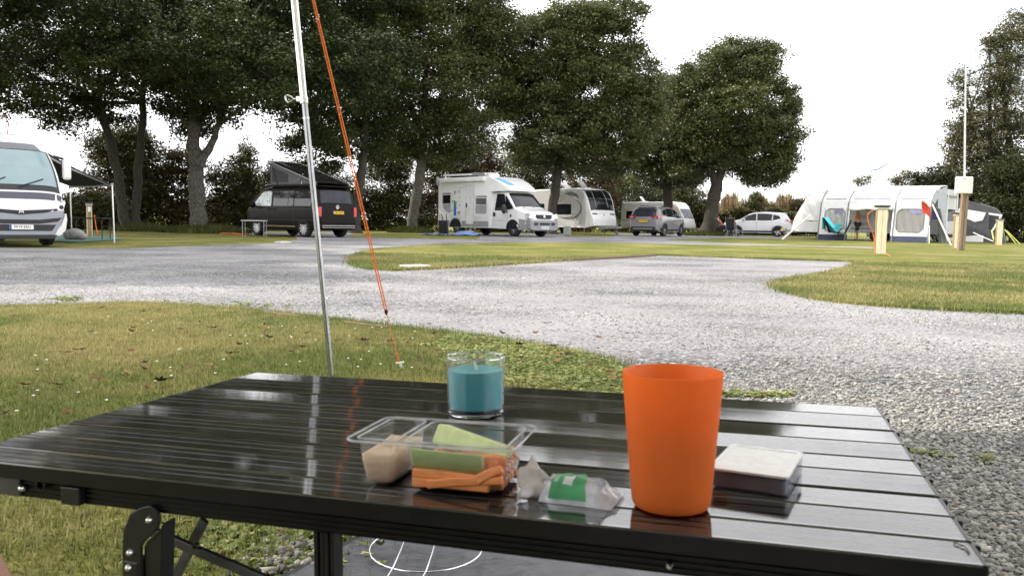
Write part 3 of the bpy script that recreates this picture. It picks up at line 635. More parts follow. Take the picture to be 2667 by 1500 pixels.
# clipped hedge and the crop behind it
def hedge():
    t = thing('hedge', 'long green hedge behind the white car', 'hedge', foot(2000, 64)); B = t.matrix_world.translation
    n = 42000; u = RNG.random(n); top = 550+7*np.sin(u*21)+RNG.normal(0, 4, n)
    C = []
    for i in range(n):
        x = 1855+u[i]*310; y = top[i]+(610-top[i])*RNG.random()**1.25
        p = D(x, y, 64+RNG.uniform(-1.1, 1.1)); C.append((p.x-B.x, p.y-B.y, max(.05, p.z)))
    npmesh('foliage', leafquads(np.array(C), .2, .1), 4, LV3, t)
    mbx = MB(); 
    for i in range(40):
        p = GX(1865+i*7.4, 64); q = Vector((p.x-B.x, p.y-B.y, 0)); mbx.tube([q, q+Vector((random.uniform(-.4, .4), 0, 1.6))], [.04, .015], 5)
    mbx.build('stems', BARK, t)
hedge()
STRAW = leafmat('dry_crop', [(0, (.13, .095, .05)), (.5, (.27, .19, .11)), (1, (.46, .36, .23))], .3, .7, .2, .5)
n = 5200; V = []
px = RNG.uniform(1875, 2150, n); 
for i in range(n):
    p = GX(px[i], 68+RNG.uniform(-2, 3)); h = (2.5+.35*math.sin(px[i]*.09)+.25*math.sin(px[i]*.31))*RNG.uniform(.7, 1.22); a = RNG.uniform(0, 6.28); w = RNG.uniform(.03, .07); lx, ly = RNG.normal(0, .22, 2)
    V += [(p.x-w*math.cos(a), p.y-w*math.sin(a), .4), (p.x+w*math.cos(a), p.y+w*math.sin(a), .4), (p.x+lx+w*.4, p.y+ly, h), (p.x+lx-w*.4, p.y+ly, h-.06)]
o = npmesh('crop', np.array(V), 4, STRAW); tag(o, 'tall dry straw coloured crop standing behind the hedge', 'crop', kind='stuff')
# right side
Y = 54; b = foot(2640, Y)
tree('tree', 'tall wispy grey green tree at the right edge behind the mast', b,
     [([b]+TP(Y, (2640,520),(2630,400),(2620,280),(2600,160)), (.3,.26,.22,.16,.07)), ([b]+TP(Y, (2600,520),(2580,400),(2575,250),(2578,130)), (.24,.2,.15,.1,.05)), (TP(Y, (2605,520),(2560,430),(2530,330),(2510,210)), (.2,.14,.09,.04))],
     PB(Y, (2640,120,55,60,0,1.6),(2600,180,40,80,0,1.4),(2650,240,70,90,0,2),(2570,330,75,90,0,2),(2515,290,40,80,0,1.2),(2500,400,34,50,0,1.2),(2505,205,22,30,0,.7),(2640,380,80,90,0,2),(2530,400,60,60,0,1.6),(2655,60,28,40,0,.8),(2590,450,80,60,0,2),(2490,370,28,30,0,1),(2585,110,18,34,0,.5)),
     1500, 17, .62, .21, LVW, BARK, shell=.3, droop=.5, limbs=14, rootflare=False)
bush('broad dark evergreen bush behind the white box on its post', 2460, 58, [(2450,480,70,45,0,2.2),(2420,500,45,40,0,2),(2520,500,70,50,0,2.2),(2560,540,70,60,0,2.2),(2400,520,30,40,0,1.6)], 700, 32, .62, .19, LVY)
bush('dark hedge bush at the right edge behind the grey awning', 2610, 50, [(2600,560,60,60,0,1.8),(2660,520,50,80,0,1.8),(2560,590,50,40,0,1.6),(2700,560,60,90,0,1.8),(2640,440,50,50,0,1.5)], 620, 32, .55, .17, LVY)
DRY = leafmat('dead_frond', [(0, (.22, .11, .05)), (1, (.45, .27, .14))], .2, .7, .2, .5)
bush('rust coloured dead foliage above the grey awning', 2575, 56.5, [(2560,541,30,9,-1,.6),(2590,548,20,9,-1,.5)], 70, 22, .35, .17, DRY, stems=4)
# long grass skirts at the feet of the trunks
def skirt(label, px, Y, r, n):
    p = GX(px, Y); a = RNG.uniform(0, 6.28, n); d = r*np.sqrt(RNG.random(n)); 
    V = np.zeros((n, 3, 3), np.float32); x = p.x+np.cos(a)*d; y = p.y+np.sin(a)*d*.8; h = .55*(1-.6*d/r)*RNG.uniform(.5, 1.1, n); w = .03
    V[:, 0] = np.stack([x-w, y, 0*x], 1); V[:, 1] = np.stack([x+w, y, 0*x], 1); V[:, 2] = np.stack([x+np.cos(a)*.15, y+RNG.normal(0, .1, n), h], 1)
    o = npmesh('grass_tuft', V.reshape(-1, 3), 3, LGR); tag(o, label, 'grass tuft', 'unmown grass round the tree trunks')
LGR = leafmat('long_grass', [(0, (.035, .05, .014)), (.6, (.07, .085, .024)), (1, (.15, .14, .05))], .3, .6, .2, .5)
skirt('unmown grass round the thick mottled trunk', 535, 36.2, 2.0, 2600)
skirt('unmown grass round the twin trunks', 365, 37.2, 1.3, 1500)
skirt('unmown grass round the trunk left of the coachbuilt camper', 1068, 46.6, 1.3, 1300)
skirt('unmown grass round the lone round crowned tree', 1850, 55.4, 1.8, 1700)
# ================================================================== TABLE AND WHAT STANDS ON IT
def blackalu(name, rough):
    m, t, b, N, L = nodes(name); tcn = N('ShaderNodeTexCoord'); mpn = N('ShaderNodeMapping'); mpn.inputs['Scale'].default_value = (2, 120, 40); L(tcn.outputs['Object'], mpn.inputs[0])
    n = noise(t, 3, 4, mpn.outputs[0]); r = ramp(t, n.outputs['Fac'], [(.3, (.003, .003, .0035)), (.7, (.006, .006, .007))]); L(r.outputs[0], b.inputs['Base Color'])
    n2 = noise(t, 7, 5, tcn.outputs['Object']); r2 = ramp(t, n2.outputs['Fac'], [(.35, (rough*.5,)*3), (.7, (rough*1.9,)*3)]); L(r2.outputs[0], b.inputs['Roughness'])
    b.inputs['Specular IOR Level'].default_value = .5; b.inputs['IOR'].default_value = 1.55; b.inputs['Coat Weight'].default_value = .7; b.inputs['Coat Roughness'].default_value = .05; b.inputs['Coat IOR'].default_value = 1.6
    bp = N('ShaderNodeBump'); bp.inputs['Strength'].default_value = .05; bp.inputs['Distance'].default_value = .001; L(n.outputs['Fac'], bp.inputs['Height']); L(bp.outputs[0], b.inputs['Normal'])
    return m
ALU = blackalu('black_aluminium', .07)
BLK = mat('black_steel', (.014, .014, .015), .38, var=.3, scale=30, bump=.05)
GRYB = mat('grey_steel', (.10, .105, .115), .42, metal=.6, var=.25, scale=40, bump=.1)
CHR = mat('bright_metal', (.78, .78, .78), .18, metal=1, var=.06, scale=20)
A0, A1, B0, B1 = -.768, .1485, .584, 1.104
AC, BC = (A0+A1)/2, (B0+B1)/2
CT = TM(AC, BC, 0)
table = thing('camping_table', 'black slatted aluminium camping table with folding legs', 'table', CT)
def tb(a, b, c): return (a-AC, b-BC, c)
edges = [.584, .6295, .682, .7335, .793, .8485, .909, .9725, 1.045, 1.104]
gaps = [0, .0022, .0012, .0034, .0012, .0022, .0012, .0046, .0014, 0]
mb = MB()
for i in range(9):
    b0, b1 = edges[i]+gaps[i], edges[i+1]-gaps[i+1]*.3-.0006
    n = max(8, int((b1-b0)/.0044)); prof = [(b0, -.014), (b0, -.0012), (b0+.0012, 0)]
    for k in range(n):
        q0 = b0+.002+(b1-b0-.004)*k/n; q1 = b0+.002+(b1-b0-.004)*(k+1)/n; d = .0013 if k in (n//3, 2*n//3) else .00045
        prof += [(q0+.0003, 0), (q1-.0011, 0), (q1-.0008, -d), (q1-.0002, -d)]
    prof += [(b1-.0012, 0), (b1, -.0012), (b1, -.014)]
    tl = math.tan(R((.5,-.9,1.1,-.4,1.3,-1.1,1.2,-.7,.9)[i])); bc = (b0+b1)/2; P = [(p[0]-BC, p[1]-tl*(p[0]-bc)-abs(tl)*.02) for p in prof]
    mb.prism(P, A0+.004-AC, A1-.004-AC, 'x')
mb.build('tabletop', ALU, table)
# end rails with their plastic knuckles, and the front and back side rails
for a, s in ((A0, 1), (A1, -1)):
    mb = MB()
    for i in range(9):
        mb.box(tb(a+s*.002, (edges[i]+edges[i+1])/2, -.0075), (.004, edges[i+1]-edges[i]-.006, .013))
    for e in edges[1:-1]: mb.box(tb(a-s*.001, e, -.0085), (.007, .006, .013))
    mb.build('end_cap', BLK, table, bevel=.001)
def rail(b, t0=-.015, h=.019):
    mbx = MB(); y0 = b-BC
    prof = [(y0, t0), (y0+.016, t0), (y0+.016, t0-h), (y0, t0-h)]; q = []
    for k in range(4):
        z = t0-h*k/4; q += [(y0, z), (y0, z-h*.13), (y0+.0016, z-h*.15), (y0+.0016, z-h*.24)]
    prof = q+[(y0, t0-h), (y0+.016, t0-h), (y0+.016, t0)]
    mbx.prism(prof, A0+.012-AC, A1-.03-AC, 'x'); return mbx
RAILM = mat('dull_black_rail', (.012, .012, .013), .3, var=.2, scale=30, spec=.3)
for b in (.592, 1.07):
    rl = rail(b).build('side_rail', RAILM, table)
mb = MB(); mb.box(((A0+A1)/2-AC, B0-.0006-BC, -.0078), (A1-A0-.009, .0012, .0132)); mb.build('front_edge', RAILM, table)
rl_front = [o for o in table.children if o.name.startswith('side_rail')][0]
def bolt(mbx, a, b, c, r=.0036): mbx.lathe([(0, -.0042), (r*.55, -.0036), (r*.9, -.0016), (r, 0), (r, .001)], 14, tb(a, b, c), 'y')
# grey rail sleeve and clip at the left
mb = MB(); pa = TAB(25, 1275, -.024)[0]
mb.box(tb(A0+.05, .5905, -.0245), (.085, .003, .0185)); mb.build('rail_sleeve', GRYB, table, bevel=.001)
for q in ((TAB(24, 1280, -.024)[0], .589, -.0245), (TAB(1738, 1483, -.024)[0], .5915, -.027)):
    mb = MB(); bolt(mb, *q); mb.build('bolt', CHR, table, smooth=True)
mb = MB(); ca = TAB(195, 1287, -.026)[0]; mb.box(tb(ca, .589, -.026), (.022, .008, .017)); mb.lathe([(.004, -.003), (.0055, -.003), (.0055, .003), (.004, .003)], 16, tb(TAB(118, 1262, -.02)[0], .588, -.0185), 'y')
mb.build('latch', BLK, table, bevel=.0012)
# folding leg, front left: bracket plate, channel, bolts
la = TAB(345, 1330, -.03)[0]
def leg_assembly(a, b, s, full=True):
    mbx = MB(); c0 = -.030
    poly = [(-.021,-.075),(-.020,-.045),(-.018,-.022),(-.010,-.006),(.002,.001),(.013,.004),(.020,.0),(.0225,-.009),(.019,-.018),(.004,-.031),(.001,-.036),(0,-.075)]
    mbx.prism([(a-AC+s*p[0], c0+p[1]) for p in poly], b-BC, b-BC+.004)
    poly = [(.0195,-.019),(.0225,-.012),(.018,-.075),(.001,-.075),(.001,-.037),(.005,-.031)]
    mbx.prism([(a-AC+s*p[0], c0+p[1]) for p in poly], b-BC+.0042, b-BC+.022)
    br = mbx.build('leg_bracket', BLK, table, bevel=.0012)
    for dx, dz in ((.0125,-.009),(-.010,-.0415),(-.012,-.056)): m2 = MB(); bolt(m2, a+s*dx, b-.0002, c0+dz); m2.build('bolt', CHR, br, smooth=True)
    m3 = MB(); m3.bar(tb(a-s*.010, b+.008, c0-.05), tb(a-s*.022, b+.01, -.505), .017, .018, up=(0, 1, 0)); lg = m3.build('leg', BLK, table, bevel=.0015)
    m4 = MB(); m4.box(tb(a-s*.022, b+.01, -.508), (.024, .024, .014)); m4.build('foot', BLK, lg, bevel=.003)
leg_assembly(la, .586, 1); leg_assembly(A1-.10, .592, -1); ra_ = ray(856, 1440); leg_assembly(ra_.dot(ex_)/ra_.dot(ey_)*1.085, 1.085, 1); leg_assembly(A1-.10, 1.085, -1)
# ribbed centre leg and flat cross braces
mb = MB(); ca = TAB(848, 1440, -.06)[0]*1.04
for k in range(4): mb.box(tb(ca-.0078+k*.0052, .640, -.27), (.0042, .020-.003*(k % 2), .47))
mb.build('leg', BLK, table, bevel=.0008)
def tp(x, y, b):                   # point under the table on the vertical plane b
    d = ray(x, y); t = b/d.dot(ey_); q = d*t; return tb(q.dot(ex_), b, q.dot(en_)+HP)
def brace(p, q, b, w, name='brace'):
    P, Q = Vector(tp(*p, b)), Vector(tp(*q, b)); P2 = P+(P-Q)*.15; Q2 = Q+(Q-P)*1.1; 
    mbx = MB(); mbx.bar(P2, Q2, .006, w, up=(0, 0, 1)); return mbx.build(name, GRYB, table, bevel=.001)
brace((395,1382),(700,1512), .655, .0095); brace((523,1372),(458,1500), .675, .0095)
mb = MB(); mb.lathe([(.0012, -.003), (.0034, -.003), (.0034, .001), (.0012, .001)], 12, tp(512, 1420, .651), 'y'); mb.build('bolt', BLK, table)

# --- orange tumbler
def plast(name, col, rough, sss=.0, transl=.0):
    m, t, b, N, L = nodes(name); out = t.nodes['Material Output']; tcn = N('ShaderNodeTexCoord'); n = noise(t, 18, 3, tcn.outputs['Object'])
    r = ramp(t, n.outputs['Fac'], [(.3, [c*.95 for c in col]), (.7, [min(1, c*1.05) for c in col])]); L(r.outputs[0], b.inputs['Base Color']); b.inputs['Roughness'].default_value = rough
    if transl:
        tl = N('ShaderNodeBsdfTranslucent'); L(r.outputs[0], tl.inputs[0]); ms = N('ShaderNodeMixShader'); ms.inputs[0].default_value = transl
        L(b.outputs[0], ms.inputs[1]); L(tl.outputs[0], ms.inputs[2]); L(ms.outputs[0], out.inputs[0])
    return m
ORG = plast('orange_plastic', (1.0, .34, .07), .42, transl=.55)
M = TM(-.0640, .6426, .0004); mb = MB()
mb.lathe([(0, .001), (.0265, .001), (.0296, .0022), (.0310, .005), (.0316, .010), (.0394, .1072), (.0396, .1082), (.0390, .1086), (.0384, .1076), (.0304, .010), (.029, .0045), (0, .0035)], 72)
tum = tag(mb.build('tumbler', ORG, M=M, smooth=True), 'tall orange plastic tumbler on the black table', 'tumbler')
mb = MB(); mb.lathe([(0, .0060), (.0225, .0065), (.0245, .011), (.0290, .0660), (.0270, .0684), (0, .0686)], 48); mb.build('drink', mat('dark_drink', (.95, .32, .06), .1, var=.1), tum, smooth=True)
# --- candle in a glass
a, b = TAB(1237, 1078); cn = thing('candle', 'teal candle in a clear glass at the back of the table', 'candle', TM(a, b+.003, .0004))
def glass(name):
    m, t, bs, N, L = nodes(name); bs.inputs['Transmission Weight'].default_value = 1; bs.inputs['Roughness'].default_value = .01; bs.inputs['IOR'].default_value = 1.46
    tcn = N('ShaderNodeTexCoord'); n = noise(t, 5, 2, tcn.outputs['Object']); r = ramp(t, n.outputs['Fac'], [(0, (.97, .985, .99)), (1, (1, 1, 1))]); L(r.outputs[0], bs.inputs['Base Color']); 
    lp = N('ShaderNodeBsdfTransparent'); return m
GLS = clear('candle_glass', (.97, .985, .99), .02, .02, 1.0)
GL2 = glass('thick_glass')
mb = MB(); mb.lathe([(0, .0006), (.0325, .0006), (.0338, .002), (.0338, .0046), (.0320, .0056), (.022, .0058), (0, .0058)], 56); mb.build('glass_base', GL2, cn, smooth=True)
mb = MB(); mb.lathe([(.0338, .0047), (.0346, .02), (.0362, .0695), (.0360, .0707), (.0352, .0705), (.0349, .0690), (.0334, .02), (.0325, .006)], 56); mb.build('glass_jar', GLS, cn, smooth=True)
mb = MB(); mb.tube([(.0357*math.cos(2*math.pi*i/48), .0357*math.sin(2*math.pi*i/48), .0703) for i in range(48)], .0011, 8, close=True); mb.build('glass_rim', GL2, cn, smooth=True)
WAX = mat('teal_wax', (.06, .37, .43), .38, var=.08, scale=30, sss=.25, bump=.03)
mb = MB(); mb.lathe([(0, .0062), (.026, .0062), (.0315, .009), (.0325, .017), (.0335, .0525), (.0333, .0541), (.0322, .0546), (.02, .0538), (.004, .0535), (0, .0540)], 56); mb.build('wax', WAX, cn, smooth=True)
mb = MB(); mb.tube([(.001, -.001, .053), (.001, -.001, .057), (-.001, -.001, .061), (-.0026, 0, .0648)], [.0017, .0016, .0014, .0012], 8); mb.build('wick', mat('wick', (.75, .78, .8), .7), cn, smooth=True)
# --- clear two-compartment snack tray
TRH = .042; M = TM(-.2635, .655, .0003, R(2)); tray = thing('snack_tray', 'clear plastic two compartment snack tray beside the candle', 'food tray', M)
CLR = clear('tray_plastic', (.96, .97, .98), .055, .05, 1.0)
def rrect(x0, x1, y0, y1, r, k=5):
    out = []
    for cx, cy, a0 in ((x1-r, y1-r, 0), (x0+r, y1-r, 90), (x0+r, y0+r, 180), (x1-r, y0+r, 270)):
        for i in range(k+1):
            an = R(a0+90*i/k); out.append((cx+r*math.cos(an), cy+r*math.sin(an)))
    return out
TW, TD = .0745, .047; DV = -.027
def pot(x0, x1, y0, y1, inset, h, r=.009):
    mbx = MB(); rings = []
    for z, i_, rr in ((0, .0, r), (-.004, .0012, r), (-h*.5, inset*.45, r*1.1), (-h+.008, inset*.85, r*1.3), (-h+.0025, inset*1.15, r*1.3), (-h, inset*1.5, r*1.2)):
        rings.append([(p[0], p[1], TRH+z) for p in rrect(x0+i_, x1-i_, y0+i_, y1-i_, rr)])
    n = len(rings[0]); vs = [v for q in rings for v in q]
    fs = [(i*n+j, i*n+(j+1) % n, (i+1)*n+(j+1) % n, (i+1)*n+j) for i in range(len(rings)-1) for j in range(n)]+[tuple((len(rings)-1)*n+j for j in range(n))]
    mbx.add(vs, fs); return mbx, rings[0]
p1, rim1 = pot(-TW+.008, DV-.0035, -TD+.008, TD-.008, .0052, .0405, .0055); p2, rim2 = pot(DV+.0035, TW-.008, -TD+.008, TD-.008, .0062, .0405)
p1.build('dip_pot', CLR, tray, smooth=True); p2.build('stick_pot', CLR, tray, smooth=True)
# flange: a plate with two openings
bm = bmesh.new()
def loop(P, z): return [bm.verts.new((p[0], p[1], z)) for p in P]
def eloop(vs): return [bm.edges.new((vs[i], vs[(i+1) % len(vs)])) for i in range(len(vs))]
E_ = eloop(loop(rrect(-TW, TW, -TD, TD, .012), TRH+.0005))+eloop(loop([(p[0], p[1]) for p in rim1], TRH+.0005))+eloop(loop([(p[0], p[1]) for p in rim2], TRH+.0005))
bmesh.ops.triangle_fill(bm, edges=E_, use_beauty=True)
me = bpy.data.meshes.new('rim'); bm.to_mesh(me); bm.free(); me.materials.append(CLR)
o = bpy.data.objects.new('rim', me); COL.objects.link(o); o.parent = tray
mb = MB(); q = rrect(-TW, TW, -TD, TD, .012); mb.tube([(p[0], p[1], TRH) for p in q], .0011, 6, close=True)
for rm in (rim1, rim2): mb.tube([(p[0], p[1], TRH+.0008) for p in rm], .0008, 6, close=True)
mb.build('rim_bead', clear('tray_edge', (.93, .95, .97), .42, .08, 1.0), tray, smooth=True)
# dip
DIP = mat('hummus', (.78, .57, .40), .45, var=.10, scale=120, bump=.2, bscale=260, sss=.1)
def dipf(mb):
    x0, x1, y0, y1 = -TW+.0088, DV-.0043, -TD+.0088, TD-.0088; rings = []
    for z, i_ in ((.0030, .0074), (.0050, .0060), (.0095, .0046), (.0215, .0022), (.0275, .0016)):
        rings.append([(p[0], p[1], z+0) for p in rrect(x0+i_, x1-i_, y0+i_, y1-i_, .0058)])
    n = len(rings[0]); vs = [v for q in rings for v in q]; cx, cy = (x0+x1)/2, (y0+y1)/2
    for f, dz in ((.75, .0022), (.4, .0040)):
        vs += [(cx+(v[0]-cx)*f, cy+(v[1]-cy)*f, .0275+dz+.0018*math.sin(v[0]*300+v[1]*260)) for v in rings[-1]]
    k = len(rings)+2; fs = [(i*n+j, i*n+(j+1) % n, (i+1)*n+(j+1) % n, (i+1)*n+j) for i in range(k-1) for j in range(n)]+[tuple(range(n-1, -1, -1)), tuple((k-1)*n+j for j in range(n))]
    mb.add(vs, fs)
mb = MB(); dipf(mb)
mb.ico((-.047, .004, .0265), (.009, .012, .006), 3, jit=.02)
tag(mb.build('dip', DIP, M=M, smooth='all'), 'beige hummus dip half filling the small pot of the tray', 'dip')
# carrots and cucumber
CAR = mat('carrot', (.95, .34, .12), .4, var=.16, scale=60, bump=.15, bscale=150, sss=.12, stretch=(1, 4, 4))
def stick(p, q, w, h, m, nm, roll=0, taper=.85):
    P, Q = Vector(p), Vector(q); mbx = MB(); L_ = (Q-P).length; vs = []
    for i, t in enumerate((0, .35, .7, 1)):
        k = 1+(taper-1)*t
        for sy, sz in ((-1,-1),(1,-1),(1,1),(-1,1)): vs.append((L_*(t-.5), sy*w/2*k*random.uniform(.92, 1.08), sz*h/2*k*random.uniform(.92, 1.08)+.0008*math.sin(t*4)))
    fs = [(0,1,2,3),(15,14,13,12)]+[(i*4+j, i*4+(j+1) % 4, (i+1)*4+(j+1) % 4, (i+1)*4+j) for i in range(3) for j in range(4)]
    mbx.add(vs, fs); d = (Q-P).normalized()
    rot = d.to_track_quat('X', 'Z').to_matrix().to_4x4() @ Matrix.Rotation(roll, 4, 'X')
    return mbx.build(nm, m, M=M @ Matrix.Translation((P+Q)/2) @ rot, bevel=.0012, smooth=True)
X0, X1 = DV+.0105, TW-.0135
cars = [((X0,-.0315,.0068),(X1-.010,-.0325,.0070)),((X0,-.031,.0145),(X1-.016,-.0325,.0140)),((X0+.014,-.0335,.0062),(X1+.002,-.0335,.0150)),((X1-.020,-.034,.0125),(X1+.001,-.033,.0245)),((X0,-.022,.007),(X1,-.022,.007)),((X0,-.022,.0155),(X1,-.021,.016)),((X0,-.012,.007),(X1,-.012,.007)),((X0,-.012,.0155),(X1,-.011,.0155)),((X0,-.002,.0075),(X1,-.002,.0075)),((X0,-.002,.0165),(X1,-.002,.0165)),((X0,.008,.0075),(X1,.008,.0075)),((X0,.008,.0165),(X1,.009,.0165)),((X0,.019,.008),(X1,.02,.008)),((X0,.02,.0175),(X1,.021,.0175)),((X1-.008,-.029,.0245),(X1-.004,.022,.0265)),((X1-.02,-.026,.0275),(X1+.002,-.022,.0285))]
for i, (p, q) in enumerate(cars):
    o = stick(p, q, .0092, .0080, CAR, 'carrot_stick', random.uniform(-.25, .25)); tag(o, 'orange carrot stick lying in the clear snack tray', 'carrot stick', 'carrot sticks in the snack tray')
CUF = mat('cucumber_flesh', (.66, .76, .40), .3, var=.12, scale=60, bump=.06, sss=.15, stretch=(2, 1, 1)); CUS = mat('cucumber_skin', (.36, .48, .19), .3, var=.2, scale=90, stretch=(.3, 1, 1))
def cucumber(p, q, r, roll, label, taper=1):
    P, Q = Vector(p), Vector(q); L_ = (Q-P).length; d = (Q-P).normalized(); rot = d.to_track_quat('X', 'Z').to_matrix().to_4x4() @ Matrix.Rotation(roll, 4, 'X')
    mbx = MB(); k = 7; vs = []; mi = []
    for t in (0, .3, .6, 1):
        s = r*(1+(taper-1)*t); vs.append((L_*(t-.5), 0, 0))
        for j in range(k): an = R(-50+100*j/(k-1)); vs.append((L_*(t-.5), s*math.sin(an), -s*math.cos(an)))
    n = k+1; fs = []
    for i in range(3):
        for j in range(n): fs.append((i*n+j, i*n+(j+1) % n, (i+1)*n+(j+1) % n, (i+1)*n+j)); mi.append(1 if 1 <= j < k else 0)
    fs += [tuple(range(n-1, -1, -1)), tuple(3*n+j for j in range(n))]; mi += [0, 0]
    mbx.add(vs, fs); mbx.m = mi
    o = mbx.build('cucumber_stick', [CUF, CUS], M=M @ Matrix.Translation((P+Q)/2) @ rot, bevel=.0016, smooth=True); tag(o, label, 'cucumber stick', 'cucumber sticks in the snack tray')
cucumber((X0-.001,-.0185,.0300),(X1-.015,-.0190,.0285), .0158, R(-62), 'cucumber stick lying against the front of the tray')
cucumber((-.004,-.004,.0515),(X1+.006,-.020,.0385), .0175, R(25), 'longest cucumber stick resting on top of the tray', .55)
cucumber((X0+.004,.020,.036),(X0+.03,.006,.036), .012, R(40), 'short cucumber piece half hidden at the back of the tray')
# --- crumpled wrapper with a green label
M = TM(-.1475, .641, .0006, R(-4)) @ Matrix.Scale(.99, 4); wr = thing('wrapper', 'crumpled clear food wrapper with a green label', 'wrapper', M)
FILM = clear('film', (.95, .97, .99), .5, .12, 1.0, (.86, .89, .97)); FILMW = clear('film_white', (.95, .95, .96), .8, .16, 1.0, (.92, .92, .93))
_h = lambda x, y: .5+.5*math.sin(x*310+math.sin(y*190)*2)*math.cos(y*270+x*120)
def pouch(u, v, off=0):
    x = -.020+.062*u; y = -.021+.042*v
    e = (1-abs(2*v-1)**2.6); f = min(1, (1-u)*3.2+.25)*min(1, u*9+.5); z = (.0160*e**.6*f)*(1-.22*(u > .8)) + .0022*_h(x, y)*e
    yy = y*(1+.06*math.sin(u*9)); return (x+.0016*_h(y, x), yy, max(.0004, z)+off)
mb = MB(); mb.grid(pouch, 26, 22); mb.grid(lambda u, v: (-.020+.062*u, -.021+.042*v, .0003), 2, 2); mb.build('pouch', FILM, wr, smooth='all')
def fin(u, v):
    x = -.020-.019*u; w = .010+.024*u; y = (v-.5)*2*w*.8; z = (.013+.015*u*math.exp(-((v-.62)/.22)**2)*1.1)*(1-abs(2*v-1)**2.2)+.0032*math.sin(v*24+u*5)*u
    return (x+.004*math.sin(v*13), y, max(.0006, z))
mb = MB(); mb.grid(fin, 12, 26); mb.build('twisted_end', FILMW, wr, smooth='all', solid=.0004)
GRN = mat('green_label', (.055, .30, .13), .4, var=.35, scale=45); LWH = mat('pale_label', (.55, .65, .72), .45, var=.1, scale=60)
mb = MB(); mb.grid(lambda u, v: pouch(.14+.42*u+.07*(1-v)*u, .01+.60*v, .0011), 16, 16); gl = mb.build('label', GRN, wr, smooth='all')
mb = MB(); mb.grid(lambda u, v: pouch(.30+.13*u, .16+.26*v, .0017), 6, 6); mb.build('printed_panel', LWH, gl, smooth='all')
mb = MB(); mb.grid(lambda u, v: pouch(.17+.06*u, .2+.2*v, .0017), 5, 6); mb.build('printed_panel', mat('label_mid', (.25, .5, .38), .45), gl, smooth='all')
mb = MB()
for i in range(5): mb.grid(lambda u, v, i=i: pouch(.72+.09*u, .22+.07*i+.028*v, .0012), 4, 1)
mb.build('print_lines', mat('faint_print', (.22, .28, .48), .6), wr)
# --- small clear box with a white lid
M = TM(.0018, .738, .0003, R(-10.5)); bx = thing('storage_box', 'small clear box with a white frosted lid right of the tumbler', 'box', M)
CB = clear('box_plastic', (.84, .85, .88), .05, .05, 1.0)
LID = mat('white_lid', (.84, .855, .89), .35, var=.05, scale=80, bump=.25, bscale=60)
mb = MB(); w, d, h = .0325, .0435, .0155; P0, P1 = rrect(-w, w, -d, d, .004, 3), rrect(-w+.0012, w-.0012, -d+.0012, d-.0012, .003, 3); n = len(P0)
mb.add([(p[0], p[1], .0006) for p in P0]+[(p[0], p[1], h) for p in P0]+[(p[0], p[1], h) for p in P1]+[(p[0], p[1], .002) for p in P1],
       [(i+k*n, (i+1) % n+k*n, (i+1) % n+(k+1)*n, i+(k+1)*n) for k in range(3) for i in range(n)]+[tuple(range(n-1, -1, -1)), tuple(3*n+i for i in range(n))])
mb.build('tub', CB, bx, smooth=True)
mb = MB(); mb.add([(p[0], p[1], .0018) for p in rrect(-w+.002, w-.002, -d+.002, d-.002, .003, 3)]+[(p[0], p[1], h-.002) for p in rrect(-w+.002, w-.002, -d+.002, d-.002, .003, 3)], [(i, (i+1) % n, n+(i+1) % n, n+i) for i in range(n)]+[tuple(range(n-1,-1,-1)), tuple(n+i for i in range(n))])
mb.build('contents', mat('smoke_grey', (.28, .28, .30), .3, var=.3, scale=25), bx)
mb = MB(); P = rrect(-w-.0005, w+.0005, -d-.0005, d+.0005, .004, 4); Q = rrect(-w+.004, w-.004, -d+.004, d-.004, .003, 4); n = len(P)
mb.add([(p[0], p[1], h+.0003) for p in P]+[(p[0], p[1], h+.0022) for p in P]+[(p[0], p[1], h+.0022) for p in Q]+[(p[0], p[1], h+.0016) for p in Q],
       [(i+k*n, (i+1) % n+k*n, (i+1) % n+(k+1)*n, i+(k+1)*n) for k in range(3) for i in range(n)]+[tuple(range(n-1, -1, -1)), tuple(3*n+i for i in range(n))])
mb.build('lid', LID, bx, smooth=True)
# thin straw on the table's right end
a, b = TAB(2515, 1432); mb = MB(); mb.tube([TF(a-.005, b+.012, .0008), TF(a+.0005, b+.004, .001), TF(a+.001, b-.006, .0008)], .0006, 5)
tag(mb.build('straw', STRAW), 'tiny dry grass stalk near the right end of the table', 'straw')

# ================================================================== POLE, GUY LINE, GROUNDSHEET
GALV = mat('galvanised_steel', (.40, .41, .42), .27, metal=1, var=.22, scale=16, bump=.06, bscale=50, stretch=(6, 6, 1)); POL = mat('polished_steel', (.82, .84, .87), .1, metal=1, var=.05, scale=8)
YP = 3.6; p0 = GX(865.5, YP); ptop = D(752, -150, YP); pcl = D(791, 256, YP); pmid = D(800, 308, YP); dirp = (ptop-p0).normalized()
pole = thing('awning_pole', 'shiny telescopic steel pole leaning left beside the table', 'pole', p0)
T = lambda p: p-p0
mb = MB(); mb.tube([T(p0), T(p0.lerp(ptop, .78))], .0126, 20); mb.build('lower_tube', GALV, pole, smooth=True)
mb = MB(); mb.tube([T(pcl)-dirp*.012, T(ptop)], .0156, 20); mb.build('upper_tube', POL, pole, smooth=True)
mb = MB(); q = T(p0)+dirp*(T(pmid)-T(p0)).length; mb.tube([q-dirp*.003, q+dirp*.003], .0142, 20); q2 = T(D(846, 776, YP)); mb.tube([q2-dirp*.003, q2+dirp*.003], .0134, 20); mb.build('joint_ring', POL, pole, smooth=True)
mb = MB(); c = T(pcl)-dirp*.010; mb.tube([c-dirp*.014, c+dirp*.016], .0180, 20); mb.box(c+Vector((-.02, -.006, .004)), (.022, .020, .022)); cl = mb.build('clamp', POL, pole, smooth=True, bevel=.002)
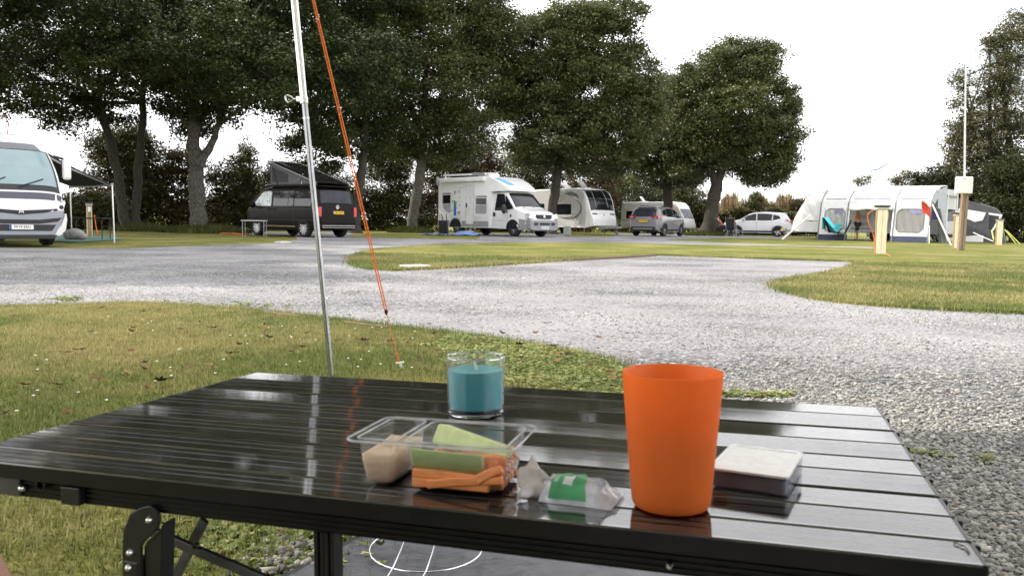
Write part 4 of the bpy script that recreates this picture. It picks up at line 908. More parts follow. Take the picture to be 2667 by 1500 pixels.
mb = MB(); h = c+Vector((-.033, -.006, .004)); mb.tube([h, h+Vector((-.010, 0, -.001))], .004, 8)
mb.tube([h+Vector(v) for v in ((-.012, 0, 0), (-.022, 0, .010), (-.040, 0, .016), (-.047, 0, .011), (-.045, 0, -.006), (-.036, 0, -.017), (-.024, 0, -.010))], .0036, 8, close=True); mb.build('toggle', POL, cl, smooth=True)
ROPE = mat('orange_cord', (.80, .19, .03), .7, var=.25, scale=400)
pg = G(1048, 972); gt = D(772, -190, 3.62); slid = D(1006, 812, 3.80); pgt = D(1041, 948, pg.y-.005)
guy = thing('guy_line', 'orange guy line running from the pole down to its white peg', 'guy line', pg); T = lambda p: p-pg
mb = MB(); sx = Vector((.0052, 0, 0))
def rope(a, b, n=14, sag=.0): return [a.lerp(b, i/n)+Vector((0, 0, -sag*math.sin(math.pi*i/n))) for i in range(n+1)]
kn = gt.lerp(slid, .5)
mb.tube([T(p) for p in rope(gt-sx*.9, slid-sx*1.1)], .0030, 6); mb.tube([T(p)+Vector((0, -.004, 0)) for p in rope(gt+sx*.7, slid+sx*1.1)], .0030, 6); mb.tube([T(p) for p in rope(slid, pgt)], .0017, 6)
mb.tube([T(p) for p in rope(slid.lerp(pgt, .78)-sx*.5, pgt-sx*.3)], .003, 6)
for f in (.17, .40, .78): q = T(gt.lerp(slid, f)); mb.ico(q, (.006, .006, .009), 1)
mb.build('cord', ROPE, guy, smooth=True)
mb = MB(); q = T(slid); mb.lathe([(.0008, -.017), (.0085, -.004), (.0095, .008), (.0055, .010)], 10, q); mb.build('slider', mat('black_plastic', (.02, .02, .02), .45), guy, smooth=True)
PEGM = mat('white_plastic', (.80, .80, .79), .4, var=.05, scale=20)
mb = MB(); q = T(pgt); mb.bar(q+Vector((-.019, 0, .004)), q+Vector((.021, 0, .010)), .008, .008); mb.bar(q+Vector((0, 0, .006)), Vector((.009, .01, .0)), .009, .011); mb.bar(Vector((.009, .01, .0)), Vector((.012, .015, -.06)), .009, .01)
tag(mb.build('tent_peg', PEGM, M=Matrix.Translation(pg), bevel=.0015), 'white plastic T shaped tent peg in the grass', 'tent peg')
# groundsheet and wire stand
SHT = mat('black_sheet', (.008, .009, .013), .3, var=.4, scale=4, bump=.35, bscale=14, spec=.7)
A_, B_, C_ = G(881, 1417, .03), G(733, 1500, .03), None
e = (B_-A_); bk = A_-e*2.2; fr = A_+e*3.6; mb = MB(); Lx = Vector((1.15, .12, 0))
def sh(u, v):
    p = bk.lerp(fr, v)+Lx*u; z = .026+.006*math.sin(p.x*7+p.y*5)*math.cos(p.y*9-p.x*3)+.0015*math.sin(p.x*60+p.y*31)
    return (p.x, p.y, z)
mb.grid(sh, 60, 60); tag(mb.build('groundsheet', SHT, smooth='all', solid=.002), 'wrinkled glossy black groundsheet under the table', 'groundsheet')
c = G(1110, 1440, .04); mb = MB(); rr = .118
mb.tube([(rr*math.cos(2*math.pi*i/40), rr*math.sin(2*math.pi*i/40), .012) for i in range(40)]  , .0013, 6, close=True)
for x, y1, y2 in ((-.055, 1, 1), (.012, 1, 1)):
    yy = math.sqrt(rr*rr-x*x); mb.tube([(x-.012, -yy-.035, .0), (x-.006, -yy-.02, .008), (x, -yy, .014), (x+.004, -yy*.4, .016), (x+.006, yy, .014)]  , .0013, 6)
tag(mb.build('wire_stand', CHR, M=Matrix.Translation(c), smooth=True), 'round steel wire stand lying on the black groundsheet', 'wire stand')
# ================================================================== VEHICLES
def paint(name, col, rough=.28, coat=.7, metal=0.0): return mat(name, col, rough, metal, .04, 3, coat=coat)
WHT = paint('white_paint', (.74, .74, .74)); GRYP = mat('grey_plastic', (.26, .265, .275), .5, var=.08); DKP = mat('dark_plastic', (.025, .025, .028), .5, var=.1)
SEAM = mat('seam', (.06, .06, .065), .6); TYRE = mat('tyre_rubber', (.018, .018, .019), .8, var=.2, bump=.2); WELL = mat('wheel_well', (.008, .008, .008), .9)
ALLOY = mat('alloy', (.62, .62, .64), .28, metal=1, var=.05); RED = mat('red_lens', (.45, .012, .012), .2, var=.1, coat=1); LENS = mat('lamp_lens', (.72, .73, .75), .12, metal=.6, var=.2, scale=30, coat=1)
PLY = mat('yellow_plate', (.72, .47, .02), .5, var=.03); PLW = mat('white_plate', (.78, .78, .76), .5, var=.03); PLT = mat('plate_letters', (.015, .015, .018), .6); BLUE = mat('blue_band', (.03, .08, .38), .5)
def carglass(name, col=(.012, .014, .016), rough=.04):
    return mat(name, col, rough, 0, .3, 3, coat=0, spec=.35)
GLASS = carglass('dark_glass')
def interp(pts, x):
    if x <= pts[0][0]: return pts[0][1]
    for a, b in zip(pts[:-1], pts[1:]):
        if x <= b[0]: return a[1]+(b[1]-a[1])*(x-a[0])/max(1e-9, b[0]-a[0])
    return pts[-1][1]
class Body:
    def __init__(s, top, bot, plan, tumble, r=.12, n=3.0): s.top, s.bot, s.plan, s.tum, s.r, s.n = top, bot, plan, tumble, r, n
    def zt(s, x): return interp(s.top, x)
    def zb(s, x): return interp(s.bot, x)
    def re(s, x): return max(.01, min(s.r, .6*(s.zt(x)-s.zb(x))))
    def Y(s, x, z):
        r = s.re(x); t = max(0., s.zt(x)-z); k = 1 if t >= r else (1-(1-t/r)**s.n)**(1/s.n)
        return interp(s.plan, x)*interp(s.tum, z)*k
    def T(s, x, f):                     # upper skin: station x, fraction f across
        r = s.re(x); z0 = s.zt(x); w = interp(s.plan, x)*interp(s.tum, z0-r*.5)
        return Vector((x, w*f, z0-r*(1-(1-min(1, abs(f))**s.n)**(1/s.n))))
    def mesh(s, name, m, parent, step=.12):
        xs = set(p[0] for p in s.top)|set(p[0] for p in s.plan)|set(p[0] for p in s.bot); lo, hi = s.top[0][0], s.top[-1][0]
        xs |= set(np.arange(lo, hi, step)); xs = sorted(x for x in xs if lo <= x <= hi); xx = [xs[0]]
        for x in xs[1:]:
            if x-xx[-1] > .004: xx.append(x)
        mbx = MB(); K = 7; rows = []
        for x in xx:
            zb, zt, r = s.zb(x), s.zt(x), s.re(x); half = []
            for i in range(K+1): z = zb+(zt-r-zb)*i/K; half.append((s.Y(x, z), z))
            for i in range(1, 8): z = zt-r+r*math.sin(math.pi/2*i/8); half.append((s.Y(x, z), z))
            rows.append([(x, y, z) for y, z in half]+[(x, 0, zt)]+[(x, -y, z) for y, z in reversed(half)])
        n = len(rows[0]); vs = [v for q in rows for v in q]; k = len(rows)
        fs = [(i*n+j, i*n+(j+1) % n, (i+1)*n+(j+1) % n, (i+1)*n+j) for i in range(k-1) for j in range(n)]+[tuple(range(n)), tuple((k-1)*n+j for j in range(n))]
        mbx.add(vs, fs); return mbx.build(name, m, parent, smooth=True)
    def side(s, mb, poly, off=.006, sd=1, mi=0, step=.16):
        bm = bmesh.new(); bm.faces.new([bm.verts.new((p[0], 0, p[1])) for p in poly])
        x0, x1 = min(p[0] for p in poly), max(p[0] for p in poly); z0, z1 = min(p[1] for p in poly), max(p[1] for p in poly)
        for a0, a1, no in ((x0, x1, (1,0,0)), (z0, z1, (0,0,1))):
            n = int((a1-a0)/step)
            for i in range(1, n+1):
                c = a0+(a1-a0)*i/(n+1); co = (c, 0, 0) if no[0] else (0, 0, c)
                bmesh.ops.bisect_plane(bm, geom=bm.verts[:]+bm.edges[:]+bm.faces[:], plane_co=co, plane_no=no)
        bmesh.ops.triangulate(bm, faces=bm.faces[:])
        bm.verts.index_update()
        mb.add([(v.co.x, sd*(s.Y(v.co.x, v.co.z)+off), v.co.z) for v in bm.verts], [tuple(v.index for v in f.verts) for f in bm.faces], mi); bm.free()
    def upper(s, mb, x0, x1, fa, fb, nx=6, ny=10, off=.006, mi=0):
        """patch on the upper skin between stations x0 and x1; fa, fb: (left, right) fractions at each"""
        def fn(u, v):
            x = x0+(x1-x0)*u; l = fa[0]+(fb[0]-fa[0])*u; r = fa[1]+(fb[1]-fa[1])*u; f = l+(r-l)*v; p = s.T(x, f)
            d = .02; q = s.T(min(s.top[-1][0], x+d), f)-s.T(max(s.top[0][0], x-d), f); nrm = Vector((-q.z, 0, q.x))
            if nrm.length < 1e-6: nrm = Vector((0, 0, 1))
            nrm.normalize(); return p+nrm*off
        mb.grid(fn, nx, ny, mi)
def circ(cx, cz, r, a0=0, a1=360, n=18, sx=1): return [(cx+sx*r*math.cos(R(a0+(a1-a0)*i/n)), cz+r*math.sin(R(a0+(a1-a0)*i/n))) for i in range(n+(0 if a1-a0 == 360 else 1))]
def rect(x0, x1, z0, z1, r=.0):
    return rrect(x0, x1, z0, z1, r, 3) if r else [(x0,z0),(x1,z0),(x1,z1),(x0,z1)]
def wheel(parent, x, y, r, w, sd, spokes=10, rimr=.66, rimm=None, dual=True):
    """tyre with a rim child; sd +1 left side, -1 right side"""
    mbx = MB(); yo = y*sd; pr = [(r*rimr*.96, -w/2), (r*.93, -w/2), (r, -w*.36), (r, w*.36), (r*.93, w/2), (r*rimr*.96, w/2)]
    mbx.lathe([(a, b) for a, b in pr], 28, (x, yo-sd*w/2, r), 'y', closed=True); t = mbx.build('wheel', TYRE, parent, smooth=True)
    m2 = MB(); rr = r*rimr; yf = yo-sd*.03
    m2.lathe([(0, 0), (rr, 0)], 28, (x, yf-sd*.05, r), 'y', mi=1); m2.lathe([(rr*.9, 0), (rr, sd*-.03), (rr*1.02, sd*-.02), (rr*1.0, 0)], 28, (x, yf+sd*.012, r), 'y', mi=0)
    for i in range(spokes):
        a = 2*math.pi*(i/spokes); sw = rr*(1.5/spokes if spokes > 8 else .2)
        for da in ((-.11, .11) if dual else (0,)):
            p = Vector((x+rr*.12*math.cos(a), yf+sd*.004, r+rr*.12*math.sin(a))); q = Vector((x+rr*.95*math.cos(a+da), yf+sd*.008, r+rr*.95*math.sin(a+da)))
            m2.bar(p, q, .02, sw*.55, up=(0, 1, 0) if False else (math.sin(a), 0, -math.cos(a)), mi=0)
    m2.lathe([(0, sd*.022), (rr*.16, sd*.02), (rr*.18, 0)], 14, (x, yf, r), 'y', mi=0)
    m2.build('rim', [rimm or ALLOY, DKP], t, smooth=True)
def arch(body, parent, x, r, sd=1, z=None, trim=None, k=1.12, low=.3):
    mbx = MB(); zc = z or r; P = [(x+r*k*math.cos(R(a)), max(low, zc+r*k*math.sin(R(a)))) for a in range(-20, 201, 10)]
    body.side(mbx, P, .004, sd, step=.3); mbx.build('wheel_arch', WELL, parent)
    if trim:
        m2 = MB(); o_ = [(x+r*k*1.02*math.cos(R(a)), zc+r*k*1.02*math.sin(R(a))) for a in range(-6, 187, 8)]; i_ = [(x+r*(k+.14)*math.cos(R(a)), zc+r*(k+.14)*math.sin(R(a))) for a in range(-6, 187, 8)]
        for j in range(len(o_)-1): body.side(m2, [o_[j], o_[j+1], i_[j+1], i_[j]], .010, sd, step=9)
        m2.build('arch_trim', trim, parent)
def mirror(parent, p, sz, m, gm=None, sd=1):
    mbx = MB(); mbx.ico(p, sz, 2); mbx.bar((p[0]-.02, p[1]-sd*sz[1]*1.6, p[2]-sz[2]*.5), (p[0], p[1], p[2]-sz[2]*.4), .05, .05); mbx.build('mirror', m, parent, smooth=True)
def seam(body, pts, w=.012, sd=1, mb=None, off=.005):
    for a, b in zip(pts[:-1], pts[1:]):
        d = Vector((b[0]-a[0], b[1]-a[1])); n = Vector((-d.y, d.x)).normalized()*w/2
        body.side(mb, [(a[0]-n.x, a[1]-n.y), (b[0]-n.x, b[1]-n.y), (b[0]+n.x, b[1]+n.y), (a[0]+n.x, a[1]+n.y)], off, sd, step=.3)
def plate(parent, M, m, txt, w=.52, h=.114, band=True):
    mbx = MB(); mbx.box((0, 0, 0), (w, h, .012)); mbx.v = [tuple(M @ Vector(v)) for v in mbx.v]; p = mbx.build('number_plate', m, parent)
    text('plate_letters', txt, h*.86, PLT, p, M @ Matrix.Translation((.02 if band else 0, 0, .007)) @ Matrix.Scale(.92, 4))
    if band:
        m2 = MB(); m2.box((-w/2+.022, 0, .0065), (.04, h*.96, .004)); m2.v = [tuple(M @ Vector(v)) for v in m2.v]; m2.build('plate_band', BLUE, p)
def faceM(x, z, back=False, tilt=0, y=0):   # frame whose x runs to the viewer's right when facing the front (+x) or the back (-x) of a vehicle
    if back: B = Matrix(((0, 0, -1), (-1, 0, 0), (0, 1, 0)))
    else: B = Matrix(((0, 0, 1), (1, 0, 0), (0, 1, 0)))
    return Matrix.Translation((x, y, z)) @ B.to_4x4() @ Matrix.Rotation(tilt, 4, 'X')

# ------------------------------------------------------------------ integrated motorhome with awning, at the left
def motorhome():
    t = thing('motorhome', 'white and navy motorhome with screened windscreen and its awning out', 'motorhome', PL(-50, 19.8, -44, .88))
    NAVY = paint('navy_paint', (.028, .03, .055)); SILV = paint('silver_grey', (.27, .29, .335)); SCR = mat('blind_teal', (.19, .285, .30), .1, var=.1, scale=2, coat=1)
    W2 = 1.13
    top = [(-3.6,2.7),(-3.55,2.86),(1.9,2.90),(2.35,2.84),(2.62,2.66),(2.95,2.42),(3.30,1.95),(3.52,1.50),(3.60,1.28),(3.70,1.05),(3.80,.80),(3.84,.55),(3.85,.42)]
    b = Body(top, [(-3.6,.32),(3.2,.32),(3.85,.3)], [(-3.6,1.08),(-3.4,W2),(2.3,W2),(2.9,1.10),(3.4,1.06),(3.7,1.0),(3.80,.94),(3.85,.88)], [(.3,.97),(.8,1),(1.3,1),(2.0,.93),(2.45,.84),(2.9,.70)], .20, 4.0)
    b.mesh('body', WHT, t, .1)
    def up(name, m, *a, **k): mbx = MB(); b.upper(mbx, *a, **k); return mbx.build(name, m, t, smooth=True)
    up('windscreen_frame', DKP, 2.90, 3.555, (-.93,.93), (-.95,.95), 8, 14, off=.008)
    up('windscreen', SCR, 2.95, 3.50, (-.88,.88), (-.90,.90), 8, 14, off=.014)
    up('roof_band', NAVY, 2.68, 2.88, (-.72,.72), (-.80,.80), 4, 10, off=.008)
    up('bonnet_band', NAVY, 3.572, 3.64, (-.84,.84), (-.82,.82), 3, 10, off=.008)
    for s in (-1, 1): up('corner_band', NAVY, 3.572, 3.63, (s*.87,s*.99), (s*.87,s*.95), 3, 3, off=.008)
    def fbox(name, m, poly, x, d=.03):     # poly (y,z) on the nose
        mbx = MB(); mbx.prism(poly, x-d, x, 'x'); return mbx.build(name, m, t, bevel=.012)
    fbox('bumper', SILV, [(-.98,.93),(-.5,.86),(0,.82),(.5,.86),(.98,.93),(.9,.6),(.75,.30),(-.75,.30),(-.9,.6)], 3.865, .3)
    fbox('grille', DKP, [(-.80,.955),(0,.90),(.80,.955),(.55,.86),(0,.80),(-.55,.86)], 3.885, .1)
    fbox('lower_grille', DKP, [(-.92,.74),(-.4,.68),(.4,.68),(.92,.74),(.82,.64),(.4,.58),(-.4,.58),(-.82,.64)], 3.88, .1)
    fbox('air_intake', DKP, [(-.78,.56),(.78,.56),(.68,.40),(-.68,.40)], 3.875, .1)
    fbox('bumper_lip', DKP, [(-.80,.30),(.80,.30),(.74,.20),(-.74,.20)], 3.86, .3)
    for s in (-1, 1):
        f = fbox('headlight', LENS, [(s*.70,.93),(s*1.01,1.18),(s*1.03,1.10),(s*.98,.92),(s*.78,.80),(s*.66,.86)], 3.80, .3)
        mbx = MB()
        for y, z in ((s*.80,.91),(s*.93,1.0)): mbx.lathe([(0,.02),(.05,.015),(.055,0)], 12, (3.80, y, z), 'x')
        mbx.build('lamp', DKP, f)
        fbox('bumper_corner', WHT, [(s*.90,.55),(s*1.02,.85),(s*1.04,.7),(s*1.0,.42),(s*.86,.27),(s*.78,.29)], 3.87, .35)
    mbx = MB(); mbx.prism([(-.13,.95),(-.09,.915),(-.03,.93),(0,.91),(.03,.93),(.09,.915),(.13,.95),(.05,.945),(0,.955),(-.05,.945)], 3.885, 3.90, 'x')
    for p, q in (((-.05,.83),(-.035,.90)),((-.035,.90),(0,.85)),((0,.85),(.035,.90)),((.035,.90),(.05,.83))): mbx.bar((3.895,p[0],p[1]), (3.895,q[0],q[1]), .014, .014)
    mbx.build('badge', CHR, t)
    plate(t, faceM(3.89, .495), PLW, 'PF19 ERU')
    mbx = MB()
    for y0, y1, dz in ((-.78,-.20,.12),(.05,.62,.14)):
        p0 = b.T(3.53, y0/1.0); p0 += Vector((.03, 0, .02)); p1 = b.T(3.42, y1); p1 += Vector((.03, 0, .01)); mbx.tube([p0, (p0+p1)/2+Vector((.02,0,0)), p1], .012, 6)
    mbx.build('wiper', DKP, t)
    for s in (-1, 1):
        mbx = MB(); mbx.box((3.08, s*1.30, 2.0), (.16, .20, .56)); mm = mbx.build('mirror', WHT, t, bevel=.06); m2 = MB(); m2.box((2.99, s*1.29, 2.0), (.03, .17, .48)); m2.bar((3.02, s*1.0, 2.32), (3.05, s*1.24, 2.26), .06, .06); m2.build('mirror_glass', DKP, mm)
        for xx in (2.55, -1.9):
            wheel(t, xx, 1.05, .34, .24, s, 8)
            arch(b, t, xx, .34, s, low=.33)
        mbx = MB(); b.side(mbx, rect(-3.5, 2.0, .36, .75), .006, s); mbx.build('skirt', SILV, t)
    for x in (.6, -1.6):
        mbx = MB(); b.side(mbx, rect(x-.5, x+.5, 1.45, 2.05, .06), .012, 1); mbx.build('window', GLASS, t)
    mbx = MB(); mbx.box((-.6, 0, 2.97), (.8, .6, .14)); mbx.build('roof_light', WHT, t, bevel=.04)
    mbx = MB(); mbx.tube([(1.5,.35,2.88),(1.5,.40,3.2),(1.5,.33,3.38),(1.5,.1,3.42),(1.5,-.1,3.38)], .014, 6); mbx.build('bike_hoop', mat('red_frame', (.25, .05, .05), .4), t)
    # awning on its left side
    CNV = mat('dark_canvas', (.028, .028, .032), .85, var=.15, scale=40)
    mbx = MB(); zc, ye = 2.60, 2.95
    def cv(u, v): x = -2.0+3.6*u; y = 1.10+(ye-1.10)*v; return (x, y, zc+(1.72-zc)*v-.07*math.sin(math.pi*v)-.03*math.sin(math.pi*u)*v)
    mbx.grid(cv, 10, 10); aw = mbx.build('awning_canopy', CNV, t, smooth=True, solid=.012)
    m2 = MB(); m2.bar((-2.02,ye,1.70), (1.62,ye,1.70), .07, .09); m2.bar((1.55,1.2,2.45), (1.57,1.9,2.08), .04, .05); m2.bar((1.57,1.9,2.08), (1.45,ye-.03,1.70), .04, .05); m2.build('lead_rail', GRYP, aw)
    m3 = MB(); m3.tube([(1.60,ye,1.69),(1.62,ye+.02,.0)], .022, 8); m3.build('support_leg', CHR, aw); m3 = MB(); m3.tube([(-2.0,ye,1.69),(-2.02,ye+.02,.0)], .022, 8); m3.build('support_leg', CHR, aw)
    m4 = MB(); m4.tube([(-2.05,1.16,2.66),(1.65,1.16,2.66)], .075, 10); m4.build('awning_cassette', WHT, aw, smooth=True)
motorhome()
# ------------------------------------------------------------------ dark camper van
def campervan():
    t = thing('camper_van', 'dark brown camper van with its pop-up roof raised', 'camper van', PL(778, 32.6, 141.5, 1.0))
    BRN = mat('dark_brown_paint', (.009, .006, .006), .3, var=.05, spec=.13); SID = mat('van_glass', (.025, .023, .028), .05, var=.2, spec=.8)
    top = [(-2.47,.62),(-2.45,1.0),(-2.40,1.15),(-2.27,1.72),(-2.20,1.87),(-2.02,1.95),(.85,1.97),(1.10,1.93),(1.40,1.76),(1.95,1.30),(2.15,1.17),(2.36,1.02),(2.45,.80),(2.47,.60)]
    b = Body(top, [(-2.47,.36),(-2.2,.27),(2.2,.27),(2.47,.34)], [(-2.47,.84),(-2.38,.92),(-2.1,.95),(1.9,.95),(2.25,.88),(2.47,.68)], [(.25,.96),(.6,1),(1.1,1),(1.5,.95),(1.97,.87)], .13, 3.2)
    b.mesh('body', BRN, t, .1)
    for s in (1, -1):
        mbx = MB(); b.side(mbx, rect(-2.02, -.98, 1.19, 1.76, .05), .007, s); mbx.build('window', SID, t)
        mbx = MB(); b.side(mbx, rect(-.92, .38, 1.19, 1.77, .05), .007, s); w_ = mbx.build('window', SID, t)
        m2 = MB(); b.side(m2, rect(-.60, -.575, 1.22, 1.72), .011, s); b.side(m2, rect(-.58, -.05, 1.66, 1.675), .011, s); m2.build('window_slider', DKP, w_)
        mbx = MB(); b.side(mbx, [(.50,1.19),(1.72,1.19),(1.60,1.33),(1.18,1.70),(1.0,1.77),(.52,1.77)], .007, s)
        if s == 1:
            m, tt, bs, N, L = nodes('silver_screen'); tcn = N('ShaderNodeTexCoord'); vo = N('ShaderNodeTexVoronoi'); vo.inputs['Scale'].default_value = 9; vo.feature = 'DISTANCE_TO_EDGE'; L(tcn.outputs['Object'], vo.inputs['Vector'])
            r = ramp(tt, vo.outputs['Distance'], [(.03, (.25, .28, .30)), (.1, (.72, .78, .80))]); L(r.outputs[0], bs.inputs['Base Color']); bs.inputs['Roughness'].default_value = .3; bs.inputs['Coat Weight'].default_value = .6
            mbx.build('cab_window', m, t)
        else: mbx.build('cab_window', GLASS, t)
        mbx = MB()
        for pts in ([(.44,1.86),(.44,.42)], [(-.95,1.86),(-.95,.45)], [(-2.1,1.08),(2.2,1.02)], [(-2.3,.66),(2.2,.64)]): seam(b, pts, .012, s, mbx)
        mbx.build('door_seam', SEAM, t)
        mbx = MB()
        for x in (.62, .28): mbx.box((x, s*(b.Y(x, 1.07)+.02), 1.07), (.17, .035, .035))
        mbx.build('door_handle', BRN, t, bevel=.01)
        mbx = MB(); b.side(mbx, rect(-1.05, 1.05, .385, .425), .012, s); mbx.build('sill_strip', CHR, t)
        for x in (-1.55, 1.50): arch(b, t, x, .345, s, low=.28); wheel(t, x, .955, .345, .24, s, 10, .74)
        mbx = MB(); mbx.ico((1.52, s*1.10, 1.24), (.10, .13, .14), 2); mbx.bar((1.5, s*.9, 1.18), (1.5, s*1.1, 1.2), .06, .06); mbx.build('mirror', BRN, t, smooth=True)
    # tail
    mbx = MB(); b.upper(mbx, -2.36, -2.235, (-.84,.84), (-.82,.82), 5, 10, off=.010); mbx.build('rear_window', carglass('rear_glass', (.022, .024, .035)), t, smooth=True)
    for s in (1, -1):
        mbx = MB(); mbx.prism([(s*.78,.78),(s*.93,.80),(s*.92,1.16),(s*.77,1.17)], -2.46, -2.36, 'x'); l = mbx.build('tail_light', RED, t, bevel=.02)
        m2 = MB(); m2.box((-2.463, s*.85, .98), (.01, .10, .10)); m2.build('lamp', mat('bright_red', (.75, .05, .04), .3, var=.1), l)
        m3 = MB(); m3.box((-2.475, s*.78, .475), (.02, .16, .035)); m3.build('reflector', RED, t)
    mbx = MB(); mbx.box((-2.46, 0, .50), (.10, 1.72, .30)); mbx.build('rear_bumper', BRN, t, bevel=.04)
    mbx = MB(); mbx.box((-2.512, 0, .46), (.012, 1.6, .015)); mbx.box((-2.512, 0, .385), (.012, 1.6, .012)); mbx.build('bumper_strip', CHR, t)
    plate(t, faceM(-2.475, .955, True), PLY, 'GJ67 NMA')
    mbx = MB(); pm = (-2.40, 0, 1.17); mbx.lathe([(.062, 0), (.074, 0), (.074, -.012), (.062, -.012)], 20, (-2.415, 0, 1.17), 'x', closed=True)
    for p, q in (((-.034,.05),(0,.008)),((0,.008),(.034,.05)),((-.05,.01),(-.024,-.052)),((-.024,-.052),(0,-.008)),((0,-.008),(.024,-.052)),((.024,-.052),(.05,.01))): mbx.bar((-2.42,p[0],1.17+p[1]), (-2.42,q[0],1.17+q[1]), .012, .012)
    mbx.build('badge', CHR, t)
    mbx = MB(); mbx.box((-2.16, 0, 1.945), (.36, 1.5, .05)); mbx.build('spoiler', BRN, t, bevel=.02)
    # raised roof
    ROOF = paint('roof_gloss', (.018, .014, .015), .12, 1); CAN = mat('grey_canvas', (.15, .15, .165), .9, var=.12, scale=20, bump=.2); NET = mat('window_net', (.06, .06, .07), .8)
    R0, R1 = Vector((-2.15, 0, 2.04)), Vector((1.02, 0, 2.98)); d = (R1-R0); nn = Vector((-d.z, 0, d.x)).normalized()
    mbx = MB()
    def rf(u, v):
        f = 2*v-1; k = 1-.10*max(0, u-.8)/.2; return R0+d*u+Vector((0, .80*f*k, 0))+nn*(.07*(1-abs(f)**4)*(1-abs(2*u-1)**10)+.035)
    mbx.grid(rf, 20, 14); mbx.grid(lambda u, v: Vector(rf(u, v))-nn*(.05+.07*(1-abs(2*v-1)**4)*(1-abs(2*u-1)**10)), 20, 14); rr = mbx.build('pop_up_roof', ROOF, t, smooth=True)
    m2 = MB(); m2.tube([R0+d*u+Vector((0, .80*(1-.10*max(0,u-.8)/.2), 0))+nn*.02 for u in np.linspace(0, 1, 12)], .03, 6); m2.tube([R0+d*u-Vector((0, .80*(1-.10*max(0,u-.8)/.2), 0))+nn*.02 for u in np.linspace(0, 1, 12)], .03, 6); m2.build('roof_edge', GRYP, rr)
    mbx = MB(); zt = lambda x: R0.z+(x-R0.x)/(R1.x-R0.x)*(R1.z-R0.z)-.03
    for s in (1, -1): mbx.grid(lambda u, v, s=s: (-2.0+2.78*u, s*(.76-.03*math.sin(math.pi*v)*u), 1.95+(zt(-2.0+2.78*u)-1.95)*v), 12, 6)
    mbx.grid(lambda u, v: (.78+.04*v, -.76+1.52*u, 1.95+(zt(.80)-1.95)*v), 8, 6); cv = mbx.build('roof_canvas', CAN, t, smooth=True)
    for s in (1, -1):
        m2 = MB(); m2.prism([(-.35,2.14),(.66,2.16),(.66,2.72),(.1,2.56),(-.35,2.42)], s*.765, s*.775, 'y'); m2.build('canvas_window', NET, cv)
        m2 = MB(); m2.tube([(.62,s*.79,2.72),(.25,s*.79,2.0)], .018, 6); m2.build('roof_strut', DKP, cv)
        m2 = MB(); m2.tube([(-1.35,s*.84,1.98),(-1.32,s*.84,2.12),(-1.1,s*.84,2.18),(-1.38,s*.82,2.40)], .014, 5); m2.build('scissor_hinge', CHR, cv)
    mbx = MB(); mbx.tube([(-2.2, .82, 2.0), (.9, .86, 1.99)], .04, 8); mbx.build('awning_rail', DKP, t)
    mbx = MB(); mbx.box((1.2, .55, 2.02), (.22, .12, .1)); mbx.build('roof_aerial', GRYP, t, bevel=.03)
campervan()
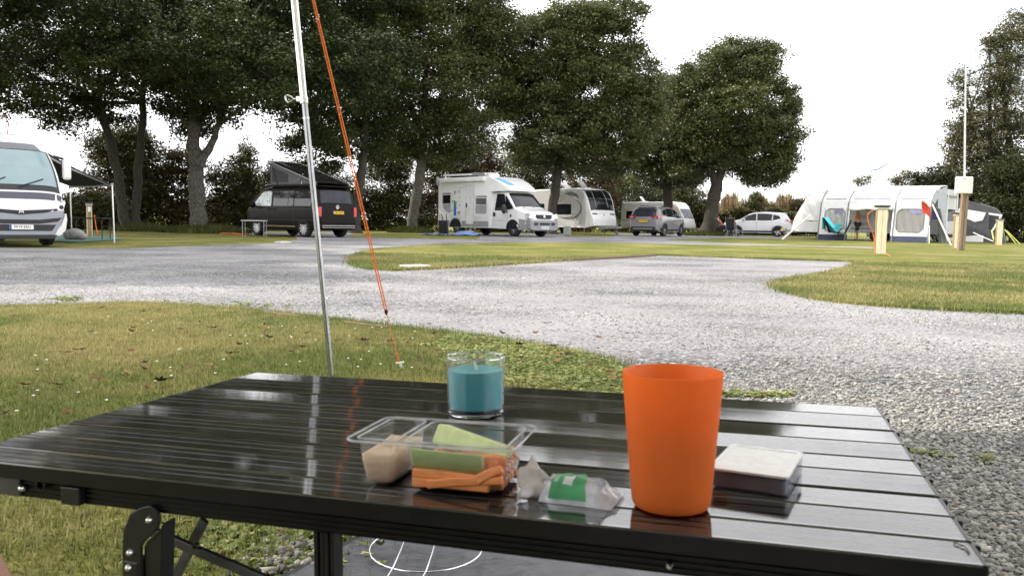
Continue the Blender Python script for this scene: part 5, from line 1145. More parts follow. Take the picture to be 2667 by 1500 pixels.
# ------------------------------------------------------------------ white coachbuilt camper
def coachbuilt():
    t = thing('camper', 'white coachbuilt camper with dark windscreen and roof mounted awning case', 'camper', PL(1293, 41.6, -44, 1.10))
    LG = paint('light_grey_paint', (.40, .405, .42), .35, .4); W1 = 1.08
    top = [(-2.96,2.55),(-2.93,2.70),(.25,2.72),(.62,2.68),(1.05,2.50),(1.45,2.28),(1.63,2.16),(1.68,2.08)]
    b = Body(top, [(-2.96,.50),(-2.9,.36),(.62,.36),(.66,.38),(.70,2.0),(1.68,2.03)], [(-2.96,1.05),(-2.9,W1),(.55,W1),(1.1,1.03),(1.5,.93),(1.68,.86)], [(0,1),(1.6,1),(2.75,.985)], .07, 4.0)
    b.mesh('body', WHT, t, .12)
    ct = [(.55,2.0),(1.10,2.05),(1.30,2.04),(1.50,1.98),(2.12,1.32),(2.22,1.27),(2.70,1.12),(2.86,1.0),(2.95,.82),(2.98,.6)]
    cb = Body(ct, [(.55,.36),(2.98,.30)], [(.55,.99),(2.3,.98),(2.7,.92),(2.9,.80),(2.98,.70)], [(.2,.97),(.6,1),(1.2,1),(2.0,.87)], .12, 3.2)
    cb.mesh('cab', WHT, t, .08)
    for s in (-1, 1):
        for (x0, x1, z0, z1, kind) in ((-2.62,-2.02,1.05,1.98,0), (-.30,.42,1.0,1.82,1)):
            mbx = MB()
            if kind == 0: b.side(mbx, [(x0,z1),(x0,z0+.42),(x0+.10,z0+.18),(x0+.34,z0+.02),(x1,z0-.02),(x1,z1)], .008, s)
            else: b.side(mbx, rect(x0, x1, z0, z1, .05), .008, s)
            wn = mbx.build('window', mat('window_surround', (.30, .31, .33), .4), t)
            m2 = MB(); b.side(m2, rect(x0+.05, x1-.03, z0+.42, z1-.05, .03), .014, s); m2.build('pane', GLASS, wn)
            m3 = MB(); b.side(m3, rect(x0+.04, x1-.02, z0+.385, z0+.41), .018, s); b.side(m3, rect(x0+.05, x1-.03, z1-.11, z1-.075), .018, s); m3.build('blind_bar', WHT, wn)
        mbx = MB(); b.side(mbx, rect(-.95, -.44, .52, 2.28, .07), .012, s); dr = mbx.build('door', mat('door_white', (.70, .70, .71), .4), t)
        m2 = MB(); 
        for q in ([(-.97,.5),(-.97,2.3)], [(-.42,.5),(-.42,2.3)], [(-.97,2.3),(-.42,2.3)]): seam(b, q, .012, s, m2, .010)
        m2.build('door_seam', GRYP, dr); m2 = MB(); m2.box((-.90, s*(W1+.03), 1.38), (.07, .03, .2)); m2.build('handle', DKP, dr)
        for q in (rect(-2.94, -2.1, .40, .68), rect(-1.22, .55, .40, .66)): mbx = MB(); b.side(mbx, q, .010, s); mbx.build('skirt', GRYP, t)
        arch(b, t, -1.68, .36, s, trim=GRYP, low=.37); wheel(t, -1.62, 1.0, .33, .22, s, 10, .62, dual=False)
        arch(cb, t, 1.98, .36, s, low=.33); wheel(t, 2.0, .97, .33, .22, s, 10, .60, dual=False)
        mbx = MB(); cb.side(mbx, [(.86,1.15),(1.52,1.15),(1.56,1.30),(1.38,1.86),(1.22,1.90),(.90,1.90)], .008, s); mbx.build('cab_window', GLASS, t)
        mbx = MB(); cb.side(mbx, [(1.58,1.17),(2.02,1.24),(1.96,1.32),(1.50,1.80),(1.44,1.78)], .008, s); mbx.build('quarter_window', GLASS, t)
        mbx = MB(); mbx.ico((1.64, s*1.20, 1.22), (.11, .13, .22), 2); mbx.bar((1.62, s*.98, 1.1), (1.63, s*1.2, 1.12), .06, .06); mbx.build('mirror', DKP, t, smooth=True)
        mbx = MB(); 
        for q in ([(.66,.42),(.66,1.95)], [(1.66,.62),(1.66,1.12)], [(.66,.72),(1.62,.70)], [(.78,1.95),(.78,.45)]): seam(cb, q, .012, s, mbx)
        mbx.build('door_seam', GRYP, t); mbx = MB(); mbx.box((.84, s*1.0, .98), (.14, .04, .17)); mbx.build('door_handle', DKP, t); mbx = MB(); cb.side(mbx, circ(1.86, .92, .06), .01, s); mbx.build('indicator', DKP, t)
        mbx = MB(); cb.side(mbx, [(2.36,.80),(2.75,.74),(2.96,.70),(2.97,.32),(2.42,.32),(2.36,.5)], .012, s); mbx.build('bumper_side', GRYP, t)
        mbx = MB(); b.side(mbx, rect(-.35, .08, .70, .88, .02), .010, s); b.side(mbx, rect(-2.85, -2.55, .72, 1.06, .02), .010, s); mbx.build('service_hatch', mat('hatch', (.6, .6, .6), .5), t)
    # stripes and stickers on the side seen here
    s = -1; GR = mat('green_graphic', (.02, .30, .15), .4); BL = mat('blue_graphic', (.015, .13, .50), .4); CY = mat('cyan_graphic', (.12, .42, .62), .4)
    mbx = MB(); b.side(mbx, [(-1.78,1.62),(-1.70,1.60),(-1.62,1.52),(-1.62,1.30),(-1.80,1.36),(-1.80,1.58)], .008, s, 0); b.side(mbx, [(-1.80,1.355),(-1.62,1.295),(-1.62,.90),(-1.80,.90)], .008, s, 1); mbx.build('side_graphic', [GR, BL], t)
    mbx = MB()
    for x, z, q in ((-1.72,1.98,.10),(-1.46,2.02,.06),(-1.90,1.85,.03),(-1.88,1.56,.06),(-1.42,1.76,.04),(-1.55,1.55,.035),(-1.40,1.38,.055),(-1.92,1.15,.06),(-1.52,1.28,.03),(-1.40,.72,.05),(-1.98,.86,.035)):
        for a in (20, 140, 260): b.side(mbx, circ(x+q*.6*math.cos(R(a)), z+q*.6*math.sin(R(a)), q*.42, n=7), .008, s)
    mbx.build('sticker', mat('sticker_grey', (.10, .11, .11), .5), t)
    mbx = MB(); mbx.box((-1.42, s*(W1+.04), 1.06), (.16, .06, .05)); mbx.box((-1.36, s*(W1+.06), 1.06), (.07, .05, .1)); mbx.build('water_tap', GRYP, t); mbx = MB(); mbx.box((-1.32, s*(W1+.04), 2.26), (.20, .07, .07)); mbx.build('porch_light', mat('porch_lens', (.75, .73, .66), .3), t)
    mbx = MB(); b.upper(mbx, .80, 1.42, (-.95,-.62), (-.72,-.30), 6, 3, off=.008); mbx.build('roof_graphic', CY, t)
    # front
    mbx = MB(); cb.upper(mbx, 1.53, 2.10, (-.90,.90), (-.95,.95), 7, 12, off=.010); mbx.build('windscreen', GLASS, t, smooth=True)
    mbx = MB(); mbx.tube([(2.16,-.5,1.32),(2.05,-.1,1.43)], .012, 5); mbx.tube([(2.16,.15,1.33),(2.06,.55,1.41)], .012, 5); mbx.build('wiper', DKP, t)
    for s in (-1, 1):
        mbx = MB(); mbx.prism([(s*.50,.98),(s*.92,1.04),(s*.95,.80),(s*.52,.77)], 2.70, 2.955, 'x'); mbx.build('headlight', LENS, t, bevel=.03)
    mbx = MB(); mbx.prism([(-.50,.99),(.50,.99),(.44,.80),(-.44,.80)], 2.8, 2.985, 'x'); g = mbx.build('grille', DKP, t, bevel=.015)
    m2 = MB(); m2.lathe([(0,.012),(.06,.01),(.065,0)], 16, (2.987,0,.90), 'x'); m2.build('badge', CHR, g)
    mbx = MB(); mbx.prism([(-.93,.76),(.93,.76),(.90,.34),(.7,.28),(-.7,.28),(-.90,.34)], 2.72, 3.01, 'x'); mbx.build('front_bumper', GRYP, t, bevel=.05)
    mbx = MB(); mbx.box((3.005,0,.58), (.03,.66,.11)); mbx.box((3.0,.56,.58), (.03,.26,.13)); mbx.box((3.0,-.56,.58), (.03,.26,.13)); mbx.build('air_intake', DKP, t)
    plate(t, faceM(3.02, .42), PLW, 'WX53 FBP')
    mbx = MB(); mbx.box((-2.975, -.98, .75), (.04, .12, .42)); mbx.box((-2.975, .98, .75), (.04, .12, .42)); mbx.build('tail_light', RED, t)
    # roof gear
    mbx = MB(); mbx.box((-1.15, -W1-.06, 2.55), (2.95, .16, .17)); mbx.build('awning_case', WHT, t, bevel=.03)
    mbx = MB(); mbx.box((-1.75, -.70, 2.83), (2.0, .5, .05)); mbx.bar((-2.7,-.95,2.80), (.2,-.95,2.80), .05, .06); mbx.build('roof_rack', WHT, t)
    mbx = MB(); mbx.lathe([(0,.20),(.35,.19),(.48,.12),(.50,0)], 20, (-.42, -.1, 2.72)); mbx.build('satellite_dome', mat('dome_grey', (.62, .61, .59), .4), t, smooth=True)
    mbx = MB(); mbx.prism([(-.75,2.74),(.2,2.74),(.12,2.86),(-.62,2.90)], -.98, -.74, 'y'); mbx.build('solar_bracket', GRYP, t, bevel=.02)
    mbx = MB(); mbx.ico((-2.95, -W1-.02, 2.52), (.10, .10, .24), 2); mbx.build('rear_lamp_pod', GRYP, t, smooth=True)
coachbuilt()
# ------------------------------------------------------------------ caravans
def caravan(label, M, L, H, Wd, top, wallm, front_white=True, windows=(), fwin=None, wheelx=-.3, sidemarks=None, group=None, hatch=(), seen=-1):
    t = thing('caravan', label, 'caravan', M, group); w2 = Wd/2
    b = Body(top, [(top[0][0],.46),(top[0][0]+.15,.40),(top[-1][0]-.5,.40),(top[-1][0],.52)], [(top[0][0],w2-.05),(top[0][0]+.1,w2),(top[-1][0]-.75,w2),(top[-1][0]-.2,w2-.10),(top[-1][0],w2-.18)], [(0,1),(2.0,1),(2.7,.985)], .10, 4.0)
    b.mesh('body', WHT, t, .1); xf = top[-1][0]
    for s in (-1, 1):
        mbx = MB(); P = [(top[0][0]+.05,.46)]+[(x, z-.08) for x, z in top if top[0][0]+.04 < x < xf-.62]+[(xf-.62, b.zt(xf-.62)-.08), (xf-.48, 1.3), (xf-.55, .46)]
        b.side(mbx, P, .005, s, step=.25); mbx.build('side_wall', wallm, t)
        for x0, x1, z0, z1 in windows:
            mbx = MB(); b.side(mbx, rect(x0, x1, z0, z1, .06), .016, s); mbx.build('window', GLASS, t)
        arch(b, t, wheelx, .33, s, low=.41); wheel(t, wheelx, w2-.02, .33, .2, s, 8, .6, dual=False)
        mbx = MB(); mbx.bar((xf-.9, s*.8, .42), (xf-.75, s*.85, .02), .05, .05); mbx.bar((top[0][0]+.6, s*.8, .42), (top[0][0]+.45, s*.85, .02), .05, .05); mbx.build('corner_steady', GRYP, t)
        if sidemarks: sidemarks(b, t, s)
    if fwin: fwin(b, t)
    for x, y, ang in hatch:
        mbx = MB(); mbx.box((0, 0, 0), (.52, .46, .05)); q = Matrix.Translation((x-.22*math.cos(R(ang)), y, b.zt(x)+.27*math.sin(R(ang))+.03)) @ Matrix.Rotation(R(ang), 4, 'Y')
        mbx.v = [tuple(q @ Vector(v)) for v in mbx.v]; ht = mbx.build('roof_hatch', WHT, t, bevel=.012); m2 = MB(); m2.box((0, 0, -.028), (.42, .36, .012)); m2.v = [tuple(q @ Vector(v)) for v in m2.v]; m2.build('hatch_glass', mat('hatch_glass', (.10, .11, .12), .2), ht); 
        m3 = MB(); m3.box((x, y, b.zt(x)+.02), (.56, .5, .07)); m3.build('hatch_frame', WHT, ht)
    mbx = MB(); mbx.bar((xf-.1,-.45,.40), (xf+1.15,-.03,.44), .07, .10); mbx.bar((xf-.1,.45,.40), (xf+1.15,.03,.44), .07, .10); mbx.tube([(xf+.75,.12,.62),(xf+.75,.12,.02)], .035, 8); mbx.lathe([(0,-.05),(.10,-.05),(.10,.05),(0,.05)], 12, (xf+.75,.12,.11), 'y'); mbx.build('tow_frame', GRYP, t)
    return t, b
GREYW = paint('caravan_grey', (.47, .465, .45), .4, .3); CREAM = paint('caravan_cream', (.66, .60, .52), .4, .3)
STR = mat('stripe_grey', (.13, .125, .12), .5)
def marks1(b, t, s):
    mbx = MB()
    def arc(cx, cz, rx, rz, a0, a1, w, n=14):
        for i in range(n):
            q0, q1 = a0+(a1-a0)*i/n, a0+(a1-a0)*(i+1)/n; k0, k1 = math.sin(math.pi*i/n), math.sin(math.pi*(i+1)/n)
            P = [(cx+rx*math.cos(R(q0)), cz+rz*math.sin(R(q0))), (cx+rx*math.cos(R(q1)), cz+rz*math.sin(R(q1))), (cx+(rx-w*k1)*math.cos(R(q1)), cz+(rz-w*k1)*math.sin(R(q1))), (cx+(rx-w*k0)*math.cos(R(q0)), cz+(rz-w*k0)*math.sin(R(q0)))]
            b.side(mbx, P, .011, s, step=9)
    arc(1.55, 1.45, 1.02, .62, -130, 70, .12); arc(1.3, 1.30, .75, .42, -140, -30, .10)
    b.side(mbx, [(1.1,2.32),(1.7,2.42),(2.15,2.30),(2.38,1.98),(2.1,2.12),(1.7,2.18)], .011, s)
    mbx.build('side_graphic', STR, t)
def fw1(b, t):
    mbx = MB(); b.upper(mbx, 2.36, 3.10, (-.84,.84), (-.94,.94), 8, 12, off=.012); fwn = mbx.build('front_window', GLASS, t, smooth=True)
    m2 = MB(); b.upper(m2, 2.44, 3.06, (-.42,-.38), (-.50,-.45), 6, 1, off=.017); b.upper(m2, 2.44, 3.06, (.38,.42), (.45,.50), 6, 1, off=.017); m2.build('window_divider', GRYP, fwn)
    for s in (-1, 1):
        m3 = MB(); p = b.T(3.18, s*.72); m3.box((p.x+.02, p.y, p.z), (.05, .38, .06)); m3.build('front_lamp', DKP, t, bevel=.02)
    m4 = MB(); p = b.T(3.2, 0); m4.box((p.x+.02, 0, p.z-.03), (.03, .05, .12)); m4.build('badge', GRYP, t)
T1 = [(-3.2,2.4),(-3.15,2.58),(1.9,2.64),(2.3,2.60),(2.62,2.44),(2.88,2.05),(3.06,1.55),(3.12,1.32),(3.27,1.0),(3.33,.7),(3.34,.55)]
caravan('grey sided caravan with big black front window and raised roof hatches', PL(1466, 53, -48, 1.10), 6.5, 2.6, 2.28, T1, GREYW, windows=((.35,1.75,1.12,1.72),(-1.2,-.45,1.25,1.75)), fwin=fw1, wheelx=-.9, sidemarks=marks1, hatch=((.45,-.1,38),(1.75,-.1,46)))
def marks2(b, t, s):
    mbx = MB(); b.side(mbx, rect(-2.8, 1.6, .98, 1.02), .011, s)
    for i in range(10):
        f = i/10; b.side(mbx, [(.6+1.2*f, 1.9+.35*math.sin(f*2)), (.6+1.2*(f+.1), 1.9+.35*math.sin((f+.1)*2)), (.6+1.2*(f+.1), 1.86+.35*math.sin((f+.1)*2)), (.6+1.2*f, 1.86+.35*math.sin(f*2))], .011, s, step=9)
    mbx.build('side_graphic', STR, t)
def fw2(b, t):
    mbx = MB()
    for l, r_ in ((-.88,-.34),(-.30,.30),(.34,.88)): b.upper(mbx, 2.22, 2.62, (l,r_), (l,r_), 6, 5, off=.012)
    mbx.build('front_window', carglass('pale_glass', (.08, .085, .095)), t, smooth=True)
T2 = [(-2.9,2.3),(-2.86,2.5),(1.5,2.54),(1.85,2.46),(2.1,2.2),(2.2,2.0),(2.62,1.22),(2.72,1.0),(2.82,.7),(2.84,.55)]
caravan('cream caravan behind the grey car with an open roof hatch', PL(1715, 66, -36, 1.0), 5.8, 2.5, 2.2, T2, CREAM, windows=((-2.4,-1.5,1.15,1.75),(.5,1.35,1.15,1.75)), fwin=fw2, wheelx=-.4, sidemarks=marks2, hatch=((-1.35,-.1,50),(.75,-.1,62)))
# ------------------------------------------------------------------ cars
def suv(name, label, M, L, H, Wd, col, plt, ptxt, rear_z=1.0, seen=1, slim=False):
    t = thing(name, label, 'car', M); h = L/2; k = H/1.62
    P = paint('paint_'+name+label[:5].strip(), col, .25, .9)
    top = [(-h,.55),(-h+.02,.80),(-h+.08,1.0*k),(-h+.24,1.30*k),(-h+.40,1.50*k),(-h+.62,1.57*k),(-.5,1.62*k),(.15,1.58*k),(.55,1.47*k),(1.22,1.10*k),(1.45,1.05*k),(h-.35,.92*k),(h-.12,.80*k),(h-.02,.62),(h,.5)]
    b = Body(top, [(-h,.40),(-h+.3,.26),(h-.3,.24),(h,.32)], [(-h,Wd/2-.16),(-h+.15,Wd/2-.05),(-h+.5,Wd/2),(h-.8,Wd/2),(h-.25,Wd/2-.12),(h,Wd/2-.34)], [(.2,.95),(.55,1),(.95*k,1),(1.25*k,.90),(1.62*k,.76)], .11, 2.8)
    b.mesh('body', P, t, .09)
    for s in (1, -1):
        mbx = MB()
        b.side(mbx, [(.10,1.04*k),(.98,1.02*k),(1.05,1.10*k),(.62,1.36*k),(.25,1.47*k),(.10,1.48*k)], .008, s)
        b.side(mbx, [(.02,1.04*k),(-.92,1.06*k),(-.95,1.46*k),(-.5,1.50*k),(.02,1.49*k)], .008, s)
        b.side(mbx, [(-1.0,1.07*k),(-1.52,1.20*k),(-1.40,1.36*k),(-1.02,1.45*k)], .008, s)
        mbx.build('side_window', GLASS, t)
        mbx = MB()
        for q in ([(.06,.40),(.06,1.48*k)], [(-.98,.62),(-.98,1.45*k)], [(1.05,.45),(1.0,1.0*k)], [(-1.5,.92*k),(1.3,.90*k)]): seam(b, q, .010, s, mbx)
        mbx.build('door_seam', SEAM, t)
        mbx = MB(); b.side(mbx, [(-h+.35,.30),(h-.5,.28),(h-.7,.40),(-h+.8,.42),(-h+.3,.50)], .010, s); mbx.build('sill', DKP, t)
        mbx = MB()
        for x in (-.05+.25, -.82+.05): mbx.box((x-.05, s*(b.Y(x, .93*k)+.012), .93*k), (.17, .03, .03))
        mbx.build('door_handle', P, t, bevel=.008)
        for x in (-h+.92, h-.88): arch(b, t, x, .345, s, trim=DKP, low=.27); wheel(t, x, Wd/2+.005, .345, .22, s, 5, .70, dual=True)
        mbx = MB(); mbx.ico((.88, s*(Wd/2+.06), 1.08*k), (.10, .11, .085), 2); mbx.build('mirror', P, t, smooth=True)
        mbx = MB(); xx = np.linspace(-1.3, .3, 8); mbx.tube([(x, s*(Wd/2*.66), b.zt(x)+.035) for x in xx], .018, 6); mbx.build('roof_rail', GRYP if slim else DKP, t)
        # tail lamp wraps the corner
        mbx = MB(); z = rear_z*k; mbx.prism([(s*.46,z+.06),(s*(Wd/2-.05),z+.09),(s*(Wd/2-.03),z-.05),(s*.48,z-.02)], -h+.01, -h+.14, 'x'); b.side(mbx, [(-h+.12,z-.07),(-h+.52,z+.06),(-h+.46,z+.11),(-h+.15,z+.10)], .012, s)
        tl = mbx.build('tail_light', RED, t); m2 = MB(); m2.box((-h+.005, s*(Wd/2-.22), z-.01), (.02, .16, .035)); m2.build('lamp', LENS, tl)
        mbx = MB(); mbx.prism([(s*.42,.80*k),(s*.76,.86*k),(s*.78,.72*k),(s*.46,.68*k)], h-.22, h-.04, 'x'); mbx.build('headlight', LENS, t, bevel=.02)
    mbx = MB(); b.upper(mbx, -h+.10, -h+.37, (-.86,.86), (-.80,.80), 6, 10, off=.012); mbx.build('rear_window', carglass('car_rear_glass', (.03, .033, .042)), t, smooth=True)
    mbx = MB(); b.upper(mbx, .58, 1.20, (-.88,.88), (-.94,.94), 6, 10, off=.010); mbx.build('windscreen', GLASS, t, smooth=True)
    mbx = MB(); mbx.box((-h+.02, 0, .42), (.16, Wd-.36, .24)); bp = mbx.build('rear_bumper', DKP, t, bevel=.05); m2 = MB(); m2.box((-h-.06, 0, .42), (.02, Wd-.7, .05)); m2.build('skid_plate', GRYP, bp)
    mbx = MB(); mbx.box((-h-.012, 0, .80*k), (.012, .56, .14)); pp = mbx.build('plate_recess', P, t); plate(t, faceM(-h-.03, .80*k, True), plt, ptxt, band=False)
    mbx = MB(); mbx.box((-h+.46, 0, 1.545*k), (.30, Wd*.62, .045)); mbx.build('spoiler', P, t, bevel=.015)
    mbx = MB(); mbx.prism([(-.42,.78*k),(.42,.78*k),(.36,.58*k),(-.36,.58*k)], h-.12, h-.01, 'x'); mbx.build('grille', DKP, t, bevel=.01)
    return t
suv('car', 'mid grey car with an orange rear number plate', PL(1714, 50.5, 57, 1.06), 4.4, 1.72, 1.88, (.19, .185, .19), PLY, 'YT19 OXR')
suv('car', 'white car parked side on in front of the hedge', PL(1972, 56.5, 162, 1.0), 4.55, 1.70, 1.86, (.74, .74, .76), PLY, 'FG15 KUX', rear_z=1.02)
# ================================================================== SHELTER OVER THE TABLE (its edge is above the frame, its shade is in it)
FAB = leafmat('canopy_fabric', [(0, (.86, .86, .87)), (1, (.86, .86, .87))], .42, .9, .1, 2)
sh_ = thing('canopy', 'grey fabric canopy stretched above and behind the table', 'canopy', (0, 0, 0))
mb = MB()
def cnp(u, v): x, y = -2.3+4.6*u, -1.7+5.2*v; return (x, y, 2.08+.06*math.sin(math.pi*u)*math.sin(math.pi*v)-.05*v)
mb.grid(cnp, 16, 12); mb.build('roof_cloth', FAB, sh_, smooth=True, solid=.004)
mb = MB(); mb.grid(lambda u, v: (-2.3+4.3*u, -1.7-.1*math.sin(u*9), 2.02*(1-v)), 14, 6); mb.build('back_cloth', mat('dark_fabric', (.035, .035, .04), .9, var=.2), sh_, smooth=True, solid=.004)
mb = MB()
for x, y in ((-2.28,-1.7),(1.98,-1.7)): 
    m3 = MB(); m3.tube([(x,y,0),(x,y,2.03)], .012, 8); m3.build('post', GALV, sh_)

# ================================================================== HOOK-UP POSTS
WOOD = mat('pale_timber', (.80, .71, .50), .65, var=.14, scale=7, bump=.15, bscale=30, stretch=(5, 5, .6)); WOODS = mat('shade_brown_timber', (.30, .19, .10), .7, var=.3, scale=7, bump=.2, stretch=(5, 5, .6))  # the brown puts the shade of the posts' side faces into the colour
CAPG = mat('grey_cap', (.50, .50, .49), .5, var=.08); CAPD = mat('dark_cap', (.045, .035, .03), .6, var=.2); CORD = mat('orange_cable', (.75, .17, .03), .5, var=.1)
hp = thing('hookup_post', 'nearest pale timber electric hook up post with an orange cable at its foot', 'hook-up post', PL(2291, 22.3, -8), 'timber hook up posts')
mb = MB()
for x in (-.064, .064): mb.box((x, -.085, .62), (.120, .03, 1.24))
for x in (-.064, .064): mb.box((x, .085, .62), (.120, .03, 1.24))
mb.build('plank', WOOD, hp, bevel=.004)
mb = MB()
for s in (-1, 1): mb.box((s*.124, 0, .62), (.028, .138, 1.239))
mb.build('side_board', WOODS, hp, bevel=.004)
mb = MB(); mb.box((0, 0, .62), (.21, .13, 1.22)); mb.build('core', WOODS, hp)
mb = MB(); mb.box((0, 0, 1.275), (.31, .25, .07)); cp = mb.build('cap', CAPG, hp, bevel=.012)
m2 = MB(); m2.box((0, 0, 1.335), (.38, .32, .05)); m2.build('cap_lid', CAPD, cp, bevel=.016)
mb = MB(); mb.lathe([(0, -.008), (.016, -.006), (.018, 0)], 12, (-.03, -.10, .98), 'y'); mb.build('screw_cap', CAPG, hp)
mb = MB(); mb.box((.142, 0, 1.08), (.03, .1, .2)); mb.build('socket', PEGM, hp, bevel=.01)
dup(hp, PL(2491, 30.5, -2, 1.0), 'pale timber hook up post close beside the wooden mast post', 'timber hook up posts')
dup(hp, PL(2600, 39.5, -4, .95), 'pale timber hook up post in front of the grey awning', 'timber hook up posts')
dup(hp, PL(234, 27.0, -62, .83), 'hook up post standing under the motorhome awning with its shaded side coloured brown', 'timber hook up posts')
def cable(label, pts, r=.010):
    b = Vector(pts[0]); mbx = MB(); P = [Vector(p)-b for p in pts]; Q = []
    for i in range(len(P)-1):
        p0, p1, p2, p3 = P[max(0, i-1)], P[i], P[i+1], P[min(len(P)-1, i+2)]
        for j in range(6):
            t = j/6; Q.append(.5*((2*p1)+(p2-p0)*t+(2*p0-5*p1+4*p2-p3)*t*t+(3*p1-p0-3*p2+p3)*t**3))
    mbx.tube(Q+[P[-1]], r, 6); tag(mbx.build('cable', CORD, M=Matrix.Translation(b), smooth=True), label, 'cable', 'orange hook up cables')
cable('orange cable drooping in loops left of the nearest hook up post', [D(x, y, 22.2) for x, y in ((2274,548),(2262,556),(2260,570),(2266,592),(2273,606),(2279,640),(2281,660))])
cable('orange cable end curling on the grass right of the nearest hook up post', [G(x, y, .03) for x, y in ((2304,656),(2309,661),(2316,665),(2319,668))], .012)
cable('orange cable hanging from the hook up post under the motorhome awning', [D(x, y, 26.6) for x, y in ((246,560),(250,590),(254,607),(251,612))], .014)
cable('orange cable lying on the ground left of the camper van', [G(x, y, .02) for x, y in ((575,609),(600,608),(622,610),(645,609.5))], .035)
# ------------------------------------------------------------------ mast
p = foot(2502, 27.2); ms_ = thing('mast_post', 'wooden post with a white box and a tall thin aerial mast', 'mast', p); k = 27.2/F
mb = MB(); mb.box((-.055, 0, 1.05), (.095, .14, 2.1)); mb.box((.055, 0, 1.05), (.095, .14, 2.1)); mb.v = [(v[0]+.012*v[2], v[1], v[2]) for v in mb.v]; mb.build('post', mat('weathered_post', (.26, .185, .13), .85, var=.3, scale=6, bump=.4, stretch=(4, 4, .5)), ms_, bevel=.008)
mb = MB(); mb.box((-.11, -.14, 2.22), (.52, .2, .56)); bxp = mb.build('box', mat('cream_box', (.76, .74, .68), .45, var=.04), ms_, bevel=.03)
m2 = MB(); m2.box((-.11, -.243, 2.22), (.46, .008, .50)); m2.build('door', mat('cream_door', (.78, .76, .70), .45, var=.03), bxp, bevel=.003)
m2 = MB(); m2.box((-.165, -.248, 2.44), (.09, .006, .05)); m2.box((.015, -.248, 2.40), (.02, .006, .02)); m2.build('sticker', CAPG, bxp)
MET = mat('dull_mast', (.62, .62, .62), .4, metal=.5, var=.1); mb = MB(); mb.tube([(-.04, -.02, 2.5), (-.12, 0, 4.2), (-.24, 0, 6.6)], [.034, .030, .026], 10); mm_ = mb.build('mast_tube', MET, ms_, smooth=True)
m2 = MB(); m2.tube([(-.07, 0, 6.35), (-.07, 0, 6.75)], .035, 8); m2.tube([(-.24, 0, 6.25), (-.07, 0, 6.35)], .012, 6); m2.build('aerial', MET, mm_, smooth=True)
m2 = MB(); m2.tube([(-.18, 0, 5.42), (-.04, 0, 5.44)], .012, 6); m2.box((.0, -.05, 5.40), (.16, .1, .12)); m2.build('radio_unit', PEGM, mm_, bevel=.02)
# ------------------------------------------------------------------ flag, wires
BF = mat('blue_flag', (.10, .20, .50), .7, var=.2); q = D(2290, 438, 62); mb = MB()
mb.grid(lambda u, v: (-.75+1.4*u, .1*math.sin(u*7), -.38+.75*u*.95+.12*(v-.5)*(1-.5*abs(u-.6))+.05*math.sin(u*9)), 12, 2)
fl = mb.build('flag', BF, M=Matrix.Translation(q), solid=.01); tag(fl, 'small blue pennant streaming above the white awning', 'flag')
mb = MB(); mb.tube([(.66, .02, .36), (.66, .02, -q.z)], .02, 6); mb.build('flag_pole', mat('white_pole', (.8, .8, .8), .4), fl)
mb = MB(); a, b_ = D(-300, 318, 80), D(1000, 412, 80); mb.tube([a.lerp(b_, i/12)+Vector((0, 0, -.5*math.sin(math.pi*i/12))) for i in range(13)], .018, 5); wq = mb.build('overhead_cable', DKP); tag(wq, 'thin overhead cable crossing the sky behind the trees on the left', 'cable')

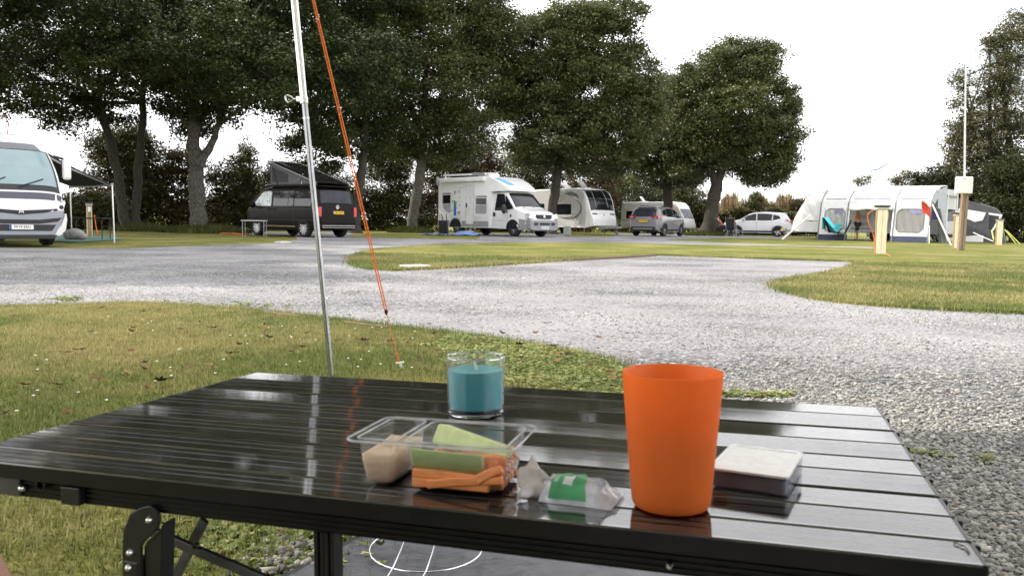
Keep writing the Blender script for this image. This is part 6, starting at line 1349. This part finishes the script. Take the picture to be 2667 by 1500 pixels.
# ================================================================== AWNING TENTS
AWH = mat('white_canvas', (.76, .76, .75), .8, var=.05, scale=4, bump=.1, bscale=5); NAV = mat('navy_canvas', (.05, .06, .105), .85, var=.2, scale=6, bump=.15, bscale=8); PGR = mat('shaded_white_canvas', (.42, .45, .50), .85, var=.1, scale=5)
PVC = clear('clear_pvc', (.80, .79, .77), .36, .12, .8, (.84, .82, .80)); TRIM = mat('grey_trim', (.20, .21, .22), .7); DGR = mat('charcoal_canvas', (.085, .085, .095), .85, var=.15, scale=5)
def awning(label, M, L, sec, roofm, wallm, skirtm, wins, door, ends=(1, 1), poles=(), endm=None, roofbands=None):
    """sec: (y, z) from the front foot over the eave to the back; local x along the front"""
    t = thing('awning', label, 'awning', M); yf, ze = sec[1]
    def wall(x0, x1, z0, z1): return [Vector((x0, sec[0][0]+(yf-sec[0][0])*z/ze, z)) for z in ()]
    fy = lambda z: sec[0][0]+(yf-sec[0][0])*min(z, ze)/ze
    roof = sec[1:]
    mbx = MB(); n = len(roof)-1; acc = [0]
    for a, b in zip(roof[:-1], roof[1:]): acc.append(acc[-1]+math.hypot(b[0]-a[0], b[1]-a[1]))
    def rp(v):
        d = v*acc[-1]; 
        for i in range(n):
            if d <= acc[i+1]+1e-9: f = (d-acc[i])/(acc[i+1]-acc[i]); return (roof[i][0]+(roof[i+1][0]-roof[i][0])*f, roof[i][1]+(roof[i+1][1]-roof[i][1])*f)
        return roof[-1]
    def rf(u, v):
        y, z = rp(v); return (L*u, y, z-.05*abs(math.sin(math.pi*u*max(1, len(poles)-1)))*math.sin(math.pi*min(1, v*1.4)))
    mbx.grid(rf, 36, 18); rfo = mbx.build('roof', roofm, t, smooth=True, solid=.01)
    for x0, x1, m in (roofbands or ()):
        mb2 = MB(); mb2.grid(lambda u, v: (x0+(x1-x0)*u, rp(v)[0], rp(v)[1]+.015), 4, 14); mb2.build('roof_panel', m, rfo, smooth=True)
    # front wall with real openings
    xs = sorted(set([0, L]+[w[0] for w in wins]+[w[1] for w in wins]+([door[0], door[1]] if door else []))); mbx = MB(); sk = MB()
    def quad(m_, x0, x1, z0, z1, off=0): m_.add([(x0, fy(z0)+off, z0), (x1, fy(z0)+off, z0), (x1, fy(z1)+off, z1), (x0, fy(z1)+off, z1)], [(0,1,2,3)])
    for x0, x1 in zip(xs[:-1], xs[1:]):
        xm = (x0+x1)/2; w = [w for w in wins if w[0] < xm < w[1]]; d = door and door[0] < xm < door[1]
        if d: quad(mbx, x0, x1, door[2], ze); continue
        quad(sk, x0, x1, 0, .30, -.004)
        if w: quad(mbx, x0, x1, .30, w[0][2]); quad(mbx, x0, x1, w[0][3], ze)
        else: quad(mbx, x0, x1, .30, ze)
    mbx.build('front_wall', wallm, t, solid=.01); sk.build('skirt', skirtm, t, solid=.008)
    for w in wins:
        m2 = MB(); m2.grid(lambda u, v: (w[0]-.03+(w[1]-w[0]+.06)*u, fy(w[2]+(w[3]-w[2])*v)-.012+.012*math.sin(u*23+v*5), w[2]-.03+(w[3]-w[2]+.06)*v), 24, 8); wn = m2.build('window', PVC, t, smooth=True)
        rr = rrect(w[0]+.02, w[1]-.02, w[2]+.02, w[3]-.02, .26, 6); m3 = MB(); m3.tube([(p[0], fy(p[1])-.03, p[1]) for p in rr], .022, 5, close=True); m3.build('window_frame', TRIM, wn)
        c_ = [(w[0]-.04,w[2]-.04),(w[1]+.04,w[2]-.04),(w[1]+.04,w[3]+.04),(w[0]-.04,w[3]+.04)]; m4 = MB(); k = len(rr)//4
        for qi, cx in enumerate(((w[1]+.02,w[3]+.02),(w[0]-.02,w[3]+.02),(w[0]-.02,w[2]-.02),(w[1]+.02,w[2]-.02))):
            a_ = rr[qi*7:qi*7+7]
            for i in range(6): m4.add([(cx[0], fy(cx[1])-.022, cx[1]), (a_[i][0], fy(a_[i][1])-.022, a_[i][1]), (a_[i+1][0], fy(a_[i+1][1])-.022, a_[i+1][1])], [(0,1,2)])
        m4.build('window_corner', wallm, wn)
        m5 = MB(); m5.add([(p[0], fy(p[1])-.034, p[1]) for p in rrect(w[0]+(w[1]-w[0])*.45, w[1]-.15, w[3]-.28, w[3]-.05, .1, 4)], [tuple(range(20))]); m5.build('logo_patch', mat('patch_blue', (.20, .21, .33), .8), wn)
    if door:
        m2 = MB(); m2.tube([(door[0]+.02+(door[1]-door[0]-.04)*i/12, fy(door[2])-.06, door[2]-.02-.03*math.sin(i*.9)) for i in range(13)], .075, 8); m2.build('rolled_door', wallm, t, smooth=True)
    for e, x in ((ends[0], 0), (ends[1], L)):
        if not e: continue
        P = [(y, z) for y, z in sec]+[(sec[-1][0], 0)]; mbx = MB(); mbx.add([(x, p[0], p[1]) for p in P], [tuple(range(len(P)))]); w = mbx.build('end_wall', endm or wallm, t, solid=.01)
        m2 = MB(); sg = -1 if x == 0 else 1; m2.add([(x+sg*.012, sec[0][0], 0), (x+sg*.012, sec[-1][0], 0), (x+sg*.012, sec[-1][0], .62), (x+sg*.012, sec[0][0]+.12, .5)], [(0,1,2,3)]); m2.build('end_skirt', skirtm, w)
    for x in poles:
        mbx = MB()
        for v0, v1 in ((0, .38),): mbx.tube([(x, rp(v0+(v1-v0)*i/8)[0], rp(v0+(v1-v0)*i/8)[1]+.03) for i in range(9)], .028, 6)
        mbx.tube([(x, sec[0][0]-.02, 0), (x, yf-.02, ze)], .035, 6)
        mbx.build('air_beam', TRIM, t, smooth=True)
    return t, fy
MA = PL(2128, 47.0, -44, 1.05)
SEC = [(0, 0), (.34, 2.06), (.62, 2.40), (1.05, 2.68), (1.7, 2.88), (2.65, 2.98)]
aw, fyA = awning('large white caravan awning with clear windows and an open doorway', MA, 5.7, SEC, AWH, AWH, NAV, [(.28,1.42,.50,1.72),(4.05,5.42,.50,1.72)], (1.62, 3.85, 1.72), ends=(0, 0), poles=(.02, 1.52, 3.95, 5.68))
# right-hand end: half open, with a flap; its shade is put into the blue grey cloth
mb = MB(); mb.add([(5.7, 1.15, 2.68), (5.7, 2.65, 2.96), (5.7, 2.65, .0), (5.7, 1.75, .0), (5.7, 1.35, 1.3)], [(0,1,2,3,4)]); mb.build('end_wall', PGR, aw, solid=.01)
mb = MB(); mb.add([(5.715, 1.72, .0), (5.715, 2.66, .0), (5.715, 2.66, .75), (5.715, 1.50, .85)], [(0,1,2,3)]); mb.build('end_skirt', NAV, aw, solid=.006)
mb = MB(); mb.add([(5.71, .34, 2.06), (5.71, .62, 2.40), (5.71, 1.05, 2.68), (5.71, 1.2, 2.3), (5.71, .7, 1.95)], [(0,1,2,3,4)]); mb.build('end_gusset', PGR, aw, solid=.01)
mb = MB(); mb.grid(lambda u, v: (.05+5.6*u, .25+2.35*v, .02), 6, 4); mb.build('floor_mat', mat('awning_floor', (.10, .09, .085), .9, var=.3, scale=5), aw)
# roof creases
mb = MB()
for x0, x1 in ((.2,1.35),(1.75,3.7),(4.15,5.5)): mb.bar((x0, .46, 2.235), (x1, .46, 2.235), .015, .05)
mb.build('eave_piping', TRIM, aw)
RC = MA @ Matrix.Translation((.85, 2.78+1.13, 0)) @ Matrix.Rotation(math.pi, 4, 'Z')
T3 = [(-4.75,2.55),(-4.70,2.82),(1.7,2.90),(2.3,2.80),(2.75,2.50),(3.15,1.92),(3.5,1.36),(3.62,1.1),(3.70,.75),(3.72,.58)]
def rear3(b, t):
    mbx = MB(); mbx.box((-4.765, 0, 1.45), (.03, 1.3, .62)); mbx.build('rear_window', GLASS, t, bevel=.02); mbx = MB(); mbx.box((-4.765, 0, 2.45), (.05, 1.9, .12)); mbx.build('rear_light_bar', GRYP, t)
    for s in (-1, 1):
        m2 = MB(); m2.tube([(-4.8, s*.85, .8), (-4.8, s*.85, 2.6)], .03, 6); m2.build('grab_rail', PEGM, t)
    mbx = MB(); mbx.box((4.72, 0, .50), (.2, .22, .16)); mbx.build('hitch_lock', mat('lock_yellow', (.75, .52, .05), .5), t, bevel=.02)
    mbx = MB(); b.side(mbx, rect(1.6, 3.0, 1.02, 1.05), .011, 1); b.side(mbx, [(2.3,1.0),(3.0,1.035),(2.4,1.07)], .012, 1); mbx.build('side_graphic', STR, t)
    mbx = MB(); b.side(mbx, rect(-1.6, .9, 1.66, 2.04, .06), .016, 1); mbx.build('side_window', GLASS, t)
    mbx = MB(); b.side(mbx, rect(-.95, -.35, 1.2, 1.42, .02), .016, 1); b.side(mbx, rect(-.95, -.35, .82, 1.0, .02), .016, 1); mbx.build('fridge_vent', CAPG, t)
caravan('white caravan joined to the back of the large white awning', RC, 7.4, 2.7, 2.26, T3, paint('caravan_white', (.70, .70, .70), .4, .3), windows=(), fwin=rear3, wheelx=-1.2, hatch=((.2,.1,-62),))
# straps and guy ropes on the white awning
ROPW = mat('white_strap', (.72, .70, .66), .8); ROPY = mat('lime_strap', (.42, .46, .10), .7)
def guyrope(label, p, q, r=.02, m=ROPW, name='guy_rope'):
    p, q = Vector(p), Vector(q); mbx = MB(); n = 10; mbx.tube([(q-p)*(i/n) for i in range(n+1)], r, 6); tag(mbx.build(name, m, M=Matrix.Translation(p)), label, 'guy rope', 'guy ropes of the awnings')
A = lambda x, y, z: MA @ Vector((x, y, z))
gp = lambda px, py: G(px, py)
guyrope('thick white strap running down from the left side of the caravan nose', D(2110, 561, 46.0), GX(2037, 45.4), .05)
guyrope('long white strap from the right eave of the white awning to the hook up post', A(5.72, .32, 1.93), D(2478, 640, 36.5), .035)
guyrope('short white rope from the right wall of the white awning to the grass', A(5.7, .1, .85), D(2420, 634, 42.0), .02)
guyrope('lime rope pegged beside the post next to the mast', D(2466, 618, 39), D(2480, 642, 38), .03, ROPY)
# things around the awning
BAGR = mat('red_cloth', (.62, .08, .05), .8, var=.15, bump=.2, bscale=10); BAGN = mat('navy_cloth', (.03, .035, .11), .8, var=.15, bump=.2, bscale=10)
mb = MB(); q = D(2410, 545, 42.2); mb.grid(lambda u, v: (-.22+.5*u+.12*v, .05*math.sin(u*8)+.08*math.sin(v*3), .42-.62*v-.28*u+.05*math.sin(u*6)), 10, 10); tag(mb.build('cloth', BAGR, M=Matrix.Translation(q), smooth='all', solid=.02), 'red cloth hanging on the strap at the right end of the awning', 'cloth')
mb = MB(); q = D(2438, 560, 42.0); mb.grid(lambda u, v: (-.22+.50*u, .05*math.sin(u*8), .24-.50*v*(1-u*.75)-.28*u), 8, 8); tag(mb.build('cloth', BAGN, M=Matrix.Translation(q), smooth='all', solid=.02), 'navy cloth hanging beside the red cloth on the strap', 'cloth')
mb = MB(); p, q = A(5.9, .55, 1.75), A(6.15, 1.15, 0); mb.bar(p, q, .36, .05, up=(1, .3, 0)); bo = mb.build('board', mat('green_grey_board', (.24, .26, .25), .6, var=.15)); tag(bo, 'grey green folded table leaning at the right end of the awning', 'folded table')
mb = MB(); q = A(5.2, 1.0, 0); mb.lathe([(0,0),(.20,0),(.24,.5),(.22,.9),(.1,1.2),(0,1.22)], 14, (0,0,0)); tag(mb.build('storage_bag', mat('blue_bag', (.03, .06, .22), .7, var=.2, bump=.3, bscale=6), M=Matrix.Translation(q), smooth=True), 'tall blue storage bag just inside the right end of the awning', 'bag')
mb = MB(); q = A(3.15, .7, 0); mb.lathe([(0,.0),(.13,0),(.16,.36),(.17,.37),(.15,.36),(.12,.03),(0,.03)], 18, (0,0,.03)); bk = mb.build('bucket', mat('blue_plastic', (.02, .10, .45), .4), M=Matrix.Translation(q), smooth=True); tag(bk, 'blue bucket on the awning floor beside the caravan wheel', 'bucket')
m2 = MB(); m2.tube([(.165*math.cos(R(a)), 0, .40+.16*math.sin(R(a))) for a in range(0, 181, 15)], .008, 5); m2.build('handle', PEGM, bk)
mb = MB(); mb.box((0, 0, .69), (.9, .5, .04)); tq = mb.build('side_table', DKP, M=Matrix.Translation(A(2.15, .55, 0)) @ Matrix.Rotation(R(-44), 4, 'Z')); tag(tq, 'small dark table standing in the doorway of the white awning', 'table')
for x in (-.4, .4):
    for y in (-.2, .2):
        m2 = MB(); m2.tube([(x, y, .68), (x*1.05, y*1.1, 0)], .016, 6); m2.build('leg', GRYP, tq)
# ------------------------------------------------------------------ camp chairs
BFB = mat('black_mesh_fabric', (.022, .022, .026), .8, var=.2, scale=60); FRM = mat('grey_tube', (.30, .31, .32), .4, metal=.4)
def camp_chair(label, M, frame=FRM, group='folding camp chairs'):
    t = thing('camp_chair', label, 'camp chair', M, group)     # sitter faces +x
    mbx = MB(); mbx.grid(lambda u, v: (-.22+.46*u, -.25+.5*v, .44-.03*math.sin(math.pi*u)+.02*u), 6, 6); mbx.build('seat', BFB, t, smooth=True, solid=.012)
    mbx = MB(); mbx.grid(lambda u, v: (-.24-.26*u, (-.25+.5*v), .46+.72*u-.02*math.sin(math.pi*v)), 6, 6); mbx.build('backrest', BFB, t, smooth=True, solid=.012)
    for s in (-1, 1):
        mbx = MB(); mbx.tube([(-.52, s*.27, 1.22), (-.22, s*.27, .42), (.26, s*.27, .44), (.20, s*.27, .02)], .015, 6); mbx.tube([(.22, s*.27, .44), (-.36, s*.27, .02), (.20, s*.27, .02)], .013, 6); mbx.build('side_frame', frame, t)
        mbx = MB(); mbx.box((-.08, s*.29, .66), (.46, .05, .03)); mbx.tube([(.1, s*.28, .65), (.18, s*.27, .44)], .012, 6); mbx.build('armrest', frame, t, bevel=.01)
    return t
c1 = camp_chair('black camp chair draped with a turquoise towel before the awning window', PL(2172, 45.6, -40, 1.02), DKP)
TUR = mat('turquoise_towel', (.10, .52, .58), .9, var=.12, scale=8, bump=.35, bscale=14)
M = PL(2172, 45.6, -40, 1.02)
def tw(u, v):
    y = -.32+.64*u
    if v < .3: x, z = -.58-.02*math.sin(u*9), 1.22-.62*(.3-v)/.3
    elif v < .36: x, z = -.54, 1.25
    else: f = (v-.36)/.64; x, z = -.46+.62*f, 1.22-.74*f+.10*math.sin(math.pi*f)*math.sin(u*5)
    return (x+.02*math.sin(u*17+v*9), y*(1+.18*v), z+.015*math.sin(u*21))
mb = MB(); mb.grid(tw, 20, 24); tag(mb.build('towel', TUR, M=M, smooth='all', solid=.02), 'turquoise towel thrown over the camp chair before the awning', 'towel')
q = A(1.0, -.25, .0); mb = MB(); mb.grid(lambda u, v: (-.3+.75*u, -.12+.2*v, 1.0-.42*math.sin(math.pi*u)**.7*(.5+.5*v)-.25*v), 14, 8); tag(mb.build('towel', TUR, M=Matrix.Translation(q+Vector((-.2,-.35,.06))) @ Matrix.Rotation(R(-40), 4, 'Z'), smooth='all', solid=.02), 'second turquoise towel hanging in folds between two chair arms', 'towel')
c2 = dup(c1, PL(2190, 45.9, 150, .96), 'black camp chair beneath the hanging towel beside the awning doorway')
# ------------------------------------------------------------------ people
SKIN = mat('skin', (.46, .27, .19), .55, var=.1, scale=20, sss=.1); HAIR = mat('dark_hair', (.025, .018, .014), .7, var=.3, scale=40)
def skinned(name, J, E_, m, parent=None, M=None, sub=2):
    nm = list(J); me = bpy.data.meshes.new(name); me.from_pydata([J[k][0] for k in nm], [(nm.index(a), nm.index(b)) for a, b in E_], [])
    o = bpy.data.objects.new(name, me); COL.objects.link(o); md = o.modifiers.new('skin', 'SKIN')
    if not me.skin_vertices: 
        bpy.context.view_layer.objects.active = o
    sv = me.skin_vertices[0].data
    for i, k in enumerate(nm): rr = J[k][1]; sv[i].radius = rr if hasattr(rr, '__len__') else (rr, rr); sv[i].use_root = (i == 0)
    sm = o.modifiers.new('sub', 'SUBSURF'); sm.levels = sub; sm.render_levels = sub
    bpy.context.view_layer.update()
    m2 = bpy.data.meshes.new_from_object(o.evaluated_get(bpy.context.evaluated_depsgraph_get())); bpy.data.objects.remove(o); m2.name = name; m2.materials.clear(); m2.materials.append(m)
    m2.polygons.foreach_set('use_smooth', [True]*len(m2.polygons))
    q = bpy.data.objects.new(name, m2); COL.objects.link(q)
    if parent: q.parent = parent
    elif M is not None: q.matrix_world = M
    return q
BODY_E = [('pelvis','waist'),('waist','chest'),('chest','neck'),('neck','head'),('head','crown'),('chest','shl'),('chest','shr'),('shl','ell'),('ell','wrl'),('wrl','hal'),('shr','elr'),('elr','wrr'),('wrr','har'),('pelvis','hil'),('pelvis','hir'),('hil','knl'),('knl','anl'),('anl','tol'),('hir','knr'),('knr','anr'),('anr','tor')]
def face(parent, h, fwd, s=1.0):
    """eyes, nose and ears on a head centred at h looking along fwd"""
    f = Vector(fwd).normalized(); sd_ = Vector((0,0,1)).cross(f).normalized(); h = Vector(h); mbx = MB()
    mbx.ico(h+f*.095+Vector((0,0,-.01)), (.014,.014,.024), 1)
    for k in (-1, 1): mbx.ico(h+sd_*k*.082, (.014,.014,.03), 1)
    mbx.build('face', SKIN, parent, smooth=True); m2 = MB()
    for k in (-1, 1): m2.ico(h+f*.088+sd_*k*.034+Vector((0,0,.02)), .011, 1)
    m2.ico(h+f*.088+Vector((0,0,-.055)), (.02,.02,.006), 1); m2.build('features', HAIR, parent)
def person(label, M, J, fwd, wear, group=None):
    """J joints; wear: list of (name, material, joint radii, edges)"""
    t = thing('person', label, 'person', M, group); skinned('body', J, BODY_E, SKIN, t)
    h = Vector(J['head'][0]); c = Vector(J['crown'][0]); f = Vector(fwd).normalized()
    mbx = MB(); mbx.ico(h.lerp(c, .62)-f*.022, (.098,.092,.098), 2, jit=.04); mbx.build('hair', HAIR, t, smooth=True); face(t, h, fwd)
    for nm, m, rad, es in wear:
        J2 = {k: (J[k][0], rad[k]) for k in rad}; skinned(nm, J2, es, m, t)
    for hn, wn in (('hal','wrl'),('har','wrr')):                     # hands: five separate fingers each
        H_, W_ = Vector(J[hn][0]), Vector(J[wn][0]); d = (H_-W_).normalized(); s_ = d.cross(f if abs(d.dot(f)) < .9 else Vector((0,0,1))).normalized(); mbx = MB()
        for i, L_ in enumerate((.062,.072,.076,.068,.055)):
            if i == 0: a = H_+s_*.03; e = a+(d*.6+s_*.7).normalized()*L_
            else: a = H_+d*.03+s_*(.03-.02*(i-1)); e = a+d*L_-f*.0
            mbx.tube([a, a.lerp(e, .55), e+f*.012], [.0095,.009,.006], 6)
        mbx.build('fingers', SKIN, t, smooth=True)
    return t
ORT = mat('orange_shirt', (.45, .13, .05), .85, var=.12, bump=.2, bscale=12); SHO = mat('dark_shorts', (.03, .028, .035), .85, var=.15); REDT = mat('red_shirt', (.42, .04, .06), .85, var=.12); NVT = mat('navy_trousers', (.03, .035, .07), .85, var=.12); PNK = mat('dusky_shirt', (.36, .17, .15), .85, var=.12)
J = {'pelvis':((0,0,.96),(.15,.11)),'waist':((0,0,1.12),(.14,.10)),'chest':((.01,0,1.36),(.17,.12)),'neck':((.02,0,1.50),.058),'head':((.045,0,1.60),(.088,.10)),'crown':((.04,0,1.70),(.07,.075)),
     'shl':((0,.19,1.42),.068),'ell':((.03,.25,1.14),.046),'wrl':((.20,.20,.98),.034),'hal':((.27,.18,.95),.034),'shr':((0,-.19,1.42),.068),'elr':((.03,-.25,1.14),.046),'wrr':((.20,-.20,.98),.034),'har':((.27,-.18,.95),.034),
     'hil':((0,.10,.90),.105),'knl':((.02,.11,.50),.065),'anl':((-.01,.11,.09),.045),'tol':((.13,.12,.04),.038),'hir':((0,-.10,.90),.105),'knr':((.03,-.11,.50),.065),'anr':((.0,-.11,.09),.045),'tor':((.14,-.12,.04),.038)}
ct = lambda J, s, **k: k
person('person in an orange top and dark shorts standing in the awning doorway', Matrix.Translation(A(1.78, 1.05, .02)) @ Matrix.Rotation(R(150), 4, 'Z') @ Matrix.Scale(1.03, 4), J, (1,0,-.1),
       [('shirt', ORT, {'pelvis':(.165,.125),'waist':(.155,.118),'chest':(.185,.138),'shl':.085,'ell':.062,'shr':.085,'elr':.062}, [('pelvis','waist'),('waist','chest'),('chest','shl'),('shl','ell'),('chest','shr'),('shr','elr')]),
        ('shorts', SHO, {'pelvis':(.168,.13),'hil':.125,'knl':.095,'hir':.125,'knr':.095}, [('pelvis','hil'),('pelvis','hir'),('hil','knl'),('hir','knr')])])
def seated(label, M, top, lower, knees=.5):
    S = {'pelvis':((-.14,0,.56),(.15,.12)),'waist':((-.20,0,.70),(.14,.11)),'chest':((-.30,0,.95),(.17,.12)),'neck':((-.33,0,1.09),.058),'head':((-.31,0,1.19),(.088,.10)),'crown':((-.32,0,1.29),(.07,.075)),
         'shl':((-.28,.19,1.0),.068),'ell':((-.12,.28,.74),.046),'wrl':((.10,.25,.72),.034),'hal':((.17,.23,.72),.034),'shr':((-.28,-.19,1.0),.068),'elr':((-.12,-.28,.74),.046),'wrr':((.10,-.25,.72),.034),'har':((.17,-.23,.72),.034),
         'hil':((-.10,.10,.55),.10),'knl':((.32,.13,.54),.07),'anl':((.36,.12,.09),.046),'tol':((.50,.13,.045),.04),'hir':((-.10,-.10,.55),.10),'knr':((.32,-.13,.54),.07),'anr':((.40,-.12,.09),.046),'tor':((.54,-.13,.045),.04)}
    return person(label, M, S, (1,0,0), [('shirt', top, {'pelvis':(.165,.13),'waist':(.155,.125),'chest':(.185,.138),'shl':.085,'ell':.062,'shr':.085,'elr':.062}, [('pelvis','waist'),('waist','chest'),('chest','shl'),('shl','ell'),('chest','shr'),('shr','elr')]),
        ('trousers', lower, {'pelvis':(.168,.135),'hil':.12,'knl':.088,'anl':.06,'hir':.12,'knr':.088,'anr':.06}, [('pelvis','hil'),('pelvis','hir'),('hil','knl'),('hir','knr'),('knl','anl'),('knr','anr')])])
Ma = PL(1880, 54.6, 8, 1.05); dup(c1, Ma, 'black camp chair at the foot of the round crowned tree'); seated('person in a dusky top reclining in a camp chair beside the lone tree', Ma, PNK, NVT)
Mb = PL(1904, 53.0, 62, 1.05); camp_chair('black camp chair with a grey frame and its back to the camera', Mb); seated('person in red sitting in the camp chair nearest the white car', Mb, REDT, NVT)
mb = MB(); mb.box((0,0,.40), (.5,.4,.03)); so_ = mb.build('stool', GRYP, M=PL(1922, 52.6, 20)); tag(so_, 'small grey folding stool beside the camp chair before the white car', 'stool')
for x in (-.2, .2):
    for y in (-.16, .16): m2 = MB(); m2.tube([(x, y, .39), (x*1.2, y, 0)], .013, 5); m2.build('leg', FRM, so_)
# ------------------------------------------------------------------ grey awning and silver car at the far right
MB2 = PL(2618, 46.5, 63, 1.0)
aw2, fy2 = awning('charcoal grey awning with white roof panels at the far right', MB2, 3.6, [(0,0),(.35,1.72),(.55,1.92),(1.3,2.2),(2.3,2.52),(3.2,2.72)], DGR, DGR, DGR, [(.5,1.6,.5,1.5)], None, ends=(1, 1), poles=(.02, 1.8, 3.58), roofbands=((.06,.8,AWH),(1.2,2.2,AWH),(2.6,3.4,AWH)))
mb = MB(); mb.add([(-.03, 1.05, 1.72), (-.03, 2.45, 1.98), (-.03, 2.5, 1.6), (-.03, 1.6, 1.18), (-.03, 1.2, 1.28)], [(0,1,2,3,4)]); mb.build('window_blind', AWH, aw2, solid=.01)
mb = MB(); mb.add([(-.03, .22, 1.62), (-.03, .92, 1.72), (-.03, .92, 1.62), (-.03, .36, 1.52), (-.03, .72, .7), (-.03, .62, .7)], [(0,1,2,3,4,5)]); mb.build('door_piping', AWH, aw2, solid=.01)
mb = MB(); mb.add([(-.025, .42, 1.48), (-.025, .88, 1.55), (-.025, .88, .8), (-.025, .74, .75)], [(0,1,2,3)]); mb.build('window', GLASS, aw2)
mb = MB(); mb.add([(-.03, 1.1, .02), (-.03, 3.0, .02), (-.03, 3.0, .22), (-.03, 1.3, .42), (-.03, 1.1, .38)], [(0,1,2,3,4)]); mb.build('mud_wall', AWH, aw2, solid=.01)
suv('car', 'silver car half hidden behind the mast post and the awning straps', PL(2497, 48.5, -28, .95), 4.3, 1.60, 1.8, (.50, .51, .53), PLY, 'KM14 YTS', slim=True)
guyrope('white rope running from the silver car side to the third hook up post', D(2535, 606, 41), D(2587, 629, 40), .02)
guyrope('upper lime strap at the right end of the grey awning', D(2622, 601, 45), D(2657, 636, 44), .022, ROPY)
guyrope('lower lime strap at the right end of the grey awning', D(2617, 598, 45), D(2648, 637, 44), .022, ROPY)
guyrope('lime rope beside the third hook up post', D(2583, 600, 42), D(2588, 625, 41), .03, ROPY)
# ------------------------------------------------------------------ beside the other vehicles
def folding_table(label, M, w, d, h, topm, legm):
    t = thing('folding_table', label, 'folding table', M); mbx = MB(); mbx.box((0,0,h), (w,d,.035)); mbx.build('tabletop', topm, t, bevel=.008)
    for x in (-1, 1):
        for y in (-1, 1): m2 = MB(); m2.tube([(x*w*.44, y*d*.42, h-.02), (x*w*.44, y*d*.42, 0)], .014, 6); m2.build('leg', legm, t)
folding_table('pale topped folding table beside the dark camper van', PL(663, 30.3, 6), .88, .55, .60, mat('grey_top', (.50,.50,.50), .4), FRM)
folding_table('dark folding table under the motorhome awning', PL(244, 23.6, -3), .86, .5, .62, DKP, DKP)
mb = MB(); a = [(100,627),(150,613),(292,613),(318,623),(200,629)]; P = [G(x, y, .02) for x, y in a]
mb.add([(p.x, p.y, .018) for p in P]+[(p.x, p.y, .004) for p in P], [(0,1,2,3,4),(9,8,7,6,5)]+[(i,5+i,5+(i+1) % 5,(i+1) % 5) for i in range(5)]); tag(mb.build('groundsheet', mat('green_mat', (.085, .16, .125), .85, var=.2, scale=20, bump=.2)), 'green groundsheet spread under the motorhome awning', 'groundsheet')
mb = MB(); q = GX(195, 22.8); mb.ico((0,0,.16), (.27,.2,.17), 3, jit=.05); mb.ico((.2,-.05,.12), (.16,.13,.11), 3, jit=.06); mb.ico((-.12,-.08,.14), (.15,.12,.13), 3, jit=.06); tag(mb.build('bundle', mat('grey_fleece', (.30,.29,.275), .95, var=.2, scale=14, bump=.6, bscale=40), M=Matrix.Translation(q), smooth='all'), 'round grey fleecy bundle lying on the green groundsheet', 'bundle')
BLS = mat('blue_sheet', (.13, .20, .40), .7, var=.35, scale=3, bump=.2); p = GX(1172, 39.5); mb = MB()
mb.grid(lambda u, v: (-1.35+2.8*u, -.55+1.0*v+.1*math.sin(u*7), .03+.20*math.exp(-((u-.78)/.2)**2)*(1-abs(2*v-1)**2)+.05*math.sin(u*14+v*4)**2), 24, 8); tag(mb.build('windbreak', BLS, M=Matrix.Translation(p) @ Matrix.Rotation(R(-4), 4, 'Z'), smooth='all', solid=.02), 'blue and white windbreak lying on the grass beside the coachbuilt camper', 'windbreak')
t = thing('folded_chair', 'dark folded chair standing behind the rear wheel of the coachbuilt camper', 'chair', PL(1158, 39.2, -30)); mb = MB()
mb.grid(lambda u, v: (-.26+.52*u, -.05-.1*v, .10+.62*v), 4, 4); mb.build('seat', BFB, t, solid=.03)
for x in (-.26, .02, .27): m2 = MB(); m2.tube([(x, -.1, 0), (x-.06, -.2, 1.05)], .022, 6); m2.build('side_frame', DKP, t)
t = thing('waste_container', 'small grey green waste container on the grass before the grey caravan', 'container', PL(1477, 47.5, -20, 1.05)); mb = MB(); mb.prism([(-.2,0),(.2,0),(.18,.46),(-.18,.46)], -.14, .14, 'y'); mb.build('body', mat('grey_green_plastic', (.30, .33, .31), .5), t, bevel=.02)
mb = MB(); mb.box((0,0,.485), (.40,.30,.045)); mb.build('lid', mat('pale_green_plastic', (.42, .46, .43), .5), t, bevel=.012)
# ------------------------------------------------------------------ the photographer's knee
SKN2 = mat('skin_knee', (.42, .225, .18), .5, var=.12, scale=30, sss=.15, bump=.05); kx = ray(-122, 1440); kp = CP+kx*(.50/kx.y)
t = thing('person', 'bare knee of a seated person at the left edge of the table', 'person', (kp.x, kp.y, 0)); z = kp.z
skinned('body', {'hip':((-.16,-.46,z+.06),.075),'thigh':((-.06,-.2,z+.045),.062),'above':((-.01,-.06,z+.012),.044),'knee':((0,0,z-.012),.039),'below':((.0,.005,z-.07),.036),'calf':((-.005,-.03,z-.16),.042),'ankle':((-.01,-.02,.09),.032),'heel':((-.01,-.03,.045),.034),'toe':((.0,.14,.035),.03)},
        [('hip','thigh'),('thigh','above'),('above','knee'),('knee','below'),('below','calf'),('calf','ankle'),('ankle','heel'),('ankle','toe')], SKN2, t)
